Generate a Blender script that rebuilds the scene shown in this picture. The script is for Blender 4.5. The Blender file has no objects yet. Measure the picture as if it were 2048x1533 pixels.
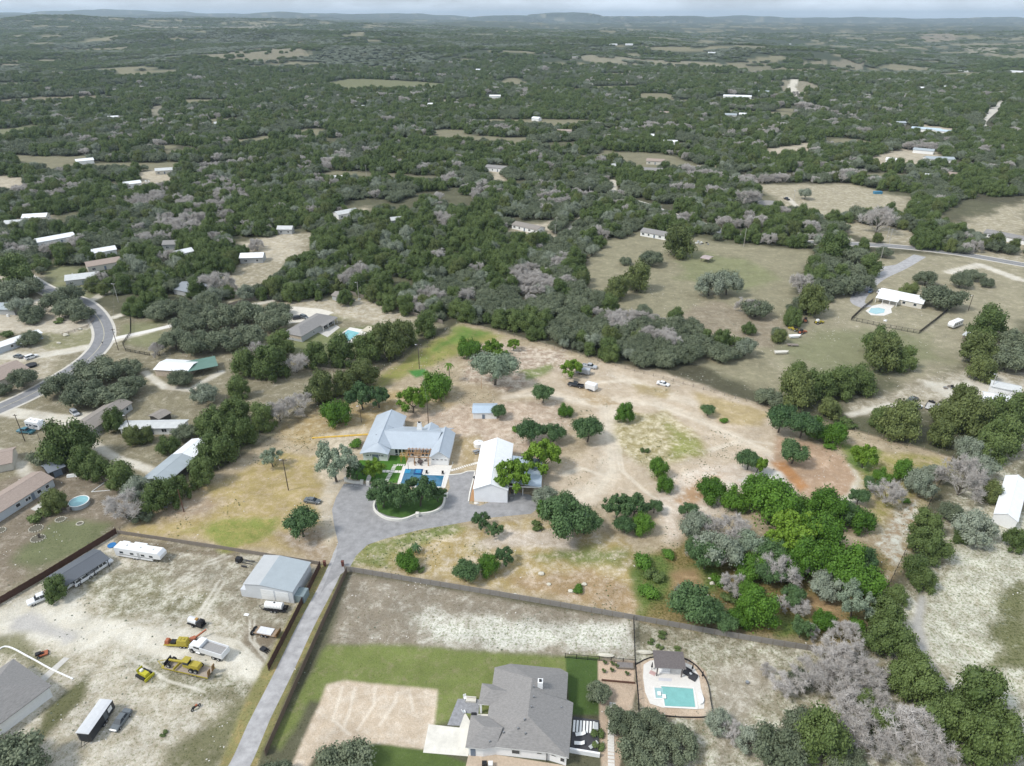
import bpy, math, random
import numpy as np
from math import radians, sin, cos, pi, hypot, atan2
random.seed(7)
RN = np.random.RandomState(11)
# ------------------------------------------------------------------ camera, sky, sun, exposure
S = bpy.context.scene
C = S.collection
F_PX, CX, CY, H, HOR = 1384.0, 1024.0, 766.5, 120.0, 31.0
PIT = math.atan((CY - HOR) / F_PX)
cd = bpy.data.cameras.new('camera'); cam = bpy.data.objects.new('camera', cd); C.objects.link(cam)
cd.sensor_width = 36.0; cd.lens = F_PX / 2048 * 36; cd.clip_start = 1.0; cd.clip_end = 60000
cam.location = (0, 0, H); cam.rotation_euler = (pi / 2 - PIT, 0, 0)
S.camera = cam
SUN_EL, SUN_AZ = radians(50), radians(248)      # azimuth clockwise from +Y: the light comes from the left and a little behind the camera
world = bpy.data.worlds.new('World'); S.world = world; world.use_nodes = True
wn = world.node_tree; wn.nodes.clear()
def wnode(t, **k):
    n = wn.nodes.new(t)
    for a, b in k.items(): setattr(n, a, b)
    return n
sky = wnode('ShaderNodeTexSky', sky_type='NISHITA', sun_disc=False, sun_elevation=SUN_EL, sun_rotation=SUN_AZ, air_density=1.0, dust_density=2.5, ozone_density=1.5)
bg = wnode('ShaderNodeBackground'); bg.inputs[1].default_value = 0.108
wout = wnode('ShaderNodeOutputWorld')
tc = wnode('ShaderNodeTexCoord'); mp = wnode('ShaderNodeMapping'); mp.inputs['Scale'].default_value = (1, 1, 3.5)
cn = wnode('ShaderNodeTexNoise'); cn.inputs['Scale'].default_value = 5.5; cn.inputs['Detail'].default_value = 7; cn.inputs['Roughness'].default_value = .58
cr = wnode('ShaderNodeMapRange'); cr.inputs[1].default_value = .42; cr.inputs[2].default_value = .62; cr.inputs[3].default_value = .62; cr.inputs[4].default_value = 1.0
mx = wnode('ShaderNodeMix', data_type='RGBA'); mx.inputs[7].default_value = (6.9, 7.7, 8.7, 1)
L = wn.links.new
L(tc.outputs['Generated'], mp.inputs[0]); L(mp.outputs[0], cn.inputs['Vector']); L(cn.outputs[0], cr.inputs[0]); L(cr.outputs[0], mx.inputs[0])
L(sky.outputs[0], mx.inputs[6]); L(mx.outputs[2], bg.inputs[0]); L(bg.outputs[0], wout.inputs[0])
sl = bpy.data.lights.new('sun', 'SUN'); sl.energy = 2.3; sl.angle = radians(10); sl.color = (1, .965, .91)
sun = bpy.data.objects.new('sun', sl); C.objects.link(sun)
sun.rotation_euler = (pi / 2 - SUN_EL, 0, pi - SUN_AZ)
S.view_settings.view_transform = 'Standard'; S.view_settings.look = 'None'; S.view_settings.gamma = 1
S.view_settings.use_curve_mapping = False; S.view_settings.exposure = 0.35
HAZE = 6.0e-5
# ------------------------------------------------------------------ terrain and survey helpers
def smooth(a, b, x):
    t = np.clip((np.asarray(x, float) - a) / (b - a), 0, 1); return t * t * (3 - 2 * t)
def vnoise(x, y, seed=0):
    x = np.asarray(x, float); y = np.asarray(y, float)
    xi = np.floor(x).astype(np.int64); yi = np.floor(y).astype(np.int64); fx = x - xi; fy = y - yi
    fx = fx * fx * (3 - 2 * fx); fy = fy * fy * (3 - 2 * fy)
    def hsh(a, b):
        n = (a * 374761393 + b * 668265263 + seed * 1442695041) & 0xffffffff
        n = ((n ^ (n >> 13)) * 1274126177) & 0xffffffff
        return ((n ^ (n >> 16)) & 0xffff) / 65535.0
    return (hsh(xi, yi) * (1 - fx) + hsh(xi + 1, yi) * fx) * (1 - fy) + (hsh(xi, yi + 1) * (1 - fx) + hsh(xi + 1, yi + 1) * fx) * fy
def fbm(x, y, seed=0, o=4):
    s = 0; a = .5; t = 0
    for k in range(o):
        s = s + a * vnoise(x * 2 ** k + 17 * k, y * 2 ** k - 9 * k, seed + k); t += a; a *= .55
    return s / t
MESA = [(-.72, 11500, 2200, 900, 150), (-.46, 12500, 2500, 500, 165), (-.40, 9300, 420, 420, 118), (-.20, 13000, 1700, 600, 170), (-.245, 11000, 420, 300, 140),
        (-.11, 13800, 900, 500, 200), (.02, 12200, 1100, 600, 175), (.16, 12500, 1700, 700, 200), (.33, 14500, 2200, 700, 190), (.55, 15500, 3200, 900, 150),
        (-.30, 15500, 3800, 700, 210), (-.60, 16000, 4000, 700, 200)]
def hgt(x, y):
    x = np.asarray(x, float); y = np.asarray(y, float); r = np.hypot(x, y); az = np.arctan2(x, np.maximum(y, 1e-6))
    s = smooth(900, 2600, r)
    h = s * (62 * fbm(x / 900, y / 650, 3, 3) - 28 + 20 * (fbm(x / 260, y / 220, 5, 2) - .4))
    lf = smooth(.15, -.25, az)
    h = h + smooth(2600, 5200, r + 900 * (vnoise(az * 7, az * 0 + .5, 9) - .5)) * (26 + 34 * lf) + 26 * np.exp(-((x + 150) / 900) ** 2 - ((y - 2900) / 700) ** 2)
    for gx, gy, sx, sy, z in ((-1500, 3100, 900, 330, 42), (250, 3900, 900, 420, 36), (-350, 2150, 600, 220, 26), (900, 2500, 700, 260, 24), (-2600, 4700, 1400, 500, 40)): h = h + z * np.exp(-((x - gx) / sx) ** 2 - ((y - gy) / sy) ** 2)
    h = h - 18 * np.exp(-((az - .42) / .22) ** 2) * smooth(1500, 3500, r)
    for a, rr, wx, wy, z in MESA:
        cx, cy = rr * sin(a), rr * cos(a)
        u = (x - cx) * cos(a) - (y - cy) * sin(a); v = (x - cx) * sin(a) + (y - cy) * cos(a)
        d = (np.abs(u / wx) ** 3 + np.abs(v / wy) ** 2)
        h = h + .60 * (z - 60) * np.clip(1.15 - d, 0, 1) ** .6 * (.8 + .35 * vnoise(x / 500, y / 500, 21))
    return h
_c, _s = cos(PIT), sin(PIT)
def ray(u, v):
    x = (u - CX) / F_PX; y = (CY - v) / F_PX
    return x, _c + y * _s, -_s + y * _c
def P(u, v, z=0.0):
    """a surveyed place: where the sight line of photo pixel (u,v) meets the land (or the level z above it)"""
    dx, dy, dz = ray(u, v)
    if dz > -.004: dz = -.004
    t = (H - z) / -dz; X, Y = dx * t, dy * t
    if hypot(X, Y) > 880:
        ts = np.geomspace(850, 16000, 900) / hypot(dx, dy)
        zs = H + dz * ts; g = hgt(dx * ts, dy * ts) + z
        k = np.nonzero(zs < g)[0]
        t = ts[k[0]] if len(k) else ts[-1]
        X, Y = dx * t, dy * t
    return float(X), float(Y)
def PP(pts, z=0.0): return [P(u, v, z) for u, v in pts]
def proj(x, y, z):
    z = z - H; f = y * _c - z * _s; f = np.where(f > 1, f, 1)
    return CX + F_PX * x / f, CY - F_PX * (y * _s + z * _c) / f
def in_poly(x, y, poly):
    x = np.asarray(x); r = np.zeros(x.shape, bool); n = len(poly); j = n - 1
    for i in range(n):
        xi, yi = poly[i]; xj, yj = poly[j]
        if yi != yj: r ^= ((yi > y) != (yj > y)) & (x < (xj - xi) * (y - yi) / (yj - yi) + xi)
        j = i
    return r
def seg_dist(x, y, pts, closed=True):
    d = np.full(np.shape(x), 1e9); n = len(pts)
    for i in range(n if closed else n - 1):
        ax, ay = pts[i]; bx, by = pts[(i + 1) % n]; vx, vy = bx - ax, by - ay; l2 = vx * vx + vy * vy + 1e-9
        t = np.clip(((x - ax) * vx + (y - ay) * vy) / l2, 0, 1); d = np.minimum(d, np.hypot(x - ax - t * vx, y - ay - t * vy))
    return d
# ------------------------------------------------------------------ materials
MATS = {}
def mat(name, col, rough=.8, var=.12, scale=1.5, metal=0.0, bump=0.0, obj_var=0.0, spec=.3, aniso=None, coord='Object'):
    if name in MATS: return MATS[name]
    m = bpy.data.materials.new(name); m.use_nodes = True; nt = m.node_tree; b = nt.nodes['Principled BSDF']
    b.inputs['Roughness'].default_value = rough; b.inputs['Metallic'].default_value = metal; b.inputs['Specular IOR Level'].default_value = spec
    t = nt.nodes.new('ShaderNodeTexCoord'); n = nt.nodes.new('ShaderNodeTexNoise'); n.inputs['Scale'].default_value = scale; n.inputs['Detail'].default_value = 6; n.inputs['Roughness'].default_value = .65
    mpn = nt.nodes.new('ShaderNodeMapping'); nt.links.new(t.outputs[coord], mpn.inputs[0])
    if aniso: mpn.inputs['Scale'].default_value = aniso
    nt.links.new(mpn.outputs[0], n.inputs['Vector'])
    r = nt.nodes.new('ShaderNodeMapRange'); r.inputs[1].default_value = .3; r.inputs[2].default_value = .7; r.inputs[3].default_value = 1 - var; r.inputs[4].default_value = 1 + var
    nt.links.new(n.outputs[0], r.inputs[0])
    h = nt.nodes.new('ShaderNodeHueSaturation'); h.inputs['Color'].default_value = (*col, 1); nt.links.new(r.outputs[0], h.inputs['Value'])
    if obj_var:
        oi = nt.nodes.new('ShaderNodeObjectInfo'); q = nt.nodes.new('ShaderNodeMapRange'); q.inputs[3].default_value = 1 - obj_var; q.inputs[4].default_value = 1 + obj_var
        nt.links.new(oi.outputs['Random'], q.inputs[0]); mm = nt.nodes.new('ShaderNodeMath'); mm.operation = 'MULTIPLY'
        nt.links.new(q.outputs[0], mm.inputs[0]); nt.links.new(r.outputs[0], mm.inputs[1]); nt.links.new(mm.outputs[0], h.inputs['Value'])
    nt.links.new(h.outputs[0], b.inputs['Base Color'])
    if bump:
        bp = nt.nodes.new('ShaderNodeBump'); bp.inputs['Strength'].default_value = bump; bp.inputs['Distance'].default_value = .05
        nt.links.new(n.outputs[0], bp.inputs['Height']); nt.links.new(bp.outputs[0], b.inputs['Normal'])
    MATS[name] = m; return m
def leaf_mat(name, col, col2):
    """foliage: colour differs between the clumps of a crown and from tree to tree"""
    m = bpy.data.materials.new(name); m.use_nodes = True; nt = m.node_tree; b = nt.nodes['Principled BSDF']; b.inputs['Roughness'].default_value = .6; b.inputs['Specular IOR Level'].default_value = .25
    a = nt.nodes.new('ShaderNodeAttribute'); a.attribute_name = 'tint'
    oi = nt.nodes.new('ShaderNodeObjectInfo'); ad = nt.nodes.new('ShaderNodeMath'); ad.operation = 'MULTIPLY_ADD'; ad.inputs[1].default_value = .5; ad.use_clamp = True
    nt.links.new(oi.outputs['Random'], ad.inputs[0]); mu = nt.nodes.new('ShaderNodeMath'); mu.operation = 'MULTIPLY'; mu.inputs[1].default_value = .6
    nt.links.new(a.outputs['Fac'], mu.inputs[0]); nt.links.new(mu.outputs[0], ad.inputs[2])
    mx = nt.nodes.new('ShaderNodeMix'); mx.data_type = 'RGBA'; mx.inputs[6].default_value = (*col, 1); mx.inputs[7].default_value = (*col2, 1)
    nt.links.new(ad.outputs[0], mx.inputs[0]); nt.links.new(mx.outputs[2], b.inputs['Base Color'])
    MATS[name] = m; return m
def stripe_roof(name, col, period=.45, rough=.35, metal=.0, var=.06):
    """standing-seam sheet metal: relief only, ribs run up the slope (object Y)"""
    m = mat(name, col, rough, var, .5, metal, spec=.5); nt = m.node_tree; b = nt.nodes['Principled BSDF']
    t = nt.nodes.new('ShaderNodeTexCoord'); w = nt.nodes.new('ShaderNodeTexWave'); w.bands_direction = 'X'; w.wave_profile = 'SAW'; w.inputs['Scale'].default_value = 1 / period / 3.18 * 2
    nt.links.new(t.outputs['Object'], w.inputs['Vector']); bp = nt.nodes.new('ShaderNodeBump'); bp.inputs['Strength'].default_value = .5; bp.inputs['Distance'].default_value = .04
    nt.links.new(w.outputs['Fac'], bp.inputs['Height']); nt.links.new(bp.outputs[0], b.inputs['Normal']); return m
# ------------------------------------------------------------------ mesh builder
class MB:
    def __init__(s): s.v = []; s.f = []; s.t = []
    def face(s, pts):
        n = len(s.v); s.v += [tuple(p) for p in pts]; s.f.append(tuple(range(n, n + len(pts)))); return s
    def hexa(s, b, t):
        n = len(s.v); s.v += [tuple(p) for p in b] + [tuple(p) for p in t]; k = len(b)
        s.f.append(tuple(range(n + k - 1, n - 1, -1))); s.f.append(tuple(range(n + k, n + 2 * k)))
        for i in range(k): j = (i + 1) % k; s.f.append((n + i, n + j, n + k + j, n + k + i))
        return s
    def box(s, x0, x1, y0, y1, z0, z1):
        return s.hexa([(x0, y0, z0), (x1, y0, z0), (x1, y1, z0), (x0, y1, z0)], [(x0, y0, z1), (x1, y0, z1), (x1, y1, z1), (x0, y1, z1)])
    def taper(s, x0, x1, y0, y1, z0, z1, ix=0, iy=0, sx=0):
        return s.hexa([(x0, y0, z0), (x1, y0, z0), (x1, y1, z0), (x0, y1, z0)], [(x0 + ix + sx, y0 + iy, z1), (x1 - ix + sx, y0 + iy, z1), (x1 - ix + sx, y1 - iy, z1), (x0 + ix + sx, y1 - iy, z1)])
    def prism(s, poly, z0, z1): return s.hexa([(x, y, z0) for x, y in poly], [(x, y, z1) for x, y in poly])
    def tube(s, a, b, r0, r1=None, n=6, cap=True):
        r1 = r0 if r1 is None else r1; a = np.array(a, float); b = np.array(b, float); d = b - a; l = np.linalg.norm(d)
        if l < 1e-6: return s
        d /= l; u = np.cross(d, (0, 0, 1) if abs(d[2]) < .9 else (1, 0, 0)); u /= np.linalg.norm(u); w = np.cross(d, u); k = len(s.v)
        for c, r in ((a, r0), (b, r1)):
            for i in range(n):
                q = c + r * (cos(2 * pi * i / n) * u + sin(2 * pi * i / n) * w); s.v.append(tuple(q))
        for i in range(n): j = (i + 1) % n; s.f.append((k + i, k + j, k + n + j, k + n + i))
        if cap: s.f.append(tuple(range(k + n - 1, k - 1, -1))); s.f.append(tuple(range(k + n, k + 2 * n)))
        return s
    def cyl(s, x, y, z0, z1, r, n=12, r1=None): return s.tube((x, y, z0), (x, y, z1), r, r1, n)
    def cylx(s, x0, x1, y, z, r, n=14): return s.tube((x0, y, z), (x1, y, z), r, None, n)
    def cyly(s, x, y0, y1, z, r, n=14): return s.tube((x, y0, z), (x, y1, z), r, None, n)
    def blob(s, c, r, seed=0, j=.15, n=8, m=5):
        rr = random.Random(seed); k = len(s.v)
        s.v.append((c[0], c[1], c[2] - r[2]))
        for a in range(1, m):
            for i in range(n):
                q = 1 + rr.uniform(-j, j); th = pi * a / m; ph = 2 * pi * i / n
                s.v.append((c[0] + r[0] * q * sin(th) * cos(ph), c[1] + r[1] * q * sin(th) * sin(ph), c[2] - r[2] * q * cos(th)))
        s.v.append((c[0], c[1], c[2] + r[2])); e = len(s.v) - 1
        for i in range(n):
            jn = (i + 1) % n; s.f.append((k, k + 1 + jn, k + 1 + i))
            for a in range(m - 2): o = k + 1 + a * n; s.f.append((o + i, o + jn, o + n + jn, o + n + i))
            o = k + 1 + (m - 2) * n; s.f.append((o + i, o + jn, e))
        return s
    def mesh(s, name, m=None, smooth=False):
        me = bpy.data.meshes.new(name); me.from_pydata(s.v, [], s.f)
        if m: me.materials.append(m)
        if smooth: me.shade_smooth()
        me.update(); return me
def link(name, me, parent=None, loc=(0, 0, 0), rz=0, label=None):
    o = bpy.data.objects.new(name, me); C.objects.link(o); o.location = loc; o.rotation_euler = (0, 0, rz)
    if parent: o.parent = parent
    if label: o['label'] = label
    return o
def part(name, mb, m, parent, label=None, kind=None, smooth=False, loc=(0, 0, 0), rz=0):
    o = link(name, mb.mesh(name, m, smooth), parent, loc, rz, label)
    if kind: o['kind'] = kind
    return o
def thing(name, label, cat, xy, rz=0, group=None, z=0):
    o = link(name, None, None, (xy[0], xy[1], z), rz); tag(o, label, cat, group); return o
def tag(o, label, cat, group=None):
    o['label'] = label; o['category'] = cat
    if group: o['group'] = group
    return o
def one(name, mb, m, label, cat, xy=(0, 0), rz=0, group=None, smooth=False, z=0):
    return tag(link(name, mb.mesh(name, m, smooth), None, (xy[0], xy[1], z), rz), label, cat, group)
def dup(root, xy, rz, label, group=None, scale=None, z=0):
    def cp(o, par):
        c = o.copy(); C.objects.link(c); c.parent = par
        for ch in [q for q in o.children]: cp(ch, c)
        return c
    r = cp(root, None); r.location = (xy[0], xy[1], z); r.rotation_euler = (0, 0, rz)
    if scale: r.scale = scale if isinstance(scale, tuple) else (scale,) * 3
    r['label'] = label
    if group: r['group'] = group
    elif 'group' in r: del r['group']
    return r
def heading(a, b): return atan2(b[1] - a[1], b[0] - a[0])
# ------------------------------------------------------------------ the ground: one sheet out to the horizon
def make_ground():
    rs = np.concatenate([[0, 20, 40, 55], np.geomspace(62, 420, 470), np.geomspace(424, 1500, 210), np.geomspace(1510, 30000, 170)])
    az = np.concatenate([np.linspace(-180, -50, 14)[:-1], np.linspace(-50, -40, 26)[:-1], np.linspace(-40, 40, 620), np.linspace(40, 50, 26)[1:], np.linspace(50, 180, 14)[1:]])
    az = np.radians(az); R, A = np.meshgrid(rs, az, indexing='ij')
    X = (R * np.sin(A)).ravel(); Y = (R * np.cos(A)).ravel(); n, m = R.shape
    Z = hgt(X, Y); Z[(R.ravel() < 900)] = 0
    N = n * m
    base = np.zeros((N, 3)); 
    f1 = fbm(X / 60, Y / 60, 1); f2 = fbm(X / 14, Y / 14, 2); f3 = fbm(X / 300, Y / 300, 4)
    base[:] = np.array([.085, .080, .052]) * (.75 + .5 * f2)[:, None]
    k = smooth(.35, .7, f1)[:, None]; base = base * (1 - k) + k * np.array([.11, .108, .066])
    far = smooth(700, 1800, R.ravel())[:, None]; base = base * (1 - far) + far * np.array([.055, .068, .042]); clr = (smooth(.630, .67, fbm(X / 120, Y / 85, 101, 3) - .03 * (R.ravel() > 1500) * (A.ravel() < .2)) * smooth(420, 700, R.ravel()))[:, None]; base = base * (1 - clr) + clr * np.array([.20, .185, .12])
    alt = np.tile(np.array([.36, .33, .26]), (N, 1)); cov = .15 + .2 * (f2 - .5); cov = cov * (1 - smooth(600, 1500, R.ravel())); weed = np.full(N, .35)
    wobn = fbm(X / 9, Y / 9, 31) - .5; wobb = fbm(X / 45, Y / 45, 33) - .5
    def paint(pts, soft=1.5, base_c=None, alt_c=None, c=None, wd=None, wob=2.5, width=None, px=True, w=1.0):
        nonlocal base, alt, cov, weed
        p = PP(pts) if px else pts
        q = np.array(p); pad = soft + wob * 1.5 + (width or 0)
        idx = np.nonzero((X > q[:, 0].min() - pad) & (X < q[:, 0].max() + pad) & (Y > q[:, 1].min() - pad) & (Y < q[:, 1].max() + pad))[0]
        if not len(idx): return
        x, y = X[idx], Y[idx]; d = seg_dist(x, y, p, closed=width is None)
        d = (width / 2 - d) if width is not None else np.where(in_poly(x, y, p), d, -d)
        d = d + wob * 2 * wobn[idx]
        k = smooth(-soft, soft, d) * w
        if base_c is not None: base[idx] = base[idx] * (1 - k)[:, None] + k[:, None] * np.array(base_c)
        if alt_c is not None: alt[idx] = alt[idx] * (1 - k)[:, None] + k[:, None] * np.array(alt_c)
        if c is not None: cov[idx] = cov[idx] * (1 - k) + k * c
        if wd is not None: weed[idx] = weed[idx] * (1 - k) + k * wd
    DRY = (.24, .215, .145); DRYG = (.185, .19, .10); TAN = (.37, .31, .22); CAL = (.50, .455, .37); WHITE = (.56, .53, .455); BRN = (.20, .165, .115)
    GRASS = (.105, .16, .045); GOLD = (.33, .255, .13); ORG = (.27, .185, .095); RED = (.38, .265, .175); LUSH = (.07, .17, .02); PINK = (.47, .37, .27)
    def line(pts, width, **k): paint(pts, width=width, **{**dict(soft=.8, wob=.5, base_c=CAL, alt_c=WHITE, c=.5, wd=.03), **k})
    # open land beyond the property, left to right, far to near
    for pts, col in FIELDS: paint(pts, 10, tuple(.72 * q for q in col), (.10, .11, .06), .42, .3, wob=30)
    paint([(1160, 545), (1200, 485), (1290, 462), (1480, 490), (1640, 500), (1600, 560), (1580, 640), (1550, 700), (1600, 745), (1570, 800), (1480, 765), (1330, 700), (1240, 640), (1170, 590)], 4, (.235, .215, .14), (.36, .32, .22), .3, .25, wob=5)
    paint([(1360, 500), (1500, 520), (1560, 560), (1480, 590), (1360, 560)], 5, (.20, .205, .11), c=.2, wob=6)
    paint([(1330, 640), (1420, 600), (1560, 640), (1550, 700), (1430, 680)], 4, (.24, .20, .14), (.33, .29, .22), .4, .3, wob=6)
    paint([(1640, 612), (1700, 560), (1740, 505), (2060, 520), (2060, 640), (1930, 720), (1830, 790), (1760, 740), (1680, 745), (1560, 760), (1545, 720), (1580, 650)], 4, (.27, .245, .165), (.42, .37, .28), .3, .15, wob=4)
    paint([(1560, 700), (1640, 660), (1830, 665), (1900, 720), (1800, 745), (1640, 760)], 6, (.20, .20, .115), c=.15, wob=8)
    paint([(1500, 370), (1700, 368), (1830, 400), (1900, 450), (2060, 400), (2060, 530), (1900, 510), (1700, 470), (1600, 430)], 6, (.30, .265, .18), (.52, .47, .38), .35, .15, wob=8)
    paint([(1690, 812), (1830, 762), (1930, 740), (2060, 705), (2060, 845), (1960, 850), (1830, 815), (1700, 835)], 3, (.27, .235, .165), CAL, .45, .2, wob=4)
    paint([(1860, 770), (1990, 745), (2030, 780), (1940, 830)], 4, CAL, WHITE, .55, .1, wob=5)
    paint([(1890, 1010), (1975, 860), (2060, 830), (2060, 1600), (1240, 1600), (1290, 1260), (1500, 1280), (1715, 1312), (1800, 1180)], 3, (.25, .22, .15), (.62, .59, .49), .42, .5, wob=4)
    paint([(1850, 1180), (1930, 1060), (2060, 1030), (2060, 1560), (1960, 1480), (1900, 1360), (1840, 1290)], 3, (.35, .32, .235), (.60, .58, .49), .52, .55, wob=5)
    paint([(2000, 1200), (2040, 1170), (2060, 1290), (1960, 1290)], 2, (.16, .16, .08), c=.15, wob=3); paint([(2010, 1280), (2060, 1260), (2060, 1340), (1980, 1330)], 2, (.16, .16, .08), c=.15, wob=3)
    line([(1845, 1195), (1835, 1250), (1850, 1310), (1890, 1370), (1925, 1385), (2010, 1420), (2050, 1450)], 1.7, base_c=(.36, .345, .31), alt_c=(.45, .43, .40), c=.3)
    # left neighbourhood
    paint([(-30, 540), (75, 555), (240, 640), (430, 592), (860, 632), (880, 652), (240, 1064), (-30, 1225)], 3, (.215, .19, .125), (.42, .38, .30), .3, .35, wob=4)
    paint([(430, 560), (560, 468), (640, 462), (620, 520), (520, 590), (440, 600)], 5, (.27, .235, .16), CAL, .35, .2, wob=6)
    paint([(470, 490), (560, 465), (600, 480), (590, 520), (520, 525)], 4, (.36, .31, .22), CAL, .45, .1, wob=5)
    for p in ([(-20, 350), (60, 355), (55, 385), (-20, 395)], [(270, 345), (350, 335), (350, 375), (280, 385)], [(470, 320), (520, 315), (520, 335), (470, 340)], [(20, 440), (100, 425), (110, 465), (20, 475)],
              [(1020, 455), (1110, 440), (1110, 480), (1030, 500)], [(-20, 530), (60, 525), (85, 560), (-20, 565)], [(690, 425), (735, 415), (740, 440), (700, 450)], [(1710, 318), (1800, 298), (1870, 305), (1900, 325), (1800, 345), (1740, 335)],
              [(1520, 300), (1620, 285), (1625, 320), (1530, 320)], [(980, 335), (1010, 335), (1010, 360), (985, 360)], [(1830, 245), (1940, 262), (1920, 275), (1840, 268)]):
        paint(p, 6, (.36, .31, .225), CAL, .4, .1, wob=8)
    for p in ([(640, 600), (700, 590), (850, 640), (800, 665), (760, 640), (640, 640)], [(250, 650), (330, 640), (330, 700), (240, 690)], [(85, 520), (160, 540), (190, 600), (100, 580)], [(105, 655), (175, 640), (190, 690), (110, 705)]):
        paint(p, 3, (.20, .20, .11), c=.2, wd=.2, wob=3)
    paint([(500, 640), (600, 595), (760, 600), (840, 640), (800, 660), (620, 620), (560, 640)], 3, (.34, .29, .20), CAL, .45, .15, wob=3)
    paint([(560, 690), (640, 660), (760, 650), (860, 660), (800, 700), (640, 720)], 3, (.165, .18, .085), c=.15, wd=.2, wob=3)
    paint([(-20, 700), (50, 690), (130, 690), (110, 740), (40, 790), (-20, 800)], 3, (.30, .26, .18), CAL, .45, .2, wob=3)
    paint([(60, 650), (190, 640), (200, 700), (90, 700)], 3, (.22, .21, .12), CAL, .25, .2, wob=2)
    paint([(-20, 600), (100, 600), (215, 640), (150, 670), (-20, 660)], 3, (.38, .33, .25), CAL, .5, .25, wob=4)
    paint([(0, 965), (120, 925), (240, 960), (300, 1010), (232, 1060), (-20, 1200), (-20, 1000)], 2, (.20, .165, .12), (.40, .35, .29), .28, .35, wob=2)
    paint([(100, 1040), (220, 1050), (190, 1090), (60, 1150), (30, 1120)], 2, (.145, .155, .08), c=.1, wob=2)
    for ln, wd_ in (([(0, 822), (130, 840), (180, 830)], 6), ([(120, 838), (190, 868), (170, 880), (120, 895)], 4), ([(170, 880), (230, 915), (300, 940)], 3), ([(-10, 900), (30, 925), (60, 950)], 3), ([(0, 712), (60, 715), (150, 700), (200, 690)], 6),
                    ([(220, 685), (330, 655), (450, 622), (600, 590)], 3.5), ([(228, 635), (300, 612)], 4), ([(180, 603), (220, 580), (240, 570)], 4), ([(40, 612), (90, 598)], 4), ([(70, 560), (0, 566)], 3), ([(290, 745), (330, 775), (380, 780), (440, 745)], 3),
                    ([(1225, 390), (1226, 362)], 6), ([(1130, 470), (1170, 430), (1215, 400)], 4), ([(430, 395), (350, 340), (500, 320)], 4), ([(1590, 160), (1583, 175), (1595, 190), (1560, 200)], 14), ([(2000, 200), (1970, 225), (1955, 250), (2010, 268)], 12),
                    ([(1575, 395), (1600, 420), (1640, 440)], 4), ([(1700, 480), (1660, 462)], 5), ([(1700, 830), (1780, 810), (1830, 815)], 3), ([(2040, 560), (1960, 530), (1900, 545)], 6)):
        line(ln, wd_)
    # the yard with the machines, bottom left
    paint([(232, 1064), (640, 1128), (560, 1330), (470, 1560), (-40, 1560), (-40, 1235), (0, 1212)], 1.2, (.345, .305, .225), (.56,.52,.44), .48, .42, wob=1)
    paint([(330, 1100), (640, 1130), (560, 1300), (480, 1260), (420, 1180), (260, 1150)], 3, (.22, .19, .135), (.50, .47, .39), .4, .4, wob=4)
    paint([(170, 1160), (300, 1150), (420, 1200), (330, 1250), (200, 1240)], 3, (.21, .19, .12), (.58, .55, .46), .42, .45, wob=5)
    paint([(-40, 1250), (90, 1180), (130, 1170), (180, 1235), (330, 1250), (500, 1300), (560, 1330), (500, 1400), (330, 1345), (230, 1290), (120, 1300), (-40, 1270)], 2, (.55, .51, .42), (.62,.59,.51), .45, .2, wob=2)
    paint([(20, 1240), (60, 1228), (150, 1260), (160, 1275), (130, 1290), (60, 1265), (20, 1258)], 1.2, (.42, .40, .37), (.45, .43, .40), .3, .1, wob=1.5)
    paint([(-20, 1275), (50, 1268), (80, 1300), (140, 1330), (110, 1350), (-20, 1300)], 1.5, (.20, .19, .115), c=.2, wob=1.5)
    paint([(260, 1310), (400, 1330), (520, 1370), (500, 1420), (380, 1400), (280, 1360)], 2, (.22, .20, .13), (.55, .52, .44), .4, .5, wob=2)
    paint([(330, 1500), (420, 1440), (505, 1390), (480, 1480), (440, 1560), (330, 1560)], 2, (.15, .145, .08), (.35, .31, .24), .25, .4, wob=2)
    paint([(500, 1240), (560, 1255), (530, 1340), (480, 1290)], 1.5, (.19, .155, .11), c=.2, wd=.2, wob=2)
    paint([(235, 1072), (480, 1105), (480, 1125), (235, 1092)], 1.2, BRN, c=.2, wob=1)
    paint([(90, 1420), (180, 1340), (170, 1400), (60, 1500)], 1, (.12, .12, .06), c=.1, wob=1)
    for q_ in ([(395, 1270), (470, 1280), (520, 1330), (545, 1360)], [(300, 1290), (380, 1255), (440, 1160)], [(330, 1180), (400, 1130), (450, 1110)], [(500, 1240), (500, 1280), (540, 1330)], [(250, 1310), (330, 1360), (400, 1380)]):
        for o_ in (0, 9): line([(a_ + o_, b_ + o_ * .4) for a_, b_ in q_], .45, base_c=(.50, .465, .385), alt_c=(.56, .53, .45), wob=.2, soft=.3)
    # near lot below the fence
    paint([(700, 1145), (1265, 1240), (1265, 1320), (1130, 1320), (900, 1300), (655, 1290)], 1.2, (.235, .20, .15), (.50, .47, .40), .3, .35, wob=1)
    paint([(820, 1230), (1000, 1235), (1100, 1245), (1255, 1245), (1258, 1305), (1000, 1300), (860, 1290)], 3, (.36, .33, .265), (.62, .60, .53), .62, .55, wob=3)
    paint([(655, 1290), (860, 1293), (1000, 1305), (1200, 1312), (1200, 1330), (980, 1420), (870, 1450), (620, 1400), (560, 1500), (540, 1490)], 1.0, (.155, .185, .058), (.24, .22, .12), .3, .25, wob=1)
    paint([(655, 1370), (695, 1362), (875, 1380), (868, 1448), (850, 1500), (640, 1500), (600, 1560), (570, 1560), (620, 1450)], .5, (.48, .39, .29), (.60, .52, .42), .4, .12, wob=.5)
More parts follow.
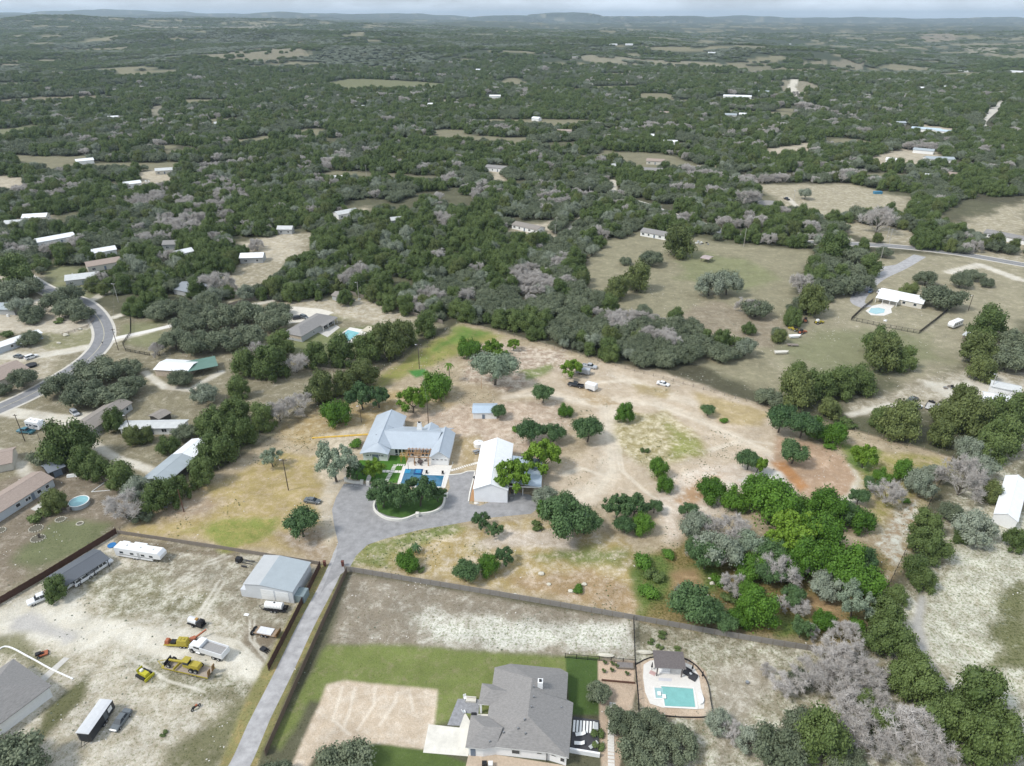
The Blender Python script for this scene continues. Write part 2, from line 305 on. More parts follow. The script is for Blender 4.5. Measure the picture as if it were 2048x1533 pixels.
    for ln in ([(685, 1375), (675, 1410), (665, 1440), (700, 1470)], [(710, 1375), (700, 1420), (690, 1450)], [(750, 1378), (748, 1410), (715, 1460)], [(795, 1385), (790, 1405), (760, 1450)], [(820, 1390), (826, 1420)]): line(ln, .5, base_c=(.60, .52, .42), alt_c=(.62, .55, .45), wob=.2, soft=.3)
    paint([(660, 1500), (750, 1488), (880, 1505), (935, 1525), (930, 1600), (620, 1600)], .4, (.085, .12, .035), c=.1, wd=.1, wob=.4)
    paint([(1130, 1312), (1200, 1316), (1200, 1430), (1140, 1430)], .3, (.065, .105, .03), c=.05, wd=.1, wob=.2)
    paint([(1196, 1320), (1270, 1322), (1268, 1365), (1196, 1362)], .2, (.50, .38, .28), c=.1, wd=.03, wob=.1)
    paint([(1198, 1362), (1275, 1366), (1240, 1533), (1250, 1600), (1205, 1600), (1200, 1460)], .3, (.44, .34, .25), c=.2, wd=.08, wob=.2)
    paint([(1272, 1330), (1300, 1318), (1380, 1318), (1412, 1345), (1422, 1420), (1400, 1440), (1300, 1430), (1275, 1400)], .3, (.46, .35, .255), (.55, .45, .34), .4, .15, wob=.2)
    # the fenced property
    PROP = [(925, 642), (1908, 915), (1710, 1305), (690, 1135), (640, 1130), (240, 1062)]
    paint(PROP, .8, (.335, .27, .178), (.455, .38, .275), .42, .3, wob=.5)
    paint([(925, 650), (1010, 672), (930, 700), (800, 760), (720, 800), (640, 850), (700, 800), (830, 700)], 3, (.24, .24, .075), GOLD, .3, .25, wob=3)
    paint([(925, 648), (990, 668), (900, 690), (840, 720)], 3, (.125, .19, .045), c=.2, wob=4); paint([(815, 742), (850, 738), (862, 748), (830, 758)], 1, (.07, .20, .05), c=.05, wd=.05, wob=1)
    paint([(930, 690), (1010, 690), (1130, 700), (1150, 760), (1010, 790), (930, 760)], 3, (.30, .22, .16), (.60, .52, .42), .48, .35, wob=3)
    paint([(1040, 740), (1110, 725), (1100, 750), (1050, 765)], 1.5, (.19, .215, .085), c=.3, wob=4)
    paint([(560, 860), (700, 790), (780, 780), (900, 780), (900, 830), (820, 800), (700, 880), (600, 900)], 3, (.33, .245, .12), (.50, .42, .29), .4, .2, wob=3)
    paint([(640, 880), (720, 860), (700, 950), (650, 1010), (680, 1060), (640, 1050), (600, 960)], 3, TAN, (.58, .50, .38), .5, .15, wob=4)
    paint([(250, 1062), (420, 970), (560, 900), (640, 910), (640, 1000), (650, 1040), (640, 1120), (400, 1085)], 2, (.335, .265, .115), (.46, .36, .24), .4, .2, wob=3)
    paint([(300, 1040), (380, 985), (470, 1000), (420, 1040)], 3, (.33, .25, .17), (.5, .42, .32), .4, .2, wob=4)
    paint([(360, 1062), (420, 1030), (480, 1035), (540, 1045), (520, 1080), (440, 1095)], 2, (.20, .225, .06), (.32, .27, .10), .4, .3, wob=5)
    paint([(560, 1070), (650, 1060), (655, 1110), (640, 1130), (580, 1110)], 2, (.30, .23, .15), (.5, .43, .36), .4, .3, wob=3)
    paint([(670, 940), (712, 935), (706, 962), (678, 975), (662, 1010), (672, 1060), (655, 1090), (640, 1010)], 1.5, (.47, .40, .30), CAL, .4, .1, wob=1.5)
    paint([(780, 830), (1020, 800), (1120, 800), (1140, 860), (1030, 920), (930, 920), (912, 870)], 3, (.38, .29, .215), (.58, .49, .39), .42, .3, wob=3)
    paint([(905, 880), (960, 870), (970, 920), (930, 935)], 2, (.33, .255, .14), c=.35, wob=2)
    paint([(1010, 790), (1100, 745), (1200, 720), (1330, 745), (1520, 815), (1600, 880), (1560, 960), (1420, 1010), (1300, 1020), (1120, 1000), (1090, 960), (1180, 900), (1210, 850), (1130, 800)], 2.5, (.43, .35, .255), (.52, .44, .34), .42, .12, wob=3)
    for ln in ([(1010, 795), (1080, 785), (1210, 815), (1215, 880), (1225, 950), (1180, 1000)], [(1190, 800), (1300, 805), (1400, 840), (1500, 890), (1560, 920)], [(1230, 750), (1330, 790), (1480, 830)], [(1225, 900), (1210, 960), (1150, 990)]): line(ln, 5, base_c=(.50, .42, .32), alt_c=(.56, .49, .39), wob=1.2, soft=1.2)
    for q_ in ([(1210, 815), (1216, 880), (1222, 940), (1190, 985), (1120, 1000)], [(1222, 815), (1230, 880), (1240, 940), (1290, 985), (1330, 1010)], [(1010, 792), (1100, 790), (1190, 812), (1300, 808), (1420, 850), (1540, 905)], [(1180, 765), (1260, 760), (1330, 785)], [(1120, 950), (1160, 935), (1200, 950)], [(1400, 905), (1480, 880), (1560, 890)]):
        for o_ in (0, 7): line([(a_ + o_, b_ + o_ * .3) for a_, b_ in q_], .7, base_c=(.56, .49, .385), alt_c=(.60, .53, .43), wob=.25, soft=.45)
    paint([(1235, 850), (1260, 825), (1330, 825), (1400, 870), (1410, 915), (1350, 930), (1330, 975), (1260, 920), (1240, 890)], 2, (.28, .235, .11), (.60, .53, .38), .46, .3, wob=3)
    paint([(1330, 845), (1400, 880), (1400, 910), (1340, 920), (1345, 880)], 2, (.24, .245, .085), c=.3, wob=4)
    paint([(1130, 760), (1200, 790), (1240, 810), (1180, 812)], 2, (.37, .28, .17), c=.35, wob=2); paint([(1270, 770), (1340, 780), (1330, 795), (1275, 785)], 2, (.34, .27, .15), c=.3, wob=2)
    paint([(1390, 785), (1530, 825), (1520, 850), (1450, 850), (1400, 820)], 2, (.36, .285, .15), (.5, .4, .27), .35, .15, wob=3)
    paint([(1330, 960), (1400, 930), (1500, 930), (1600, 890), (1560, 1000), (1430, 1030), (1360, 1040), (1380, 1100), (1340, 1110), (1310, 1010)], 2, (.50, .41, .32), (.64, .57, .48), .45, .08, wob=2)
    paint([(1395, 965), (1440, 945), (1420, 985), (1370, 1020), (1350, 1000)], 1.5, (.40, .26, .15), c=.3, wd=.05, wob=2)
    paint([(1550, 870), (1620, 885), (1690, 915), (1720, 960), (1700, 990), (1640, 1005), (1580, 985), (1545, 930)], 1.5, RED, (.55, .42, .32), .32, .05, wob=1.5)
    paint([(1545, 925), (1570, 925), (1620, 975), (1600, 985)], 1, (.38, .20, .09), c=.2, wd=.03, wob=.8)
    paint([(1480, 962), (1530, 938), (1560, 945), (1600, 990), (1560, 1000), (1500, 975)], 1.2, (.52, .50, .45), (.60, .58, .53), .4, .03, wob=1.5)
    paint([(1700, 930), (1730, 965), (1740, 1000), (1680, 1015), (1640, 1010), (1700, 990), (1715, 960)], 1.2, (.58, .52, .40), WHITE, .55, .15, wob=1.5)
    paint([(1680, 890), (1900, 920), (1780, 1170), (1745, 1010), (1720, 940)], 2, (.27, .24, .09), (.48, .38, .25), .36, .35, wob=3)
    paint([(1690, 890), (1760, 900), (1740, 950), (1700, 930)], 2, (.13, .19, .05), c=.2, wob=3)
    paint([(1780, 1030), (1850, 980), (1790, 1160), (1740, 1180), (1745, 1090)], 2, (.28, .20, .12), (.55, .55, .48), .48, .25, wob=2)
    paint([(700, 1130), (730, 1090), (850, 1060), (1060, 1040), (1250, 1075), (1310, 1130), (1300, 1230), (980, 1180)], 2, (.34, .26, .115), (.55, .47, .36), .42, .25, wob=2.5)
    for p in ([(760, 1075), (900, 1048), (940, 1058), (850, 1085), (730, 1100)], [(1030, 1105), (1200, 1090), (1300, 1100), (1240, 1130), (1060, 1125)], [(700, 1120), (760, 1115), (780, 1135), (700, 1132)], [(940, 1070), (985, 1080), (960, 1090)]):
        paint(p, 3, (.165, .19, .065), c=.35, wd=.3, wob=5)
    paint([(1000, 1150), (1180, 1140), (1280, 1190), (1300, 1235), (1050, 1190)], 2, (.31, .22, .12), (.52, .42, .32), .38, .3, wob=3)
    paint([(940, 1085), (1000, 1060), (1140, 1065), (1150, 1095), (1000, 1100)], 2, (.40, .33, .25), (.58, .51, .43), .5, .15, wob=3)
    paint([(1280, 1120), (1370, 1070), (1500, 1100), (1740, 1090), (1790, 1140), (1715, 1300), (1290, 1230)], 2, (.20, .16, .065), (.30, .22, .11), .3, .6, wob=3)
    for p in ([(1270, 1110), (1330, 1110), (1330, 1200), (1280, 1220)], [(1390, 1130), (1440, 1140), (1430, 1180), (1390, 1170)], [(1560, 1240), (1640, 1240), (1620, 1280), (1560, 1270)]): paint(p, 2, (.12, .165, .045), c=.2, wob=4)
    for p in ([(1600, 1195), (1670, 1200), (1690, 1250), (1630, 1240)], [(1440, 1210), (1480, 1225), (1470, 1260), (1440, 1250)], [(1350, 1150), (1390, 1140), (1400, 1190), (1360, 1190)]): paint(p, 2, ORG, (.45, .32, .18), .35, .2, wob=2)
    paint([(1440, 1540), (1500, 1420), (1560, 1360), (1540, 1320), (1430, 1330), (1420, 1450)], 2, (.27, .235, .175), (.52, .48, .40), .4, .3, wob=2)
    # verge of the lane
    paint([(640, 1130), (690, 1135), (500, 1560), (420, 1560), (520, 1340)], .6, (.21, .20, .085), (.33, .245, .11), .35, .35, wob=.8)
    me = bpy.data.meshes.new('ground')
    fidx = []
    I = np.arange(n - 1)[:, None] * m + np.arange(m - 1)[None, :]
    quads = np.stack([I, I + 1, I + m + 1, I + m], -1).reshape(-1, 4)[:, ::-1]
    me.vertices.add(N); me.vertices.foreach_set('co', np.stack([X, Y, Z], 1).ravel().astype(np.float32))
    me.loops.add(quads.size); me.loops.foreach_set('vertex_index', quads.ravel().astype(np.int32))
    me.polygons.add(len(quads)); me.polygons.foreach_set('loop_start', (np.arange(len(quads)) * 4).astype(np.int32)); me.polygons.foreach_set('loop_total', np.full(len(quads), 4, np.int32))
    me.polygons.foreach_set('use_smooth', np.ones(len(quads), bool)); me.update(calc_edges=True); me.validate()
    for nm, rgb, al in (('soil', base, cov), ('stone', alt, weed)):
        a = me.attributes.new(nm, 'FLOAT_COLOR', 'POINT'); a.data.foreach_set('color', np.concatenate([rgb, al[:, None]], 1).astype(np.float32).ravel())
    m_ = bpy.data.materials.new('dry_ground'); m_.use_nodes = True; nt = m_.node_tree; b = nt.nodes['Principled BSDF']; b.inputs['Roughness'].default_value = .95; b.inputs['Specular IOR Level'].default_value = .1
    def N_(t, **k):
        q = nt.nodes.new(t)
        for a_, c_ in k.items(): setattr(q, a_, c_)
        return q
    l = nt.links.new; tcx = N_('ShaderNodeTexCoord'); s1 = N_('ShaderNodeAttribute', attribute_name='soil'); s2 = N_('ShaderNodeAttribute', attribute_name='stone')
    def noise(sc, det, ro, dist=0):
        q = N_('ShaderNodeTexNoise'); q.inputs['Scale'].default_value = sc; q.inputs['Detail'].default_value = det; q.inputs['Roughness'].default_value = ro; q.inputs['Distortion'].default_value = dist; l(tcx.outputs['Object'], q.inputs['Vector']); return q
    def thr(nz, att, lo, hi, w):
        """coverage mask: 1 where the noise falls under the coverage"""
        a_ = N_('ShaderNodeMapRange'); a_.inputs[3].default_value = lo; a_.inputs[4].default_value = hi; l(att.outputs['Alpha'], a_.inputs[0])
        sb = N_('ShaderNodeMath', operation='SUBTRACT'); l(a_.outputs[0], sb.inputs[0]); l(nz.outputs[0], sb.inputs[1])
        mr = N_('ShaderNodeMapRange', interpolation_type='SMOOTHSTEP'); mr.inputs[1].default_value = -w; mr.inputs[2].default_value = w; l(sb.outputs[0], mr.inputs[0]); return mr
    n1 = noise(.34, 12, .80, .25); n2 = noise(1.7, 5, .75); n3 = noise(.11, 12, .78, .4); n4 = noise(3.6, 3, .8)
    m1 = thr(n1, s1, .28, .72, .12); m2 = thr(n2, s2, .30, .60, .05)
    x1 = N_('ShaderNodeMix', data_type='RGBA'); l(m1.outputs[0], x1.inputs[0]); l(s1.outputs['Color'], x1.inputs[6]); l(s2.outputs['Color'], x1.inputs[7])
    dk = N_('ShaderNodeMix', data_type='RGBA', blend_type='MULTIPLY'); dk.inputs[0].default_value = 1; l(x1.outputs[2], dk.inputs[6]); dk.inputs[7].default_value = (.50, .55, .42, 1)
    x2 = N_('ShaderNodeMix', data_type='RGBA'); l(m2.outputs[0], x2.inputs[0]); l(x1.outputs[2], x2.inputs[6]); l(dk.outputs[2], x2.inputs[7])
    v = N_('ShaderNodeMapRange'); v.inputs[1].default_value = .25; v.inputs[2].default_value = .75; v.inputs[3].default_value = .70; v.inputs[4].default_value = 1.30; l(n3.outputs[0], v.inputs[0])
    v2 = N_('ShaderNodeMapRange'); v2.inputs[1].default_value = .25; v2.inputs[2].default_value = .75; v2.inputs[3].default_value = .74; v2.inputs[4].default_value = 1.26; l(n4.outputs[0], v2.inputs[0])
    vm = N_('ShaderNodeMath', operation='MULTIPLY'); l(v.outputs[0], vm.inputs[0]); l(v2.outputs[0], vm.inputs[1])
    hs = N_('ShaderNodeHueSaturation'); l(vm.outputs[0], hs.inputs['Value']); l(x2.outputs[2], hs.inputs['Color']); l(hs.outputs[0], b.inputs['Base Color'])
    bp = N_('ShaderNodeBump'); bp.inputs['Strength'].default_value = .5; bp.inputs['Distance'].default_value = .25; l(n2.outputs[0], bp.inputs['Height']); l(bp.outputs[0], b.inputs['Normal'])
    me.materials.append(m_); g = link('ground', me); g['kind'] = 'structure'
FIELDS = [([(640, 168), (700, 158), (900, 168), (880, 182), (700, 185)], (.26, .26, .14)), ([(380, 112), (520, 95), (620, 108), (560, 125), (420, 122)], (.34, .30, .22)),
          ([(0, 200), (200, 192), (260, 198), (180, 206), (0, 212)], (.33, .28, .20)), ([(-20, 265), (60, 250), (125, 252), (100, 262), (0, 278)], (.26, .27, .15)),
          ([(1075, 102), (1150, 98), (1145, 104), (1080, 107)], (.36, .32, .23)), ([(1130, 116), (1190, 110), (1320, 120), (1420, 128), (1500, 140), (1380, 138), (1240, 128)], (.38, .34, .25)), ([(1180, 173), (1300, 172), (1310, 180), (1200, 184)], (.28, .28, .16)),
          ([(1480, 145), (1620, 125), (1660, 122), (1640, 135), (1590, 148), (1500, 152)], (.33, .29, .20)), ([(1660, 125), (1740, 117), (1730, 132), (1670, 145)], (.33, .29, .22)), ([(1800, 140), (1880, 135), (1870, 145), (1810, 148)], (.34, .30, .2)),
          ([(1930, 98), (2000, 95), (1990, 108), (1940, 108)], (.40, .36, .28)), ([(1830, 70), (1900, 68), (1930, 80), (1850, 82)], (.36, .30, .24)), ([(1250, 52), (1260, 51), (1262, 53), (1255, 54)], (.4, .36, .3)), ([(270, 52), (560, 49), (540, 54), (290, 56)], (.36, .32, .25)),
          ([(1580, 195), (1700, 200), (1680, 205), (1580, 203)], (.32, .28, .2)), ([(1880, 145), (2048, 143), (2048, 152), (1900, 152)], (.30, .28, .18)), ([(1560, 160), (1620, 165), (1650, 185), (1560, 190)], (.42, .37, .28)), ([(-10, 120), (40, 125), (40, 135), (-10, 134)], (.34, .29, .21)),
          ([(2000, 112), (2060, 108), (2060, 118), (2000, 122)], (.33, .3, .2)), ([(1900, 88), (2060, 84), (2060, 92), (1930, 96)], (.3, .27, .19)), ([(1700, 98), (1800, 100), (1780, 106), (1700, 104)], (.3, .27, .2)), ([(1490, 92), (1560, 95), (1540, 100), (1480, 98)], (.28, .26, .18)),
          ([(1480, 125), (1540, 128), (1560, 150), (1500, 148)], (.28, .25, .17)), ([(540, 225), (640, 222), (600, 232), (540, 232)], (.25, .22, .16)), ([(300, 215), (330, 210), (325, 240), (300, 250)], (.42, .38, .3)), ([(860, 200), (1000, 196), (1010, 205), (880, 212)], (.36, .32, .25))]
make_ground()
# ------------------------------------------------------------------ trees
def quad_leaves(cents, norms, sizes, tints, rng):
    """leaf sprays: one small four-sided face each"""
    n = len(cents); nr = norms / np.linalg.norm(norms, axis=1)[:, None]
    a = np.cross(nr, rng.normal(size=(n, 3))); a /= np.linalg.norm(a, axis=1)[:, None]; b = np.cross(nr, a)
    s = sizes[:, None]
    v = np.stack([cents - a * s * .5, cents + b * s * .42 - nr * s * .12, cents + a * s * .5, cents - b * s * .42 - nr * s * .12], 1).reshape(-1, 3)
    return v, np.repeat(tints, 4)
def np_mesh(name, v, quads, m, tint=None):
    me = bpy.data.meshes.new(name); me.vertices.add(len(v)); me.vertices.foreach_set('co', v.astype(np.float32).ravel())
    k = quads.shape[1]; me.loops.add(quads.size); me.loops.foreach_set('vertex_index', quads.ravel().astype(np.int32)); me.polygons.add(len(quads))
    me.polygons.foreach_set('loop_start', (np.arange(len(quads)) * k).astype(np.int32)); me.polygons.foreach_set('loop_total', np.full(len(quads), k, np.int32)); me.update(calc_edges=True)
    if tint is not None: me.attributes.new('tint', 'FLOAT', 'POINT').data.foreach_set('value', tint.astype(np.float32))
    me.materials.append(m); return me
def crown(name, m, seed, kind='oak', nleaf=2600, leaf=.42):
    """crown of unit-ish size: about 2 across and as tall as its kind; made of leaf sprays gathered into clumps round filler blobs set near the dark end of the leaf tint"""
    rng = np.random.RandomState(seed); cl = []
    if kind == 'oak':       # broad, lobed, low-skirted
        for k in range(26):
            a = rng.uniform(0, 2 * pi); r = .74 * math.sqrt(rng.uniform(0, 1)); cl.append((r * cos(a), r * sin(a), .36 + .50 * math.sqrt(1 - r * r) * rng.uniform(.55, 1.12), rng.uniform(.17, .33)))
        hz = .8
    elif kind == 'lowoak':  # broad, crown hanging almost to the ground
        for k in range(30):
            a = rng.uniform(0, 2 * pi); r = .76 * math.sqrt(rng.uniform(0, 1)); cl.append((r * cos(a), r * sin(a), .17 + .66 * math.sqrt(1 - r * r) * rng.uniform(.35, 1.1), rng.uniform(.17, .33)))
        hz = .85
    elif kind == 'cedar':   # dense rounded dome reaching the ground
        for k in range(22):
            z = rng.uniform(.12, .92); r = .74 * math.sqrt(max(0, 1 - (z / 1.05) ** 2)) * rng.uniform(.55, 1.05); a = rng.uniform(0, 2 * pi); cl.append((r * cos(a), r * sin(a), z + .06, rng.uniform(.18, .34)))
        cl.append((0, 0, .45, .55)); hz = .85
    elif kind == 'loose':   # open, see-through, limbs showing
        for k in range(34):
            a = rng.uniform(0, 2 * pi); r = .86 * math.sqrt(rng.uniform(.02, 1)); cl.append((r * cos(a), r * sin(a), .66 + .38 * (1 - r) + rng.uniform(-.26, .15), rng.uniform(.10, .23)))
        hz = .85
    elif kind == 'shrub':
        for k in range(8):
            a = rng.uniform(0, 2 * pi); r = .6 * math.sqrt(rng.uniform(0, 1)); cl.append((r * cos(a), r * sin(a), .3 + rng.uniform(-.05, .2), rng.uniform(.25, .4)))
        hz = .8
    cl = np.array(cl); w = cl[:, 3] ** 2; w /= w.sum(); ci = rng.choice(len(cl), nleaf, p=w)
    d = rng.normal(size=(nleaf, 3)); d /= np.linalg.norm(d, axis=1)[:, None]; flip = (d[:, 2] < -.3) & (rng.uniform(size=nleaf) < .6); d[flip, 2] *= -1
    rad = cl[ci, 3] * np.clip(rng.normal(.95, .20, nleaf), .4, 1.55)
    c = cl[ci, :3] + d * rad[:, None] * np.array([1, 1, hz]); c[:, 2] = np.maximum(c[:, 2], .04)
    nrm = d + rng.normal(size=(nleaf, 3)) * .55 + np.array([0, 0, .3]); lump = rng.uniform(0, 1, len(cl))
    tint = np.clip(lump[ci] * .6 + rng.uniform(0, .4, nleaf), 0, 1); sz = leaf / 4 * rng.uniform(.6, 1.5, nleaf)
    v, t = quad_leaves(c, nrm, sz, tint, rng)
    core = MB()
    for k, q in enumerate(cl): core.blob(q[:3], (q[3] * .74, q[3] * .74, q[3] * .74 * hz), seed * 50 + k, .18, 6, 4)
    cv = np.array(core.v); q4 = [f for f in core.f if len(f) == 4]; q3 = [(f[0], f[1], f[2], f[2]) for f in core.f if len(f) == 3]
    me = bpy.data.meshes.new(name); vv = np.concatenate([v, cv]); fs = [tuple(r) for r in (np.arange(len(v)).reshape(-1, 4))] + [tuple(i + len(v) for i in f) for f in core.f]
    me.from_pydata(vv.tolist(), [], fs); me.attributes.new('tint', 'FLOAT', 'POINT').data.foreach_set('value', np.concatenate([t, np.full(len(cv), .15)]).astype(np.float32))
    me.materials.append(m); me.update(); return me
def twigs(name, m, seed, n=3600, spread=1.0, up=.75, thick=.0075):
    """leafless crown: limbs forking into a haze of fine grey twigs"""
    rng = random.Random(seed); vs = []; fs = []
    def strip(a, b, w0, w1):
        a = np.array(a); b = np.array(b); d = b - a; u = np.cross(d, (rng.uniform(-1, 1), rng.uniform(-1, 1), rng.uniform(.2, 1))); u /= np.linalg.norm(u) + 1e-9; w = np.cross(d / (np.linalg.norm(d) + 1e-9), u)
        k = len(vs)
        for c, r in ((a, w0), (b, w1)):
            for q in range(3): an = 2 * pi * q / 3; vs.append(c + r * (cos(an) * u + sin(an) * w))
        for q in range(3): j = (q + 1) % 3; fs.append((k + q, k + j, k + 3 + j, k + 3 + q))
    tips = []
    def grow(p, d, l, w, lev):
        q = [p[i] + d[i] * l for i in range(3)]; strip(p, q, w, w * .6); tips.append((q, d, w * .6))
        if lev:
            for _ in range(3 if lev > 2 else 2):
                dd = [d[i] + rng.uniform(-.75, .75) for i in range(3)]; dd[2] += .10; s = math.sqrt(sum(x * x for x in dd)); grow(q, [x / s for x in dd], l * rng.uniform(.62, .85), w * .6, lev - 1)
    for k in range(5):
        a = 2 * pi * k / 5 + rng.uniform(-.4, .4); d = (cos(a) * .75 * spread, sin(a) * .75 * spread, up); s = math.sqrt(sum(x * x for x in d)); grow((0, 0, .02), [x / s for x in d], .34, .020, 4)
    for k in range(n):
        p, d, w = tips[rng.randrange(len(tips) // 4, len(tips))]
        dd = [d[i] * .5 + rng.uniform(-1, 1) for i in range(3)]; dd[2] = dd[2] * .7 + .25; s = math.sqrt(sum(x * x for x in dd)); l = rng.uniform(.07, .20)
        strip(p, [p[i] + dd[i] / s * l for i in range(3)], thick, thick * .4)
    v = np.array(vs); v[:, :2] *= .95 / np.percentile(np.abs(v[:, :2]), 97); v[:, 2] *= 1.15 / v[:, 2].max(); return np_mesh(name, v, np.array(fs), m, np.full(len(v), .5))
def trunk_mesh(name, m, seed, hgt_=.50, r=.055, limbs=5):
    rng = random.Random(seed); b = MB(); p = (0, 0, -.03)
    q = (rng.uniform(-.05, .05), rng.uniform(-.05, .05), hgt_ * .5); b.tube(p, q, r, r * .75, 7)
    for k in range(limbs):
        a = 2 * pi * k / limbs + rng.uniform(-.5, .5); e = (q[0] + .38 * cos(a), q[1] + .38 * sin(a), hgt_ * .5 + rng.uniform(.22, .42)); b.tube(q, e, r * .5, r * .22, 5)
        b.tube(e, (e[0] + .2 * cos(a + .6), e[1] + .2 * sin(a + .6), e[2] + .15), r * .22, r * .1, 4)
    return b.mesh(name, m)
BARK = mat('bark', (.10, .085, .07), .9, .2, 4)
LM = {k: leaf_mat(k, a, b) for k, a, b in (
    ('leaf_oak', (.070, .090, .050), (.180, .208, .128)), ('leaf_cedar', (.052, .086, .022), (.135, .182, .055)), ('leaf_olive', (.064, .088, .026), (.160, .192, .062)),
    ('leaf_bright', (.038, .098, .009), (.110, .220, .024)), ('leaf_yellow', (.070, .145, .012), (.160, .26, .026)), ('leaf_mid', (.036, .082, .028), (.110, .180, .066)), ('leaf_sage', (.125, .17, .11), (.29, .345, .24)),
    ('twig_grey', (.40, .37, .335), (.68, .645, .61)), ('leaf_palesage', (.135, .165, .110), (.29, .32, .245)))}
TR_OAK = [trunk_mesh('trunk', BARK, k) for k in (1, 2)]; TR_LOW = trunk_mesh('trunk', BARK, 3, .4, .05, 3)
def set_of(kind, m, seeds, n, leaf): return [crown('crown', LM[m], s, kind, n, leaf) for s in seeds]
#   code: crown meshes, trunk mesh, height as a share of half the crown width
KIND = {
    'O': (set_of('lowoak', 'leaf_oak', (1, 2, 3), 5700, 0.27), TR_OAK, 1.02), 'C': (set_of('cedar', 'leaf_cedar', (11, 12, 13), 4940, 0.26), [TR_LOW], 1.4), 'G': (set_of('cedar', 'leaf_olive', (21, 22), 5320, 0.27), [TR_LOW], 1.5),
    'B': (set_of('cedar', 'leaf_bright', (31, 32), 5320, 0.26), [TR_LOW], 1.35), 'Y': (set_of('loose', 'leaf_yellow', (41, 42), 4940, 0.36), TR_OAK, 1.4), 'M': (set_of('oak', 'leaf_mid', (51, 52, 53), 5320, 0.27), TR_OAK, 1.35),
    'S': (set_of('oak', 'leaf_sage', (61, 62), 4940, 0.22), TR_OAK, 1.25), 'L': (set_of('loose', 'leaf_sage', (63, 64), 4560, 0.24), TR_OAK, 1.5), 'N': (set_of('loose', 'leaf_mid', (66, 67), 4750, 0.30), TR_OAK, 1.5),
    'P': (set_of('lowoak', 'leaf_palesage', (71, 72), 4560, 0.24), TR_OAK, 1.35), 'D': ([twigs('crown', LM['twig_grey'], s) for s in (81, 82, 83)], [TR_LOW], 1.45), 'R': (set_of('shrub', 'leaf_bright', (91,), 900, .55), [TR_LOW], .8), 'K': (set_of('shrub', 'leaf_cedar', (92,), 900, .55), [TR_LOW], .8)}
CAT = {'D': 'bare tree', 'R': 'shrub', 'K': 'shrub'}
NAME = {'O': 'live_oak', 'C': 'cedar_tree', 'G': 'round_tree', 'B': 'bright_green_tree', 'Y': 'yellow_green_tree', 'M': 'oak_tree', 'S': 'pale_oak', 'L': 'pale_oak', 'N': 'open_oak', 'P': 'pale_oak', 'D': 'bare_tree', 'R': 'shrub', 'K': 'shrub'}
TREES = []; SRC = {}
def tree_at(x, y, r, k, label, group=None, z=0, hs=None):
    crowns, trunks, hr = KIND[k]; i = len(TREES); ci = i % len(crowns)
    t = thing(NAME[k], label, CAT.get(k, 'tree'), (x, y), random.uniform(0, 2 * pi), group, z)
    hh = (hs or 1) * random.uniform(.9, 1.1); sc = (r, r, r * hr * hh)
    c = link('crown', crowns[ci], t); tr = link('trunk', trunks[i % len(trunks)], t); t.scale = sc
    SRC.setdefault(k, {}).setdefault(ci, (c, tr)); TREES.append((x, y, r, k)); return t
def tree(u, v, w, k, label, group=None, hs=None):
    w *= 1.25 if (1375 < u < 1745 and 1005 < v < 1300 and k in 'BYMP') else (.82 if k == 'D' and v > 1330 else 1.0 if k in 'OP' else 1.08); x, y = P(u, v); dist = math.sqrt(x * x + y * y + H * H); r = w * dist / F_PX / 2
    y += r * .55 if k in 'CGBRKD' else r * .15          # the lowest visible edge of a crown is its near side
    return tree_at(x, y, r, k, label, group, 0, hs)
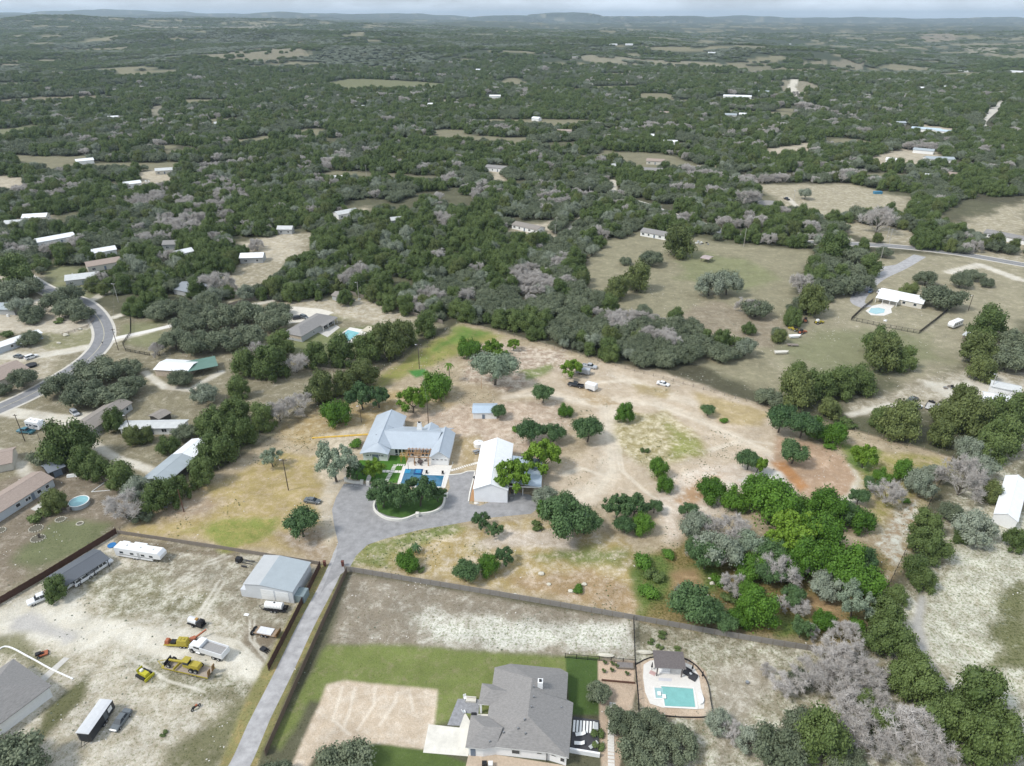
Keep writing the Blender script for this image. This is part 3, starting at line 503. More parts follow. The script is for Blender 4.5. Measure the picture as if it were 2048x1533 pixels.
# ------------------------------------------------------------------ trees that stand apart: photo foot point, crown width, kind, label
TT = """
936 720 56 B round bright green tree in the far corner of the fenced property
985 713 40 Y smaller bright green tree right of the round one in the far corner
1002 727 34 Y low yellow-green tree just above the big silvery oak
990 774 96 S big silvery pale oak between the far corner and the small shed
1027 702 26 Y small yellow sapling close to the far boundary fence
826 828 62 Y yellow-green tree left of a pair behind the house roof
873 806 72 B darker green tree right of a pair behind the house roof
1143 757 42 Y green tree half hiding the silver pickup and grey trailer
672 858 66 B rounded two-tone green tree left of the house's west wing
725 822 60 N grey-green open oak behind the west wing, left of two
758 818 50 N grey-green open oak behind the west wing, right of two
708 899 36 R small green tree beside the west wing's left wall
545 936 42 L slender pale oak with bare trunk near the left boundary
672 968 84 L pale live oak with a leaning dark trunk beside the car park wall
715 962 40 N thin-trunked green tree beside the entrance path
748 957 44 Y light green tree leaning over the front walk
766 1018 68 N left part of the dark oak group in front of the pool
800 1018 62 M middle oak of the group in front of the pool
840 1016 70 N right-hand oak of the group in front of the pool
876 1006 34 N outermost low oak limb beside the car park by the pool
996 838 36 M green tree standing against the small white shed
1086 808 48 M round olive-green tree between the small shed and the black pickup
1130 838 34 B neat ball-shaped green tree below the black pickup
1250 849 44 B round green tree beside the dirt track junction
1062 888 62 M spreading oak behind the white barn, left of two
1106 886 52 M spreading oak behind the white barn, right of two
1032 866 24 R little green bush left of the spreading oaks behind the barn
1085 950 74 Y tall light green tree shading the barn's open lean-to
1024 990 74 Y open green tree rising over the white barn's lean-to roof
1175 887 64 M twin-trunked oak standing alone west of the dirt track
1415 834 32 M small blue-green bush near the far boundary, alone on bare soil
1448 848 22 R tiny green sprig right of the small blue-green bush
1290 907 20 K little dark bush in the grassy island beside the track
1316 962 44 B upper of two green trees at the tip of the grassy island
1332 990 42 B lower of two green trees at the tip of the grassy island
1496 942 48 M dark half of the tree pair left of the red earth mound
1514 948 36 Y yellow-green half of the tree pair left of the red earth mound
1585 930 58 M airy oak standing on top of the red earth mound
1558 868 66 M first oak of the row along the far right boundary
1602 880 66 M second oak of the row along the far right boundary
1642 888 56 B third tree of the row along the far right boundary
1678 900 50 B last bright tree of the row along the far right boundary
1664 903 28 R low bush at the foot of the far right tree row
1726 938 46 Y tall light green tree behind the red mound's edge
1765 970 34 B small round tree right of the rubble at the mound's edge
1806 966 42 B round green tree near the right corner of the property
1740 985 32 M dark blue-green bush on the pale rubble
1778 1018 54 D leafless grey tree inside the right corner of the property
1838 992 60 P wide pale grey-green tree touching the right boundary
1862 960 40 P pale upper bush in the property's right corner
1815 1010 20 R tiny bush right of the leafless grey tree
1716 1012 34 M bluish oak at the lower edge of the mound
1724 1072 54 B round vivid tree at the upper right of the green wood
1088 1012 56 P grey-green oak at the end of the paved drive
1092 1040 44 B yellowish tree on the left flank of the big oak clump
1128 1082 100 M large dark oak of the clump below the dirt yard
1168 1072 66 M right-hand oak of the clump below the dirt yard
1132 1040 70 M upper oak of the clump below the dirt yard
1074 1062 30 K small bush at the left foot of the big oak clump
1232 1042 56 N open green tree left of three below the dirt yard
1268 1036 54 N open green tree with a dark trunk in the middle of three
1308 1028 34 M small oak right of three below the dirt yard
1250 1068 46 M low oak below the three open green trees
1290 1076 52 B bright low tree below the three open green trees
962 1058 40 N flat-topped little oak south of the barn
988 1076 34 N second flat-topped little oak south of the barn
812 1146 50 B round green bush beside the boundary near the lane
838 1146 24 K dark little bush right of the round one near the lane
932 1166 56 M tall dark blue-green tree near the lower boundary
980 1158 52 B bright rounded tree right of the tall dark one
1008 1130 42 N open light tree above the bright rounded one
1156 1190 30 R weedy green shrub against the lower boundary
605 1078 72 M dark green tree beside the parked black car
1376 1036 34 M small grey-green tree at the head of the gully
1392 1080 60 P grey-green oak on the left edge of the big wood
1436 1134 78 P huge half-dead oak with silver limbs in the big wood
1492 1116 66 S pale right half of the huge half-dead oak
1458 1104 74 D silver dead limbs above the huge oak
1420 1140 62 D silver dead limbs at the front of the huge oak
1410 1142 54 M dark oak under the huge oak's left side
1392 1120 44 M dark oak left of the dead silver limbs
1428 1014 54 B dense green tree at the upper left of the big wood
1470 1030 50 B dense green tree second from the left on the wood's upper edge
1510 1022 62 B vivid tree on the wood's upper edge below the gravel
1555 1032 72 B vivid large tree on the wood's upper edge
1545 1070 84 B vivid tree in the heart of the wood, upper
1600 1058 60 B vivid tree below the mound's rubble
1655 1062 66 B dense tree at the wood's upper right
1690 1048 44 M dark tree between the wood and the vivid round tree
1600 1112 86 Y yellow-green tree in the middle of the wood
1560 1120 56 Y yellow-green tree left of the wood's middle
1644 1130 84 B broad green tree right of the wood's middle
1580 1162 60 B green tree below the wood's middle
1620 1170 70 B green tree at the centre right of the wood
1690 1180 84 B broad vivid tree at the wood's right side
1660 1150 60 B tree between the two broad ones at the wood's right
1722 1206 76 B vivid tree beside the right boundary line of trees
1718 1150 50 M shaded oak behind the broad vivid tree
1505 1168 56 B green tree below the huge half-dead oak
1536 1172 50 M dark tree right of the green one below the dead oak
1540 1130 54 M dark shaded tree behind the wood's middle clearing
1466 1196 42 D small leafless tree in the lower left of the wood
1466 1206 44 K dark bush under the small leafless tree
1500 1216 42 B light green bush low in the wood
1520 1196 36 R bush above the light green one low in the wood
1378 1248 84 M large dark oak near the lower fence
1366 1212 50 P grey-topped oak above the large dark oak
1420 1252 52 M smaller oak right of the large dark one by the lower fence
1446 1266 44 M oak sticking out past the lower fence
1516 1272 72 B wide bright tree by the lower fence
1480 1262 44 B bright bush left of the wide bright tree
1560 1180 60 D grey leafless tree in the wood's lower clearing
1590 1164 44 D lilac-grey leafless tree right of the wood's clearing
1644 1196 56 P pale sage tree at the wood's lower right
1662 1180 34 D pale twiggy top behind the pale sage tree
1565 1226 28 D slim grey snag left of three low in the wood
1598 1238 36 D grey snag in the middle of three low in the wood
1624 1280 26 D grey snag right of three, close to the lower fence
1584 1212 40 M oak among the three grey snags
1600 1278 40 N green tree between the snags and the lower fence
1650 1268 40 B round bush near the lower right boundary
1704 1238 66 L pale green spreading tree near the lower right corner
1722 1270 44 R bush in the property's lower right corner
1690 1292 40 D pale twiggy bush at the lower right corner fence
1290 1142 54 R patch of bright scrub at the wood's left margin
1310 1166 44 K patch of dull scrub at the wood's left margin
1300 1200 52 R lower patch of bright scrub at the wood's left margin
1340 1120 36 R small bright bush by the end of the gully
1440 1178 40 R bush in the golden clearing of the wood
1858 1078 54 C cedar against the outside of the right boundary, uppermost of a column
1862 1132 66 C broad cedar outside the right boundary beside the white clearing
1834 1170 54 C cedar outside the right boundary, below the broad one
1848 1188 44 C small cedar at the clearing's edge outside the right boundary
1900 1040 50 O oak outside the property's right corner
1944 1086 76 P grey live oak left of the long white barn
1924 1092 30 C small round cedar under the grey live oak
1930 1006 72 D bare silver thicket outside the property's right corner
1954 960 60 P greyish oak near the property's right corner tip
1980 935 60 C cedar between the corner and the long white barn
2010 915 70 C cedar uphill of the long white barn
1940 925 60 P grey bushy oak above the property's right corner
1985 1010 36 G olive bush at the long white barn's corner
2036 1108 40 C cedar at the right picture edge below the white barn
1796 1222 44 C cedar just outside the lower right boundary
1770 1276 66 C cedar outside the property's lower right corner
1786 1330 80 C dense cedar below the property's lower right corner
1828 1364 60 C cedar between the corner and the foot path
1856 1424 84 C round cedar on the left of the foot path
1810 1400 60 C cedar left of the round one by the foot path
1962 1462 92 C large round cedar on the right side below the path
1924 1500 80 C cedar in the lower right corner, left of the large one
2006 1516 80 C cedar in the lower right corner, outermost
1870 1492 66 C cedar among the bare trees at the lower right
1990 1550 90 C cedar cut by the picture's lower right corner
1660 1352 84 D bare grey tree below the corner fence, uppermost
1716 1352 70 D bare grey tree right under the property corner
1630 1392 84 D bare grey tree left of the lower right thicket
1680 1410 90 D bare grey tree in the middle of the lower right thicket
1738 1392 76 D bare grey tree with white limbs beside the dense cedar
1700 1462 84 D bare grey tree low in the thicket
1756 1452 70 D bare grey tree right side of the thicket
1748 1524 100 D broad silver bare tree at the lower edge, left
1818 1516 100 D broad silver bare tree at the lower edge, middle
1866 1550 90 D broad silver bare tree cut by the lower edge
1535 1356 30 D small bare bush alone below the fence
1574 1402 62 D bare bushy tree left end of the lower thicket
1600 1372 50 O dark oak among the bare trees' left end
1766 1486 60 C dark cedar between the bare trees
1726 1432 44 C small dark cedar in the heart of the bare thicket
1610 1478 84 O dark oak below the thicket's left end
1556 1526 96 O dark oak at the lower edge under the thicket
1644 1540 96 C cedar at the lower edge left of the silver trees
1500 1500 60 P grey oak at the lower edge right of the pool
1690 1540 70 O dark oak at the lower edge beside the silver trees
1252 1478 76 O live oak by the stepping-stone path, left
1300 1468 70 O live oak overhanging the pool's lower left
1284 1530 90 O live oak beside the pool, at the lower edge
1352 1508 80 O live oak below the pool
1195 1400 56 O dark tree overhanging the small lawn
1230 1440 40 O small oak between lawn and stepping-stone path
1436 1462 54 P sparse grey tree right of the pool
1462 1488 50 D twiggy tree right of the pool
1196 1478 26 K clipped round shrub next to the dark deck
1198 1502 24 K second clipped shrub next to the dark deck
1325 1278 22 K dark juniper bush between fence and pergola
1303 1290 16 K little bush left of the dark juniper
1320 1300 16 K little bush below the dark juniper
1356 1306 18 K round bush right of the pergola
690 1560 110 O oak at the lower edge beside the sandy plot
552 1570 70 O scrubby oak at the lower edge by the lane's fence
30 1562 120 O big dark oak in the lower left corner
108 1208 48 C round green tree beside the metal carport
326 1474 14 K tiny weed clump near the motorcycle
"""
LEFT = """
130 938 84 C dark tree clump over the dark shed, middle
94 930 56 O grey-green tree left of the dark shed's trees
160 958 54 C dark tree right of the dark shed
192 968 52 C dark tree left of the dirt track behind the garden fence
238 990 58 C green tree left of the long grey barn
276 1002 60 P pale-limbed oak in front of the long grey barn
318 1030 70 C dark tree beside the boundary below the grey barn
246 1050 56 D thin silvery tree above the brown fence corner
284 1044 40 O low oak hugging the boundary's left corner
352 1008 50 C dark tree right of the grey barn's near end
400 982 60 C dark tree between grey barn and boundary
432 940 78 C tall dark tree beside the grey barn's roof
426 888 70 C dark round tree behind the long grey barn
372 880 50 O oak at the white mobile home's right end
480 900 64 C dark tree right of the tall pair by the boundary
466 860 62 C dark tree halfway up the boundary strip
524 868 56 C dark tree near the boundary with a grey one beside
556 850 50 D silver leafless tree on the boundary strip
600 832 48 D silver leafless tree above the slender pale oak
640 812 66 G olive tree on the boundary strip
690 800 60 G olive tree right of the silver leafless tree
726 782 66 G warm green tree close outside the boundary
476 802 48 C rounded dark tree in the meadow left of the boundary
410 806 56 P pale grey oak beside the curved dirt track
360 772 52 O dark oak in front of the green-and-white roof
486 762 60 C dark tree at the left end of the row below the pool house
536 768 74 C dark tree in the row below the pool house
515 742 50 D pale bare tree left in the row below the pool house
590 752 48 D pale bare tree right in the row below the pool house
560 720 60 C dark tree at the back of the row below the pool house
628 740 56 C round dark tree in the row below the turquoise pool
682 738 64 C round dark tree right below the turquoise pool
734 732 66 C dark tree below the tan gazebo, left
776 726 76 G tall dark tree below the tan gazebo, right
806 700 60 G dark tree near the boundary's upper stretch
850 676 54 C dark tree just outside the far corner
350 702 64 O live oak at the left end of the long oak grove
398 708 74 O live oak in the long grove, front left
450 700 76 O live oak in the long grove, front middle
500 690 72 O live oak in the long grove, front right
380 668 66 O live oak at the grove's back left
436 656 76 O live oak at the grove's back middle
494 650 76 O live oak at the grove's back right
548 662 72 O live oak at the grove's right end
558 636 60 O live oak reaching over the pool house parking
124 796 70 O live oak on the left of the roadside grove
170 812 80 O live oak in front of the roadside grove
226 810 74 O live oak front right of the roadside grove
262 790 62 O live oak at the roadside grove's right end
196 766 82 O live oak in the middle of the roadside grove
252 752 60 O live oak at the top of the roadside grove
112 624 54 O live oak left in the clump inside the road bend
140 634 56 O live oak in the middle of the clump inside the road bend
166 642 44 O live oak right in the clump inside the road bend
140 612 60 O live oak at the back of the clump inside the road bend
16 606 70 O live oak at the left edge above the road bend
52 592 56 O oak beside the road at the upper left bend
22 576 60 C cedar at the left edge above the bend
44 630 44 P pale oak by the grey roof at the left edge
62 642 48 O spreading oak left of the road bend's oaks
46 776 54 O low live oak near the tan-roofed house
6 790 34 O small oak at the left edge below the tan-roofed house
10 676 24 K small bush behind the white mobile home at the left edge
66 650 24 O small oak on the pale yard left of the bend
115 648 20 K bush beside the yard's drive
60 690 40 O scruffy tree in front of the white mobile home
322 640 58 O live oak left of the garden fence
352 632 56 O live oak second left of the garden fence
386 636 56 O live oak beside the grey-roofed house
420 618 50 O live oak behind the garden fence
392 600 40 C small cedar beside the grey-roofed house
432 596 50 D bare pinkish tree right of the grey-roofed house
408 578 40 C cedar right behind the grey-roofed house
236 590 24 O small oak by the gravel forecourt
312 716 26 D small bare tree beside the roadside wire fence
226 868 44 C round tree against the brown mobile home's wall
290 890 34 G bush in front of the white mobile home
264 896 40 G shrub thicket left in front of the white mobile home
334 912 40 C round bush in the meadow left of the grey barn
104 1034 48 G small tree beside the round swimming pool
72 1046 38 K leafy shrub in the left garden
690 614 34 C cedar left of the grey garden shed
778 628 40 C round cedar at the end of the plank fence
812 634 44 C cedar beyond the plank fence
"""
RIGHT = """
1358 520 70 G big round dense tree beside the white mobile home in the meadow
1302 532 54 O oak clump left of the big round tree
1250 530 28 O small oak left of the oak clump in the meadow
1276 588 62 G olive-brown tree at the meadow's left edge
1236 604 56 G olive-brown tree nearer the wood at the meadow's left edge
1418 594 62 P wide grey oak alone in the meadow, left lobe
1454 592 62 P wide grey oak alone in the meadow, right lobe
1512 636 64 O grey and green oak on the meadow's right
1496 632 36 D white dead limbs of the oak on the meadow's right
1286 634 40 O dark rounded oak at the thicket's edge
1346 656 32 C upright cedar at the thicket's edge
1627 638 58 G round dense tree near the old machines
1606 592 44 D dead grey tree left of the roadside oaks
1650 592 66 O oak of the roadside group by the pool house, front left
1690 588 66 O oak of the roadside group by the pool house, front right
1728 582 48 O oak above the parked cars
1656 556 62 O oak in the middle of the roadside group
1700 556 56 O oak at the right of the roadside group
1672 524 60 C cedar at the top of the roadside group
1710 528 50 O oak at the top right of the roadside group
1746 556 46 C round oak beside the paved drive
1850 572 46 O compact round oak in the dry field
1884 618 74 O big oak at the right end of the pool house
1820 602 34 G tree in the pool house's back yard
1920 576 42 O airy little tree in the dry field, left of three
1946 562 36 O airy little tree in the dry field, top of three
1972 574 26 O airy little tree in the dry field, right of three
1766 516 36 O oak by the road beside the white pole
1560 690 32 G green tree left of the old yellow machines, lower
1556 672 30 O green tree left of the old yellow machines, upper
1500 672 28 C little cedar at the thicket's lower right
1596 770 42 C upright cedar on the track bend
1596 822 76 G olive dense tree just outside the far right boundary
1640 806 64 C cedar beyond the far right boundary, left
1686 800 66 C cedar beyond the far right boundary, middle
1728 796 62 C cedar beyond the far right boundary, right
1662 842 44 G bush pressed against the far right boundary
1770 752 70 G broad tree left in the clump above the dirt yard
1812 748 52 C tree right in the clump above the dirt yard
1768 716 60 C tree at the back of the clump above the dirt yard
1806 888 76 G round dense tree near the junk trailers
1764 866 44 C cedar left of the round tree near the junk trailers
1700 858 36 K bush on the boundary left of the junk trailers
1984 686 60 C tree above right, beside the storage crates
2030 700 60 O oak at the right picture edge beside the crates
1964 738 66 G tree below the storage crates, left
2012 742 70 O oak below the storage crates, middle
2044 736 60 O oak at the right edge below the crates
1968 770 50 G tree above the white metal building
1900 866 60 G dense tree left of the white metal building
1946 880 70 G dense tree below the white metal building
2000 872 66 C dense cedar below the white metal building, right
2040 862 60 C cedar at the right edge below the white metal building
1886 900 50 G bush between dirt yard and the property
1930 830 50 G tree beside the rusty trailers
1500 420 40 D bare tree beyond the road
1610 400 30 P thin tree beside the pale pole
1714 440 42 O small oak alone in the upper dry field
1760 470 50 D pale bare thicket by the road
"""
for tab in (TT, LEFT, RIGHT):
    for ln in tab.strip().split('\n'):
        u, v, w, k, lab = ln.split(' ', 4); tree(float(u), float(v), float(w), k, lab)
# ------------------------------------------------------------------ woods: the nearest trees stand singly, the rest is one stand per kind
OPEN = [[(925, 642), (1908, 915), (1710, 1305), (690, 1135), (420, 1560), (-60, 1560), (-60, 1215), (232, 1066), (240, 1062)],
        [(-60, 535), (75, 556), (240, 622), (300, 645), (470, 600), (640, 606), (700, 590), (860, 640), (925, 642), (240, 1062), (-60, 1215)],
        [(500, 1560), (690, 1135), (1710, 1305), (1790, 1180), (1880, 1010), (1908, 915), (1960, 890), (2200, 860), (2200, 1560)],
        [(1165, 545), (1205, 488), (1290, 462), (1480, 488), (1640, 500), (1610, 560), (1580, 640), (1560, 700), (1740, 700), (1560, 800), (1470, 765), (1500, 735), (1480, 690), (1400, 680), (1350, 640), (1240, 640), (1175, 590)],
        [(1560, 760), (1545, 700), (1640, 612), (1700, 540), (1740, 500), (2200, 515), (2200, 640), (2200, 830), (1930, 860), (1900, 915), (1600, 830)],
        [(1500, 372), (1560, 366), (1700, 368), (1835, 398), (1820, 425), (1690, 440), (1640, 440), (1560, 425)], [(1850, 440), (1930, 400), (2200, 380), (2200, 470), (1940, 470)],
        [(440, 560), (560, 470), (640, 462), (618, 520), (500, 592), (430, 596)], [(85, 520), (160, 540), (190, 590), (100, 575)],
        [(1020, 440), (1112, 440), (1105, 475), (1050, 500)], [(690, 420), (740, 412), (742, 440), (700, 446)], [(-20, 352), (55, 356), (52, 384), (-20, 392)], [(270, 345), (350, 336), (350, 374), (285, 384)],
        [(1520, 302), (1620, 286), (1624, 318), (1530, 318)], [(1715, 320), (1800, 300), (1870, 306), (1895, 322), (1800, 342), (1745, 334)], [(975, 332), (1010, 332), (1012, 362), (980, 362)], [(1840, 250), (1925, 262), (1915, 272), (1850, 266)],
        [(2000, 200), (1960, 235), (1965, 262), (2010, 268), (1985, 250), (2010, 206)], [(775, 555), (830, 560), (830, 600), (780, 590)], [(450, 470), (500, 480), (560, 470), (470, 520)]] + [f[0] for f in FIELDS]
OPENW = [PP(p) for p in OPEN]
LINES = [([(-40, 520), (60, 565), (100, 580), (150, 600), (200, 640), (205, 690), (150, 740), (0, 815)], 14), ([(1150, 386), (1240, 398), (1330, 425), (1440, 462), (1560, 480), (1700, 488), (2100, 540)], 11), ([(1226, 395), (1226, 360)], 7), ([(1110, 480), (1170, 430), (1215, 400)], 5),
         ([(1590, 160), (1583, 175), (1597, 190)], 22), ([(500, 320), (350, 340)], 8), ([(1575, 395), (1600, 420), (1640, 440)], 7)]
LINEW = [(PP(p), w) for p, w in LINES]
SITES = []     # ground kept clear round buildings: (x, y, radius)
def free(x, y):
    ok = np.ones(x.shape, bool)
    for p in OPENW:
        q = np.array(p); i = np.nonzero((x > q[:, 0].min()) & (x < q[:, 0].max()) & (y > q[:, 1].min()) & (y < q[:, 1].max()))[0]
        if len(i): ok[i] &= ~in_poly(x[i], y[i], p)
    for p, w in LINEW: ok &= seg_dist(x, y, p, False) > w / 2 + 1.5
    for sx, sy, sr in SITES: ok &= np.hypot(x - sx, y - sy) > sr
    return ok
def woods():
    allx = []
    # (inner radius, outer radius, spacing, crown radius range)
    for r0, r1, sp, ra, rb in ((120, 620, 5.4, 2.3, 4.6), (620, 1100, 6.4, 2.6, 5.0), (1100, 1900, 8.2, 3.4, 6.0)):
        g = np.arange(-r1, r1, sp); yy = np.arange(60, r1, sp); X, Y = np.meshgrid(g, yy); X = X.ravel(); Y = Y.ravel()
        X = X + RN.uniform(-.45, .45, X.size) * sp; Y = Y + RN.uniform(-.45, .45, Y.size) * sp; R = np.hypot(X, Y)
        k = (R >= r0) & (R < r1) & (np.abs(np.arctan2(X, Y)) < radians(46)); X, Y, R = X[k], Y[k], R[k]
        u, v = proj(X, Y, 0)
        n = fbm(X / 38, Y / 38, 41, 3); gap = np.where(v > 330, .31, .27) + .06 * (u > 1480) ; k = (n > gap) & free(X, Y) & ((R < 520) | (fbm(X / 120, Y / 85, 101, 3) < .642)); X, Y, R, u, v = X[k], Y[k], R[k], u[k], v[k]
        kn = fbm(X / 30, Y / 30, 51, 3) + RN.uniform(-.16, .16, X.size); dn = fbm(X / 26, Y / 26, 61, 3) + RN.uniform(-.13, .13, X.size)
        kind = np.full(X.size, 'C'); kind[kn > .53] = 'O'; kind[(kn > .44) & (kn < .475)] = 'P'; kind[(kn > .475) & (kn < .50)] = 'G'
        bare = .695 - .13 * ((u > 1030) & (u < 1520) & (v > 540)) - .13 * ((u > 260) & (u < 560) & (v > 370) & (v < 500)) - .09 * ((u > 1400) & (u < 1720) & (v > 210) & (v < 300)) - .05 * ((u > 1080) & (u < 1600) & (v > 360) & (v < 480))
        kind[dn > bare + .04 * (R > 480) + .04 * (R > 900)] = 'D'
        rad = 1.22 * RN.uniform(ra, rb, X.size) * np.where(kind == 'O', 1.12, np.where(kind == 'D', .85, 1)); allx.append((X, Y, R, kind, rad, np.hypot(u - 1024, v - 700)))
    X, Y, R, K, RAD, _ = [np.concatenate(q) for q in zip(*allx)]
    tx = np.array([(t[0], t[1], t[2]) for t in TREES]); ok = np.ones(X.size, bool)
    near = np.nonzero(R < 500)[0]
    for x, y, r in tx:
        d = np.hypot(X[near] - x, Y[near] - y); ok[near[d < r * .9]] = False
    X, Y, R, K, RAD = X[ok], Y[ok], R[ok], K[ok], RAD[ok]
    u, v = proj(X, Y, 0); vis = (u > -40) & (u < 2090) & (v < 1600)
    order = np.argsort(np.where(vis, R, 1e9)); solo = order[:330]; NM = {'C': 'dark green cedar', 'O': 'grey-green live oak', 'P': 'pale grey oak', 'G': 'olive green tree', 'D': 'leafless grey tree'}
    for i in solo:
        x, y, k = X[i], Y[i], str(K[i]); uu, vv = u[i], v[i]
        if uu < 1130: z = 'in the wood ' + ('beyond the road bend' if uu < 250 else 'above the blue-grey hipped roof' if uu < 430 else 'left of the grey garden shed' if uu < 660 else 'behind the grey garden shed' if uu < 760 else 'beyond the right-hand plank fence' if uu < 860 else 'above the property\'s far corner' if uu < 970 else 'right of the far corner' if uu < 1050 else 'left of the silvery thicket')
        elif uu < 1560: z = 'in the silvery thicket ' + ('above the silver pickup' if uu < 1230 else 'above the lone white car' if uu < 1400 else 'at its right end')
        else: z = 'at right' + (' below the long white barn' if vv > 1000 else ' by the white metal building' if vv > 700 else ' along the far road')
        z += ', front rows' if vv > 640 else ', middle rows' if vv > 590 else ', back rows'
        tree_at(x, y, RAD[i], k, f'{NM[k]} {z}', f'{NM[k]}s {z}')
    rest = np.ones(X.size, bool); rest[solo] = False; Z = hgt(X, Y); Z[R < 900] = 0
    for k, nm, lab in (('C', 'cedar_wood', 'dark green cedars covering the land to the hills'), ('O', 'oak_wood', 'grey-green live oaks mixed through the cedar wood'), ('P', 'pale_oak_wood', 'pale grey oaks scattered in the wood'), ('G', 'olive_wood', 'olive green trees scattered in the wood'), ('D', 'bare_wood', 'leafless silver-grey trees scattered in the wood')):
        i = np.nonzero(rest & (K == k))[0]; scatter(nm, np.stack([X[i], Y[i], Z[i]], 1), RAD[i], RN.uniform(0, 6.28, len(i)), [SRC[k][c] for c in sorted(SRC[k])], KIND[k][2], lab)
    # far forest: the same trees, set wider apart with the distance and drawn larger only as groves
    FX, FY = [], []; FR = []
    for r0, r1, sp in ((1900, 3200, 14), (3200, 5600, 24), (5600, 12500, 52)):
        g = np.arange(-r1, r1, sp); X, Y = np.meshgrid(g, np.arange(0, r1, sp)); X = X.ravel() + RN.uniform(-.5, .5, X.size) * sp; Y = Y.ravel() + RN.uniform(-.5, .5, Y.size) * sp; R = np.hypot(X, Y)
        k = (R >= r0) & (R < r1) & (np.abs(np.arctan2(X, Y)) < radians(43)); X, Y, R = X[k], Y[k], R[k]; n = fbm(X / 90, Y / 90, 71, 3); az = np.arctan2(X, Y)
        k = (n > .30 + .13 * (az > .22)) & (free(X, Y) | (fbm(X / 45, Y / 45, 77, 2) > .54)) & (fbm(X / 120, Y / 85, 101, 3) - .03 * (R > 1500) * (az < .2) < .63); FX.append(X[k]); FY.append(Y[k]); FR.append(RN.uniform(.42, .72, k.sum()) * sp)
    X, Y, R = map(np.concatenate, (FX, FY, FR)); Z = hgt(X, Y); kn = fbm(X / 150, Y / 150, 81, 3) + RN.uniform(-.15, .15, X.size)
    for k, nm, m_, lab in (('C', 'far_cedar_forest', kn < .47, 'far cedar forest over the rolling hills'), ('G', 'far_olive_forest', (kn >= .47) & (kn < .53), 'far olive green groves over the rolling hills'), ('O', 'far_oak_forest', (kn >= .53) & (kn < .66), 'far oak groves over the rolling hills'), ('P', 'far_pale_forest', kn >= .66, 'far pale oak groves over the rolling hills')):
        i = np.nonzero(m_)[0]; scatter(nm, np.stack([X[i], Y[i], Z[i] - .25 * R[i] * (R[i] > 10)], 1), R[i], RN.uniform(0, 6.28, len(i)), [(q[0], None) for q in [SRC[k][c] for c in sorted(SRC[k])]], .62, lab, flat=True)
def scatter(name, pts, rad, rot, srcs, hr, label, flat=False):
    n = len(pts); me = bpy.data.meshes.new(name); me.vertices.add(n); me.vertices.foreach_set('co', pts.astype(np.float32).ravel())
    me.attributes.new('rad', 'FLOAT', 'POINT').data.foreach_set('value', rad.astype(np.float32)); me.attributes.new('rot', 'FLOAT', 'POINT').data.foreach_set('value', rot.astype(np.float32))
    hv = (hr * RN.uniform(.8, 1.2, n) * (np.minimum(1, 9 / rad) if flat else 1)); me.attributes.new('hgt', 'FLOAT', 'POINT').data.foreach_set('value', (rad * hv).astype(np.float32))
    me.attributes.new('pick', 'INT', 'POINT').data.foreach_set('value', RN.randint(0, len(srcs), n).astype(np.int32))
    o = link(name, me); o['kind'] = 'stuff'; o['label'] = label
    ng = bpy.data.node_groups.new(name, 'GeometryNodeTree'); ng.interface.new_socket('Geometry', in_out='INPUT', socket_type='NodeSocketGeometry'); ng.interface.new_socket('Geometry', in_out='OUTPUT', socket_type='NodeSocketGeometry')
    nn = ng.nodes.new; gi = nn('NodeGroupInput'); go = nn('NodeGroupOutput'); ip = nn('GeometryNodeInstanceOnPoints'); jn = nn('GeometryNodeJoinGeometry'); lk = ng.links.new
    for cr_, tk in reversed(srcs):
        a = nn('GeometryNodeObjectInfo'); a.inputs[0].default_value = cr_; g_ = a.outputs['Geometry']
        if tk is not None:
            b = nn('GeometryNodeObjectInfo'); b.inputs[0].default_value = tk; j2 = nn('GeometryNodeJoinGeometry'); lk(b.outputs['Geometry'], j2.inputs[0]); lk(g_, j2.inputs[0]); g_ = j2.outputs[0]
        ti = nn('GeometryNodeGeometryToInstance'); lk(g_, ti.inputs[0]); lk(ti.outputs[0], jn.inputs[0])
    def at(nm, ty):
        q = nn('GeometryNodeInputNamedAttribute'); q.data_type = ty; q.inputs[0].default_value = nm; return q.outputs[0]
    cs = nn('ShaderNodeCombineXYZ'); r_ = at('rad', 'FLOAT'); lk(r_, cs.inputs[0]); lk(r_, cs.inputs[1]); lk(at('hgt', 'FLOAT'), cs.inputs[2])
    cr2 = nn('ShaderNodeCombineXYZ'); lk(at('rot', 'FLOAT'), cr2.inputs[2])
    lk(gi.outputs[0], ip.inputs['Points']); lk(jn.outputs[0], ip.inputs['Instance']); ip.inputs['Pick Instance'].default_value = True; lk(at('pick', 'INT'), ip.inputs['Instance Index'])
    lk(cr2.outputs[0], ip.inputs['Rotation']); lk(cs.outputs[0], ip.inputs['Scale']); lk(ip.outputs[0], go.inputs[0])
    md = o.modifiers.new('scatter', 'NODES'); md.node_group = ng; return o
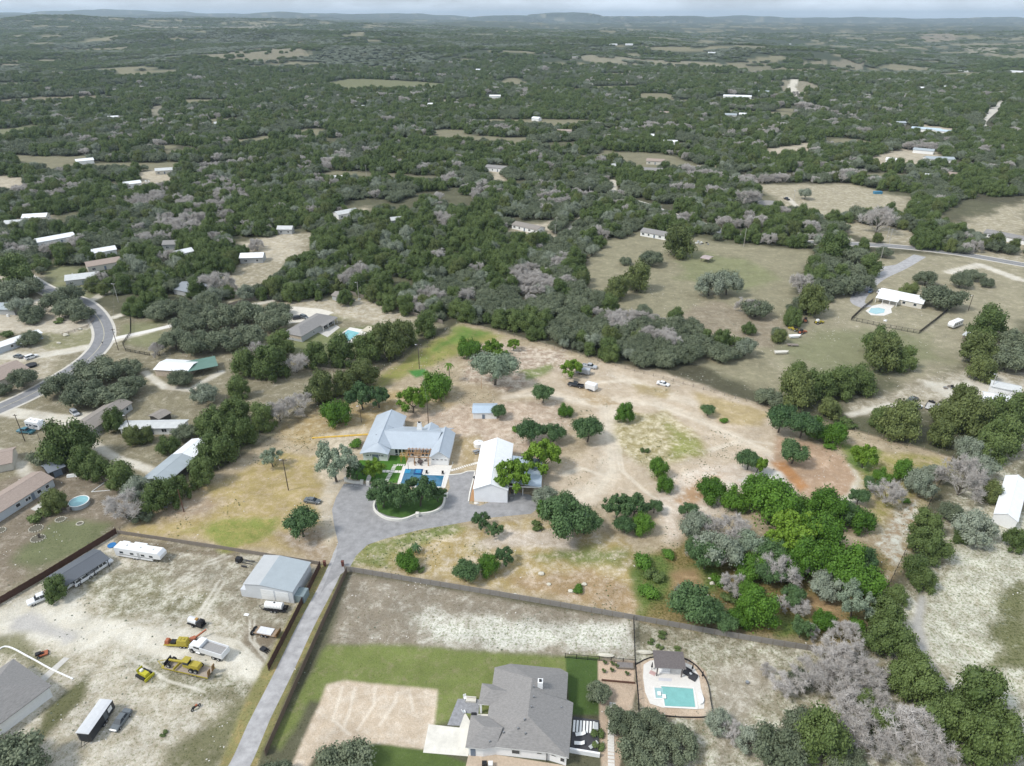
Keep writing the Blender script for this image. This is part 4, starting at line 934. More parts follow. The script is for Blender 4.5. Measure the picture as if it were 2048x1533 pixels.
# ------------------------------------------------------------------ building kit
W_WHITE = mat('white_siding', (.80, .80, .79), .6, .05, 2); W_CREAM = mat('cream_siding', (.60, .57, .50), .7, .06, 2); W_GREY = mat('grey_siding', (.42, .43, .43), .7, .06, 2)
W_DARK = mat('dark_timber', (.06, .055, .05), .8, .2, 2); W_STONE = mat('limestone', (.50, .42, .34), .9, .25, 2.2, bump=.6); W_BLUE = mat('pale_blue_siding', (.50, .54, .58), .6, .06, 2)
R_SHGREY = mat('grey_shingle', (.245, .235, .225), .9, .20, 1.6, aniso=(1, 3, 3), bump=.5); R_SHBRN = mat('brown_shingle', (.25, .225, .20), .9, .20, 1.6, aniso=(1, 3, 3), bump=.5); R_SHTAN = mat('tan_shingle', (.33, .265, .225), .9, .20, 1.6, aniso=(1, 3, 3), bump=.5)
R_METAL = stripe_roof('silver_metal_roof', (.42, .47, .52)); R_WHITE = stripe_roof('white_metal_roof', (.80, .81, .82), .6); R_GREY = stripe_roof('grey_metal_roof', (.34, .38, .40), .6); R_CHAR = stripe_roof('charcoal_metal_roof', (.10, .11, .125), .6)
R_GREEN = stripe_roof('green_metal_roof', (.10, .19, .15), .6); R_RUST = stripe_roof('rusty_metal_roof', (.33, .25, .22), .6, .6, 0, .2); R_DULL = stripe_roof('dull_metal_roof', (.52, .53, .52), .6, .6, 0, .12)
GLASS = mat('window_glass', (.03, .04, .05), .12, .1, 1, spec=.8); TRIM = mat('white_trim', (.76, .76, .74), .5, .03); BLACK = mat('black_metal', (.02, .02, .022), .5, .1); DOORM = mat('grey_door', (.16, .20, .26), .5, .1)
TIMBER = mat('cedar_timber', (.36, .20, .09), .7, .2, 3); STEEL = mat('steel', (.32, .33, .34), .4, .1, metal=.6); CONC = mat('concrete', (.50, .48, .44), .9, .10, 1.2); CONCW = mat('pale_paving', (.66, .63, .58), .85, .07, 1.5)
RUBBER = mat('rubber', (.018, .018, .018), .85, .1); WOODG = mat('weathered_wood', (.23, .20, .17), .9, .2, 3); PLANKB = mat('red_brown_plank', (.075, .040, .030), .8, .22, 3); PLANKT = mat('tan_plank', (.17, .125, .095), .85, .22, 3)
def opening(par, x, y, z, w, h, rz=0, kind='window', glass=None):
    """(x,y,z) = middle of the sill on the wall face; faces local -Y turned by rz"""
    b = MB(); t = .09
    if kind == 'door':
        b.box(-w / 2, w / 2, -.07, .02, 0, h); d = part('door', b, DOORM, par, loc=(x, y, z), rz=rz)
        q = MB(); q.box(w / 2 - .16, w / 2 - .1, -.13, -.07, h * .45, h * .55); part('handle', q, STEEL, d); return d
    if kind == 'garage':
        for k in range(4): b.box(-w / 2, w / 2, -.06, .02, h * k / 4 + .015, h * (k + 1) / 4 - .015)
        return part('garage_door', b, TRIM, par, loc=(x, y, z), rz=rz)
    b.box(-w / 2 - t, -w / 2, -.08, .02, -t, h + t); b.box(w / 2, w / 2 + t, -.08, .02, -t, h + t); b.box(-w / 2, w / 2, -.08, .02, h, h + t); b.box(-w / 2, w / 2, -.08, .02, -t, 0)
    if w > 1.4: b.box(-.04, .04, -.07, .02, 0, h)
    f = part('window', b, TRIM, par, loc=(x, y, z), rz=rz); g = MB(); g.box(-w / 2 + .002, w / 2 - .002, -.045, .0, .002, h - .002); part('pane', g, glass or GLASS, f); return f
def roof_gable(par, cx, cy, rz, L_, W_, ze, rise, m, over=.4, th=.14, name='roof'):
    b = MB(); hx, hy = L_ / 2 + over, W_ / 2 + over; s = rise / (W_ / 2); z0 = ze - over * s
    for sg in (-1, 1):
        lo = [(-hx, sg * hy, z0), (hx, sg * hy, z0), (hx, 0, ze + rise), (-hx, 0, ze + rise)]
        b.hexa(lo if sg < 0 else lo[::-1], [(x, y, z + th) for x, y, z in (lo if sg < 0 else lo[::-1])])
    r = part(name, b, m, par, loc=(cx, cy, 0), rz=rz); q = MB(); q.hexa([(-hx, -.18, ze + rise + th - .04), (hx, -.18, ze + rise + th - .04), (hx, .18, ze + rise + th - .04), (-hx, .18, ze + rise + th - .04)], [(-hx, -.03, ze + rise + th + .05), (hx, -.03, ze + rise + th + .05), (hx, .03, ze + rise + th + .05), (-hx, .03, ze + rise + th + .05)])
    part('ridge_cap', q, m, r); return r
def roof_hip(par, cx, cy, rz, L_, W_, ze, rise, m, over=.45, th=.14, run=None, name='roof'):
    b = MB(); hx, hy = L_ / 2 + over, W_ / 2 + over; rn = (run if run is not None else W_ / 2); e = max(hx - rn - over * .6, .05); zt = ze + rise
    A = [(-hx, -hy, ze), (hx, -hy, ze), (hx, hy, ze), (-hx, hy, ze)]; R = [(-e, 0, zt), (e, 0, zt)]
    b.face([A[0], A[1], R[1], R[0]]); b.face([A[1], A[2], R[1]]); b.face([A[2], A[3], R[0], R[1]]); b.face([A[3], A[0], R[0]]); b.hexa([(x, y, z - th) for x, y, z in A], [(x, y, z - .004) for x, y, z in A])
    return part(name, b, m, par, loc=(cx, cy, 0), rz=rz)
def wall_gable(par, cx, cy, rz, L_, W_, he, rise, m, z0=0, name='wall'):
    b = MB(); x, y = L_ / 2, W_ / 2; s = [(-y, z0), (y, z0), (y, he), (0, he + rise - .02), (-y, he)]
    b.hexa([(-x, q, z) for q, z in s], [(x, q, z) for q, z in s]); return part(name, b, m, par, loc=(cx, cy, 0), rz=rz)
SIDE = {'f': 0, 'r': pi / 2, 'b': pi, 'l': -pi / 2}
def house(label, p0, p1, w, he=2.6, rise=1.1, z=0, wall=None, roof=None, style='gable', wins='auto', cat='house', name='house', group=None, over=.4, gap=4.2, posts=False, clear=1.0):
    a, c = P(*p0, z), P(*p1, z); L_ = math.dist(a, c); rz = heading(a, c); t = thing(name, label, cat, a, rz, group); wall = wall or W_WHITE; roof = roof or R_SHGREY
    if math.hypot(*a) > 900: t.location.z = float(hgt(*a))
    SITES.append((a[0] + cos(rz) * L_ / 2 - sin(rz) * w / 2, a[1] + sin(rz) * L_ / 2 + cos(rz) * w / 2, (max(L_, w) * .55 + 2) * clear)); SITES.append((a[0] + cos(rz) * L_ / 2 + sin(rz) * 5 * clear, a[1] + sin(rz) * L_ / 2 - cos(rz) * 5 * clear, L_ * .5 * clear))
    if posts:
        n = max(2, int(L_ / posts) + 1)
        for y in (.15, w - .15):
            for k in range(n): b = MB(); b.box(-.07, .07, -.07, .07, 0, he); part('post', b, STEEL if wall is None else wall, t, loc=(.2 + (L_ - .4) * k / (n - 1), y, 0))
    elif style == 'hip' or style == 'flat': b = MB(); b.box(0, L_, 0, w, 0, he); part('wall', b, wall, t)
    else: wall_gable(t, L_ / 2, w / 2, 0, L_, w, he, rise, wall)
    if style == 'hip': roof_hip(t, L_ / 2, w / 2, 0, L_, w, he, rise, roof, over)
    elif style == 'flat': b = MB(); b.hexa([(-over, -over, he), (L_ + over, -over, he), (L_ + over, w + over, he + rise), (-over, w + over, he + rise)], [(-over, -over, he + .15), (L_ + over, -over, he + .15), (L_ + over, w + over, he + rise + .15), (-over, w + over, he + rise + .15)]); part('roof', b, roof, t)
    else: roof_gable(t, L_ / 2, w / 2, 0, L_, w, he, rise, roof, over)
    if wins == 'auto':
        wins = [('f', (k + .5) / max(1, int(L_ / gap)), .95, 1.0 if k % 3 else 1.5, 1.1, 'window') for k in range(max(1, int(L_ / gap)))]
        if len(wins) > 2: wins[len(wins) // 2] = ('f', wins[len(wins) // 2][1], .12, .95, 2.05, 'door')
        wins += [('r', .5, .95, 1.0, 1.0, 'window')]
    for sd, pos, zz, ww, hh, kd in wins or []:
        x, y = {'f': (pos * L_, 0), 'b': (pos * L_, w), 'r': (L_, pos * w), 'l': (0, pos * w)}[sd]; opening(t, x, y, zz, ww, hh, SIDE[sd], kd)
    t['L'] = L_; return t, L_
def sheet(name, pts, z, m, kind='structure', px=True, label=None):
    p = PP(pts) if px else pts
    a = sum(p[i][0] * p[(i + 1) % len(p)][1] - p[(i + 1) % len(p)][0] * p[i][1] for i in range(len(p)))
    if a < 0: p = p[::-1]
    b = MB(); b.face([(x, y, z) for x, y in p]); o = link(name, b.mesh(name, m)); o['kind'] = kind
    if label: o['label'] = label
    return o
def smoothline(p, n=8):
    out = []; P_ = [p[0]] + p + [p[-1]]
    for i in range(1, len(P_) - 2):
        p0, p1, p2, p3 = [np.array(q) for q in P_[i - 1:i + 3]]
        for k in range(n):
            t = k / n; out.append(tuple(.5 * ((2 * p1) + (-p0 + p2) * t + (2 * p0 - 5 * p1 + 4 * p2 - p3) * t * t + (-p0 + 3 * p1 - 3 * p2 + p3) * t ** 3)))
    out.append(tuple(p[-1])); return out
def ribbon(name, pts, width, z, m, px=True, off=0.0, kind='structure', dash=None, par=None):
    p = smoothline(PP(pts) if px else pts); b = MB(); prev = None; acc = 0
    for i, (x, y) in enumerate(p):
        q = p[min(i + 1, len(p) - 1)]; r = p[max(i - 1, 0)]; h = atan2(q[1] - r[1], q[0] - r[0]); nx, ny = -sin(h), cos(h); zz = z + (float(hgt(x, y)) if hypot(x, y) > 900 else 0)
        w = width[min(i // 8, len(width) - 1)] if isinstance(width, list) else width
        cur = ((x + nx * (off + w / 2), y + ny * (off + w / 2), zz), (x + nx * (off - w / 2), y + ny * (off - w / 2), zz))
        if prev: b.face([prev[1], cur[1], cur[0], prev[0]])
        prev = cur
    o = link(name, b.mesh(name, m), par)
    if kind and not par: o['kind'] = kind
    return o
def low_wall(name, label, pts, w, h, m, px=True, cat='wall'):
    p = smoothline(PP(pts) if px else pts, 6); b = MB(); S_ = []
    for i, (x, y) in enumerate(p):
        q = p[min(i + 1, len(p) - 1)]; r = p[max(i - 1, 0)]; hd = atan2(q[1] - r[1], q[0] - r[0]); S_.append(((x - sin(hd) * w / 2, y + cos(hd) * w / 2), (x + sin(hd) * w / 2, y - cos(hd) * w / 2)))
    n = len(S_)
    for l, r in S_: b.v += [(l[0], l[1], 0), (l[0], l[1], h), (r[0], r[1], h), (r[0], r[1], 0)]
    for i in range(n - 1):
        for k in range(3): b.f.append((4 * i + k, 4 * i + k + 1, 4 * i + 5 + k, 4 * i + 4 + k))
    b.f.append((0, 3, 2, 1)); b.f.append((4 * n - 4, 4 * n - 3, 4 * n - 2, 4 * n - 1)); return one(name, b, m, label, cat)
def fence(label, pts, h, m, panel=2.4, style='plank', name='fence', z=0, post_m=None, px=True, th=.05):
    p = PP(pts) if px else pts; t = thing(name, label, 'fence', p[0]); o0 = p[0]; post = None; cache = {}
    for i in range(len(p) - 1):
        a, c = p[i], p[i + 1]; L_ = math.dist(a, c); n = max(1, round(L_ / panel)); st = L_ / n; hd = heading(a, c)
        b = MB()
        if style == 'plank':
            k = max(2, int(st / .22))
            for q in range(k): dz = random.uniform(-.03, .02); b.box(.07 + (st - .14) * q / k + .006, .07 + (st - .14) * (q + 1) / k - .006, -th / 2 + random.uniform(-.008, .008), th / 2, .05, h + dz)
            b.box(.05, st - .05, th / 2, th / 2 + .05, .4, .5); b.box(.05, st - .05, th / 2, th / 2 + .05, h - .5, h - .4)
        elif style == 'solid': b.box(.09, st - .09, -th / 2, th / 2, .03, h - .06); b.box(.09, st - .09, -th / 2 - .02, th / 2 + .02, h - .06, h + .0)
        elif style == 'iron':
            b.box(0, st, -.03, .03, h - .12, h - .05); b.box(0, st, -.03, .03, .12, .19)
            for q in range(int(st / .22)): x = .11 + .22 * q; b.box(x - .018, x + .018, -.018, .018, .19, h - .12)
        elif style == 'rail':
            for q in range(3): zz = h * (.3 + .3 * q); b.box(0, st, -.03, .03, zz, zz + .12)
        elif style == 'wire':
            for q in range(4): zz = h * (.2 + .24 * q); b.box(0, st, -.01, .01, zz, zz + .02)
        me = b.mesh('panel', m)
        for q in range(n): link('panel', me, t, (a[0] - o0[0] + cos(hd) * st * q, a[1] - o0[1] + sin(hd) * st * q, 0), hd)
        if post is None: w = .06; pb = MB(); pb.box(-w, w, -w, w, 0, h + .08); post = pb.mesh('post', post_m or m)
        for q in range(n + (i == len(p) - 2)): link('post', post, t, (a[0] - o0[0] + cos(hd) * st * q, a[1] - o0[1] + sin(hd) * st * q, 0), hd)
    return t
# ------------------------------------------------------------------ roads and paved ground
def asphalt(name, col, v=.14): return mat(name, col, .9, v * 1.3, .5, bump=.3, coord='Object')
ASPH = asphalt('asphalt', (.215, .215, .22)); ASPH2 = asphalt('pale_asphalt', (.285, .28, .28), .17); ASPH3 = asphalt('worn_lane', (.36, .352, .35), .20); GRAV = mat('gravel_shoulder', (.52, .49, .43), .95, .12, .6); PAINT_Y = mat('road_paint', (.55, .50, .33), .7, .1); PAINT_W = mat('white_paint', (.70, .70, .68), .7, .1)
RD = [(-60, 490), (0, 522), (65, 565), (110, 588), (160, 604), (188, 625), (206, 655), (205, 683), (180, 715), (130, 750), (60, 790), (-20, 826), (-120, 870)]
ribbon('gravel_shoulder', RD, 9.4, .006, GRAV); rd = ribbon('road', RD, 7.2, .012, ASPH); ribbon('centre_line', RD, .16, .017, PAINT_Y)
RE = [(1120, 382), (1170, 388), (1225, 395), (1275, 405), (1330, 425), (1400, 448), (1470, 470), (1560, 482), (1700, 488), (1800, 494), (1920, 508), (2048, 530), (2180, 552)]
ribbon('gravel_shoulder', RE, 9.5, .01, GRAV); ribbon('road', RE, 6.6, .03, ASPH); ribbon('centre_line', RE, .18, .045, PAINT_Y)
ribbon('driveway', [(1840, 512), (1800, 535), (1750, 560), (1715, 600), (1735, 615)], 6.5, .02, ASPH3); ribbon('driveway', [(1800, 532), (1720, 545), (1690, 560)], 4.5, .012, ASPH3)
ribbon('driveway', [(208, 684), (235, 676), (300, 662), (370, 645), (450, 625)], 3.2, .009, CONCW)
ribbon('driveway', [(2010, 205), (1975, 232), (1962, 250), (1985, 262), (2015, 268)], 11, .3, GRAV)
# the lane and the paved yard of the property
ribbon('lane', [(410, 1640), (478, 1533), (520, 1440), (565, 1350), (610, 1255), (655, 1170), (682, 1110), (693, 1085)], [4.2, 3.9, 3.8, 3.8, 3.8, 3.9, 4.2, 4.6], .010, ASPH3)
sheet('driveway', [(672, 1112), (676, 1085), (668, 1050), (664, 1020), (672, 995), (688, 968), (762, 968), (752, 1000), (757, 1020), (775, 1032), (800, 1036), (840, 1030), (880, 1018), (900, 975), (896, 950), (950, 942), (948, 975), (938, 1008), (960, 1012), (1030, 985), (1060, 990), (1085, 1010), (1062, 1028), (980, 1036), (900, 1050), (840, 1060), (770, 1078), (735, 1090), (712, 1112), (700, 1135), (655, 1170), (640, 1190)], .014, ASPH2)
ribbon('parking_stripe', [(689, 970), (700, 971), (706, 971)], .12, .019, PAINT_W); ribbon('parking_stripe', [(708, 972), (716, 973)], .12, .019, PAINT_W)
# ------------------------------------------------------------------ the main house and its yard (local frame: x along the front, y away from it)
HO = (-45.35, 175.55); HR = radians(-3.2)
def HL(x, y): return (HO[0] + cos(HR) * x - sin(HR) * y, HO[1] + sin(HR) * x + cos(HR) * y)
SITES.append((*HL(14, 8), 24))
t = thing('main_house', 'large white U-shaped house with silver metal roofs in the middle of the property', 'house', HO, HR)
HB = mat('white_stucco', (.80, .80, .79), .7, .04, 2); TANW = mat('tan_cladding', (.55, .40, .27), .8, .12, 2)
def gwall(x0, x1, y0, y1, xr, he, hr_, yaxis=True, m=HB):
    b = MB(); s = [(x0, 0), (x1, 0), (x1, he), (xr, hr_ - .03), (x0, he)]; b.hexa([(x, y1, z) for x, z in s], [(x, y0, z) for x, z in s]); return part('wall', b, m, t)
gwall(0, 8.7, 12.6, 21.4, 4.45, 3.05, 5.15); gwall(0, 7.5, 1.6, 12.6, 4.45, 3.05, 5.15)
b = MB(); arc = [(7.5 * k / 10, 2.95 + .75 * sin(pi * k / 10)) for k in range(11)]; pts = [(0, 0)] + [(7.5, 0)] + [(x, z) for x, z in arc[::-1]]
b.hexa([(x, 1.6, z) for x, z in pts], [(x, 0, z) for x, z in pts]); part('wall', b, HB, t, 'arched front wall of the west wing')
b = MB()                                                            # front slope: fan from the ridge end down to the arched eave
ex = [(-.7 + 8.8 * k / 10, 2.95 + .78 * sin(pi * k / 10)) for k in range(11)]
for k in range(10):
    (xa, za), (xb, zb) = ex[k], ex[k + 1]; b.face([(xa, -.9, za), (xb, -.9, zb), (4.45, 2.0, 5.25)]); b.face([(xa, -.9, za - .16), (xa, -.9, za - .001), (xb, -.9, zb - .001), (xb, -.9, zb - .16)][::-1]); b.face([(xb, -.9, zb - .16), (xa, -.9, za - .16), (xa, 1.5, za - .16), (xb, 1.5, zb - .16)])
b.face([(-.7, -.9, 2.95), (4.45, 2.0, 5.25), (-.7, 2.3, 2.95)]); b.face([(8.1, -.9, 2.95), (8.1, 2.3, 2.95), (4.45, 2.0, 5.25)]); part('porch_roof', b, R_METAL, t)
def slope(pts, th=.12, m=R_METAL, rzz=0, name='roof'):
    b = MB(); b.hexa(pts, [(x, y, z + th) for x, y, z in pts]); return part(name, b, m, t)
RSEAM = stripe_roof('silver_metal_roof_cross', (.42, .47, .52)); wv = [n for n in RSEAM.node_tree.nodes if n.type == 'TEX_WAVE'][0]; wv.bands_direction = 'Y'
zr = 5.2; ze = 2.85
slope([(-.7, 2.0, ze), (4.45, 2.0, zr), (4.45, 22, zr), (-.7, 22, ze)][::-1], m=RSEAM)
slope([(4.45, 2.0, zr), (8.1, 2.0, 3.15), (8.1, 12.7, 3.15), (4.45, 12.7, zr)][::-1], m=RSEAM); slope([(4.45, 12.7, zr), (9.3, 12.7, ze), (9.3, 22, ze), (4.45, 22, zr)][::-1], m=RSEAM)
b = MB(); b.box(4.33, 4.57, 2, 22, zr + .1, zr + .2); part('ridge_cap', b, R_METAL, t)
# middle wing
b = MB(); s = [(3.3, 0), (14.8, 0), (14.8, 3), (9.05, 5.0), (3.3, 3)]; b.hexa([(7.5, y, z) for y, z in s], [(21.4, y, z) for y, z in s]); part('wall', b, HB, t)
b = MB(); b.box(12.2, 21.35, 3.22, 3.3, .1, 2.85); part('cladding', b, TANW, t, 'tan clad wall behind the covered patio')
slope([(4.8, 9.05, zr - .06), (22.9, 9.05, zr - .06), (21.3, 2.3, ze), (7.9, 2.3, ze)][::-1]); slope([(4.8, 9.05, zr - .06), (9.2, 15.4, ze), (26, 15.4, ze), (22.9, 9.05, zr - .06)][::-1])
b = MB(); b.box(4.8, 23.4, 8.93, 9.17, zr + .02, zr + .14); part('ridge_cap', b, R_METAL, t)
# east wing
gwall(21.0, 26.3, -1.2, 12, 23.7, 3.0, 4.9)
slope([(20.6, -1.9, 2.85), (23.7, -1.9, zr), (23.7, 12.4, zr), (20.6, 12.4, 2.85)][::-1], m=RSEAM); slope([(23.7, -1.9, zr), (26.8, -1.9, 2.85), (26.8, 12.4, 2.85), (23.7, 12.4, zr)][::-1], m=RSEAM)
b = MB(); b.box(23.6, 23.8, -1.9, 12.4, zr + .1, zr + .2); part('ridge_cap', b, R_METAL, t)
# small back gable and chimney
gwall(16.7, 20.6, 11, 15.4, 18.65, 3.2, 4.5); slope([(16.3, 10.5, 3.1), (18.65, 10.5, 4.6), (18.65, 15.8, 4.6), (16.3, 15.8, 3.1)][::-1], m=RSEAM); slope([(18.65, 10.5, 4.6), (21, 10.5, 3.1), (21, 15.8, 3.1), (18.65, 15.8, 4.6)][::-1], m=RSEAM)
b = MB(); b.taper(14.4, 16.6, 11.2, 12.6, 2.6, 6.6, .55, .35); b.box(14.85, 16.15, 11.5, 12.3, 6.6, 6.75); ch = part('chimney', b, TRIM, t); b = MB(); b.box(15.1, 15.9, 11.65, 12.15, 6.75, 7.05); part('flue', b, BLACK, ch)
opening(t, 1.45, 0, 1.7, .75, .35); opening(t, 6.0, 0, 1.7, .75, .35); opening(t, 3.35, -.0, 0.05, .95, 2.2, 0, 'door'); opening(t, 4.35, -.0, 0.05, .95, 2.2, 0, 'door')
for x in (2.45, 5.2): b = MB(); b.box(x - .09, x + .09, -.14, -.01, 1.75, 2.25); part('wall_lamp', b, BLACK, t)
for x in (9.6, 10.75, 11.9):
    opening(t, x, 3.3 if x < 12 else 3.22, .75, .75, 1.6); opening(t, x, 3.3, .12, .75, .4)
for x in (21.75, 23.0, 24.3, 25.5): opening(t, x, -1.2, 1.8, .65, .3)
for x in (13.6, 14.6, 17.8, 18.9, 20): opening(t, x, 3.22, .12, .8, 2.2)
opening(t, 26.3, 4, 1, 1.2, 1, pi / 2); opening(t, 26.3, 9, 1, 1.2, 1, pi / 2)
b = MB(); b.cyl(2.6, 7.5, 4.3, 4.75, .12, 8); part('vent_pipe', b, STEEL, t); b = MB(); b.box(8.7, 9.5, 14, 15.0, 0, .9); part('air_conditioner', b, STEEL, t)
# timber pergola over the patio
t = thing('pergola', 'brown timber pergola frame over the white patio beside the pool', 'pergola', HL(13.6, -1.9), HR); X0, X1, Y0, Y1 = 0, 7.1, 0, 4.9
for x in (2.6, 6.7):
    b = MB(); b.box(x - .13, x + .13, -.13, .13, 0, 2.9); part('post', b, TIMBER, t)
for x in (0.2, 6.7):
    b = MB(); b.box(x - .13, x + .13, 4.3, 4.56, 0, 2.9); part('post', b, TIMBER, t)
for y in (0, 2.2, 4.4): b = MB(); b.box(-.3, 7.2, y - .1, y + .1, 2.9, 3.12); part('beam', b, TIMBER, t)
for k in range(7): b = MB(); b.box(.1 + k * 1.1, .2 + k * 1.1, -.4, 4.9, 3.12, 3.26); part('rafter', b, TIMBER, t)
t = thing('arbor', 'small yellow timber arbor at the lawn corner next to the patio', 'arbor', HL(11.4, -.6), HR); YW = mat('yellow_timber', (.50, .32, .09), .7, .15, 3)
for x, y in ((.3, .2), (1.9, .2), (.3, 1.6), (1.9, 1.6)): b = MB(); b.box(x - .07, x + .07, y - .07, y + .07, 0, 2.3); part('post', b, YW, t)
for k in range(6): b = MB(); b.box(k * .42, k * .42 + .1, -.3, 2.2, 2.3, 2.42); part('slat', b, YW, t)
# patio, pool, walks
def LP(pts): return [HL(x, y) for x, y in pts]
sheet('patio', LP([(12.6, -2.4), (13.3, -2.4), (13.6, 3.1), (21.0, 3.1), (21.0, -1.3), (27.3, -1.3), (27.3, .7), (27.5, .7), (26.9, -12.6), (19, -12.8), (12.7, -12.6)]), .05, CONCW, px=False)
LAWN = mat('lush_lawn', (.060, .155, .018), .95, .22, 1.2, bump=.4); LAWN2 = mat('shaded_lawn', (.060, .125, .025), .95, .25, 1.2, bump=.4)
sheet('lawn', LP([(-1.2, 0), (7.6, 0), (7.6, 3.1), (13.3, 3.1), (13.3, -2.4), (12.6, -2.4), (12.6, -11), (6.0, -11), (-1.5, -9.6), (-2, -4)]), .025, LAWN, px=False)
W1 = MB()
POOLM = mat('pool_water', (.03, .14, .24), .06, .25, .8, spec=.9); COPE = mat('pool_coping', (.72, .70, .66), .7, .05)
t = thing('swimming_pool', 'deep blue swimming pool with raised spa behind the dark oaks of the main house', 'swimming pool', HL(13.7, -12.2), HR); pl = [(0, 0), (12.0, 0), (12.0, 5.5), (5.4, 5.5), (5.4, 8.3), (0, 8.3)]
b = MB(); b.face([(x, y, .085) for x, y in pl]); part('water', b, POOLM, t)
b = MB()
for i in range(6):
    (xa, ya), (xb, yb) = pl[i], pl[(i + 1) % 6]; w = .35; n = (yb - ya, xa - xb); l = hypot(*n); n = (n[0] / l * w, n[1] / l * w); e = ((xb - xa) / l * w, (yb - ya) / l * w)
    b.hexa([(xa - e[0] * 0, ya - e[1] * 0, .053), (xb, yb, .053), (xb + n[0], yb + n[1], .053), (xa + n[0], ya + n[1], .053)][::-1], [(xa, ya, .16), (xb, yb, .16), (xb + n[0], yb + n[1], .16), (xa + n[0], ya + n[1], .16)][::-1])
part('coping', b, COPE, t)
b = MB(); b.box(2.9, 5.3, 5.7, 8.2, .09, .34); sp = part('spa', b, mat('blue_tile', (.015, .07, .20), .3, .3, 4), t); b = MB(); b.box(3.3, 4.9, 6.1, 7.8, .34, .35); part('spa_water', b, mat('spa_water', (.02, .22, .42), .05, .1, 2, spec=.9), sp)
b = MB(); b.box(.0, 1.7, 6.2, 8.2, .088, .10); part('pool_step', b, mat('shallow_ledge', (.03, .24, .42), .1, .15, 2), t)
def chairset(loc, label, col=BLACK, rz=0):
    q = thing('garden_chair', label, 'chair', loc, rz); b = MB(); b.box(-.3, .3, -.3, .3, .38, .46); part('seat', b, col, q); b = MB(); b.hexa([(-.3, .24, .46), (.3, .24, .46), (.3, .32, .46), (-.3, .32, .46)], [(-.3, .36, 1.0), (.3, .36, 1.0), (.3, .44, 1.0), (-.3, .44, 1.0)]); part('backrest', b, col, q)
    for x in (-.26, .26):
        for y in (-.26, .26): b = MB(); b.box(x - .03, x + .03, y - .03, y + .03, 0, .38); part('leg', b, col, q)
    return q
chairset(HL(20.4, -5.9), 'dark lamp-like chair at the pool edge, left of two'); chairset(HL(25.2, -5.9), 'dark chair at the pool edge, right of two')
b = MB(); b.cyl(0, 0, 0, .45, .75, 12, .9); q = one('fire_pit', b, mat('iron', (.10, .08, .075), .7, .2), 'round dark fire pit in the middle of the patio', 'fire pit', HL(17.5, -.2))
for k, a in enumerate((.4, 1.9, 3.5, 5.0)): chairset(HL(17.5 + 1.6 * cos(a), -.2 + 1.6 * sin(a)), f'dark armchair round the fire pit, {("right", "far", "left", "near")[k]} side', mat('iron', (0, 0, 0)), HR + a - pi / 2)
# walks and stepping stones
def path_thing(name, label, pieces, m, z=.05, h=.05, pn='stone'):
    q = thing(name, label, 'path', HL(pieces[0][0], pieces[0][1]), HR)
    x0, y0 = pieces[0][:2]; c = {}
    for x, y, w, l, r in pieces:
        k = (w, l)
        if k not in c: b = MB(); b.taper(-w / 2, w / 2, -l / 2, l / 2, z - .04, z + h * .5, .02, .02); c[k] = b.mesh(pn, m)
        link(pn, c[k], q, (x - x0, y - y0, 0), r)
    return q
path_thing('walkway', 'pale paved front walk from the entrance to the car park', [(3.85, -.75 - 1.15 * k, 1.3, 1.05, 0) for k in range(9)], CONCW, pn='slab')
path_thing('walkway', 'pale cross walk on the lawn between entrance and pool', [(6.2 + 1.25 * k, -5.4, 1.15, 1.2, 0) for k in range(6)], CONCW, pn='slab')
path_thing('stepping_stones', 'white stepping stones on the lawn left of the patio', [(10.2 - .08 * k, -2.1 - .72 * k, 1.2, .45, 0) for k in range(4)] + [(10.95 + .62 * k, -1.9, .42, .95, 0) for k in range(4)] + [(9.7 - .08 * k, -6.6 - .75 * k, 1.2, .5, 0) for k in range(6)], CONCW)
pc = smoothline(PP([(903, 941), (915, 938), (930, 933), (945, 929), (955, 926)]), 4)[::1]; q = thing('stepping_stones', 'curved row of white stepping stones between patio and barn', 'path', pc[0]); b = MB(); b.box(-.22, .22, -.5, .5, .0, .06); sm = b.mesh('stone', CONCW)
for i in range(15):
    k = i / 14 * (len(pc) - 1); j = min(int(k), len(pc) - 2); f = k - j; x = pc[j][0] * (1 - f) + pc[j + 1][0] * f; y = pc[j][1] * (1 - f) + pc[j + 1][1] * f; link('stone', sm, q, (x - pc[0][0], y - pc[0][1], 0), heading(pc[j], pc[j + 1]))
ISL = [(757, 1000), (753, 1012), (757, 1024), (775, 1032), (803, 1036), (840, 1028), (870, 1020), (884, 1008), (889, 985), (760, 985)]
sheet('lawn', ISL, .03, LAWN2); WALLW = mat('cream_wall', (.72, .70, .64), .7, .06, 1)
low_wall('garden_wall', 'low cream wall curving round the left of the oak island', [(766, 985), (752, 1003), (748, 1018), (757, 1030), (776, 1040), (805, 1042), (833, 1032)], .45, .75, WALLW)
low_wall('garden_wall', 'low cream wall curving round the right of the oak island', [(837, 1031), (862, 1028), (880, 1020), (888, 1008), (890, 992)], .45, .75, WALLW)
b = MB(); b.box(-.4, .4, -.4, .4, 0, 1.1); b.box(-.48, .48, -.48, .48, 1.1, 1.2); PM = b.mesh('pillar', WALLW)
for (u, v), lab in zip([(835, 1033), (893, 994), (752, 985), (692, 963), (724, 968), (736, 970)], ['at the middle of the curved wall', 'at the right end of the curved wall', 'at the left start of the curved wall', 'at the left end of the entrance wall', 'at the right end of the entrance wall', 'beside the front walk, across from the entrance wall']):
    tag(link('pillar', PM, None, (*P(u, v), 0), HR), f'squat cream masonry pillar {lab}', 'pillar')
low_wall('entrance_wall', 'low cream wall at the head of the car park', [(693, 964), (708, 967), (723, 968)], .4, .8, WALLW)
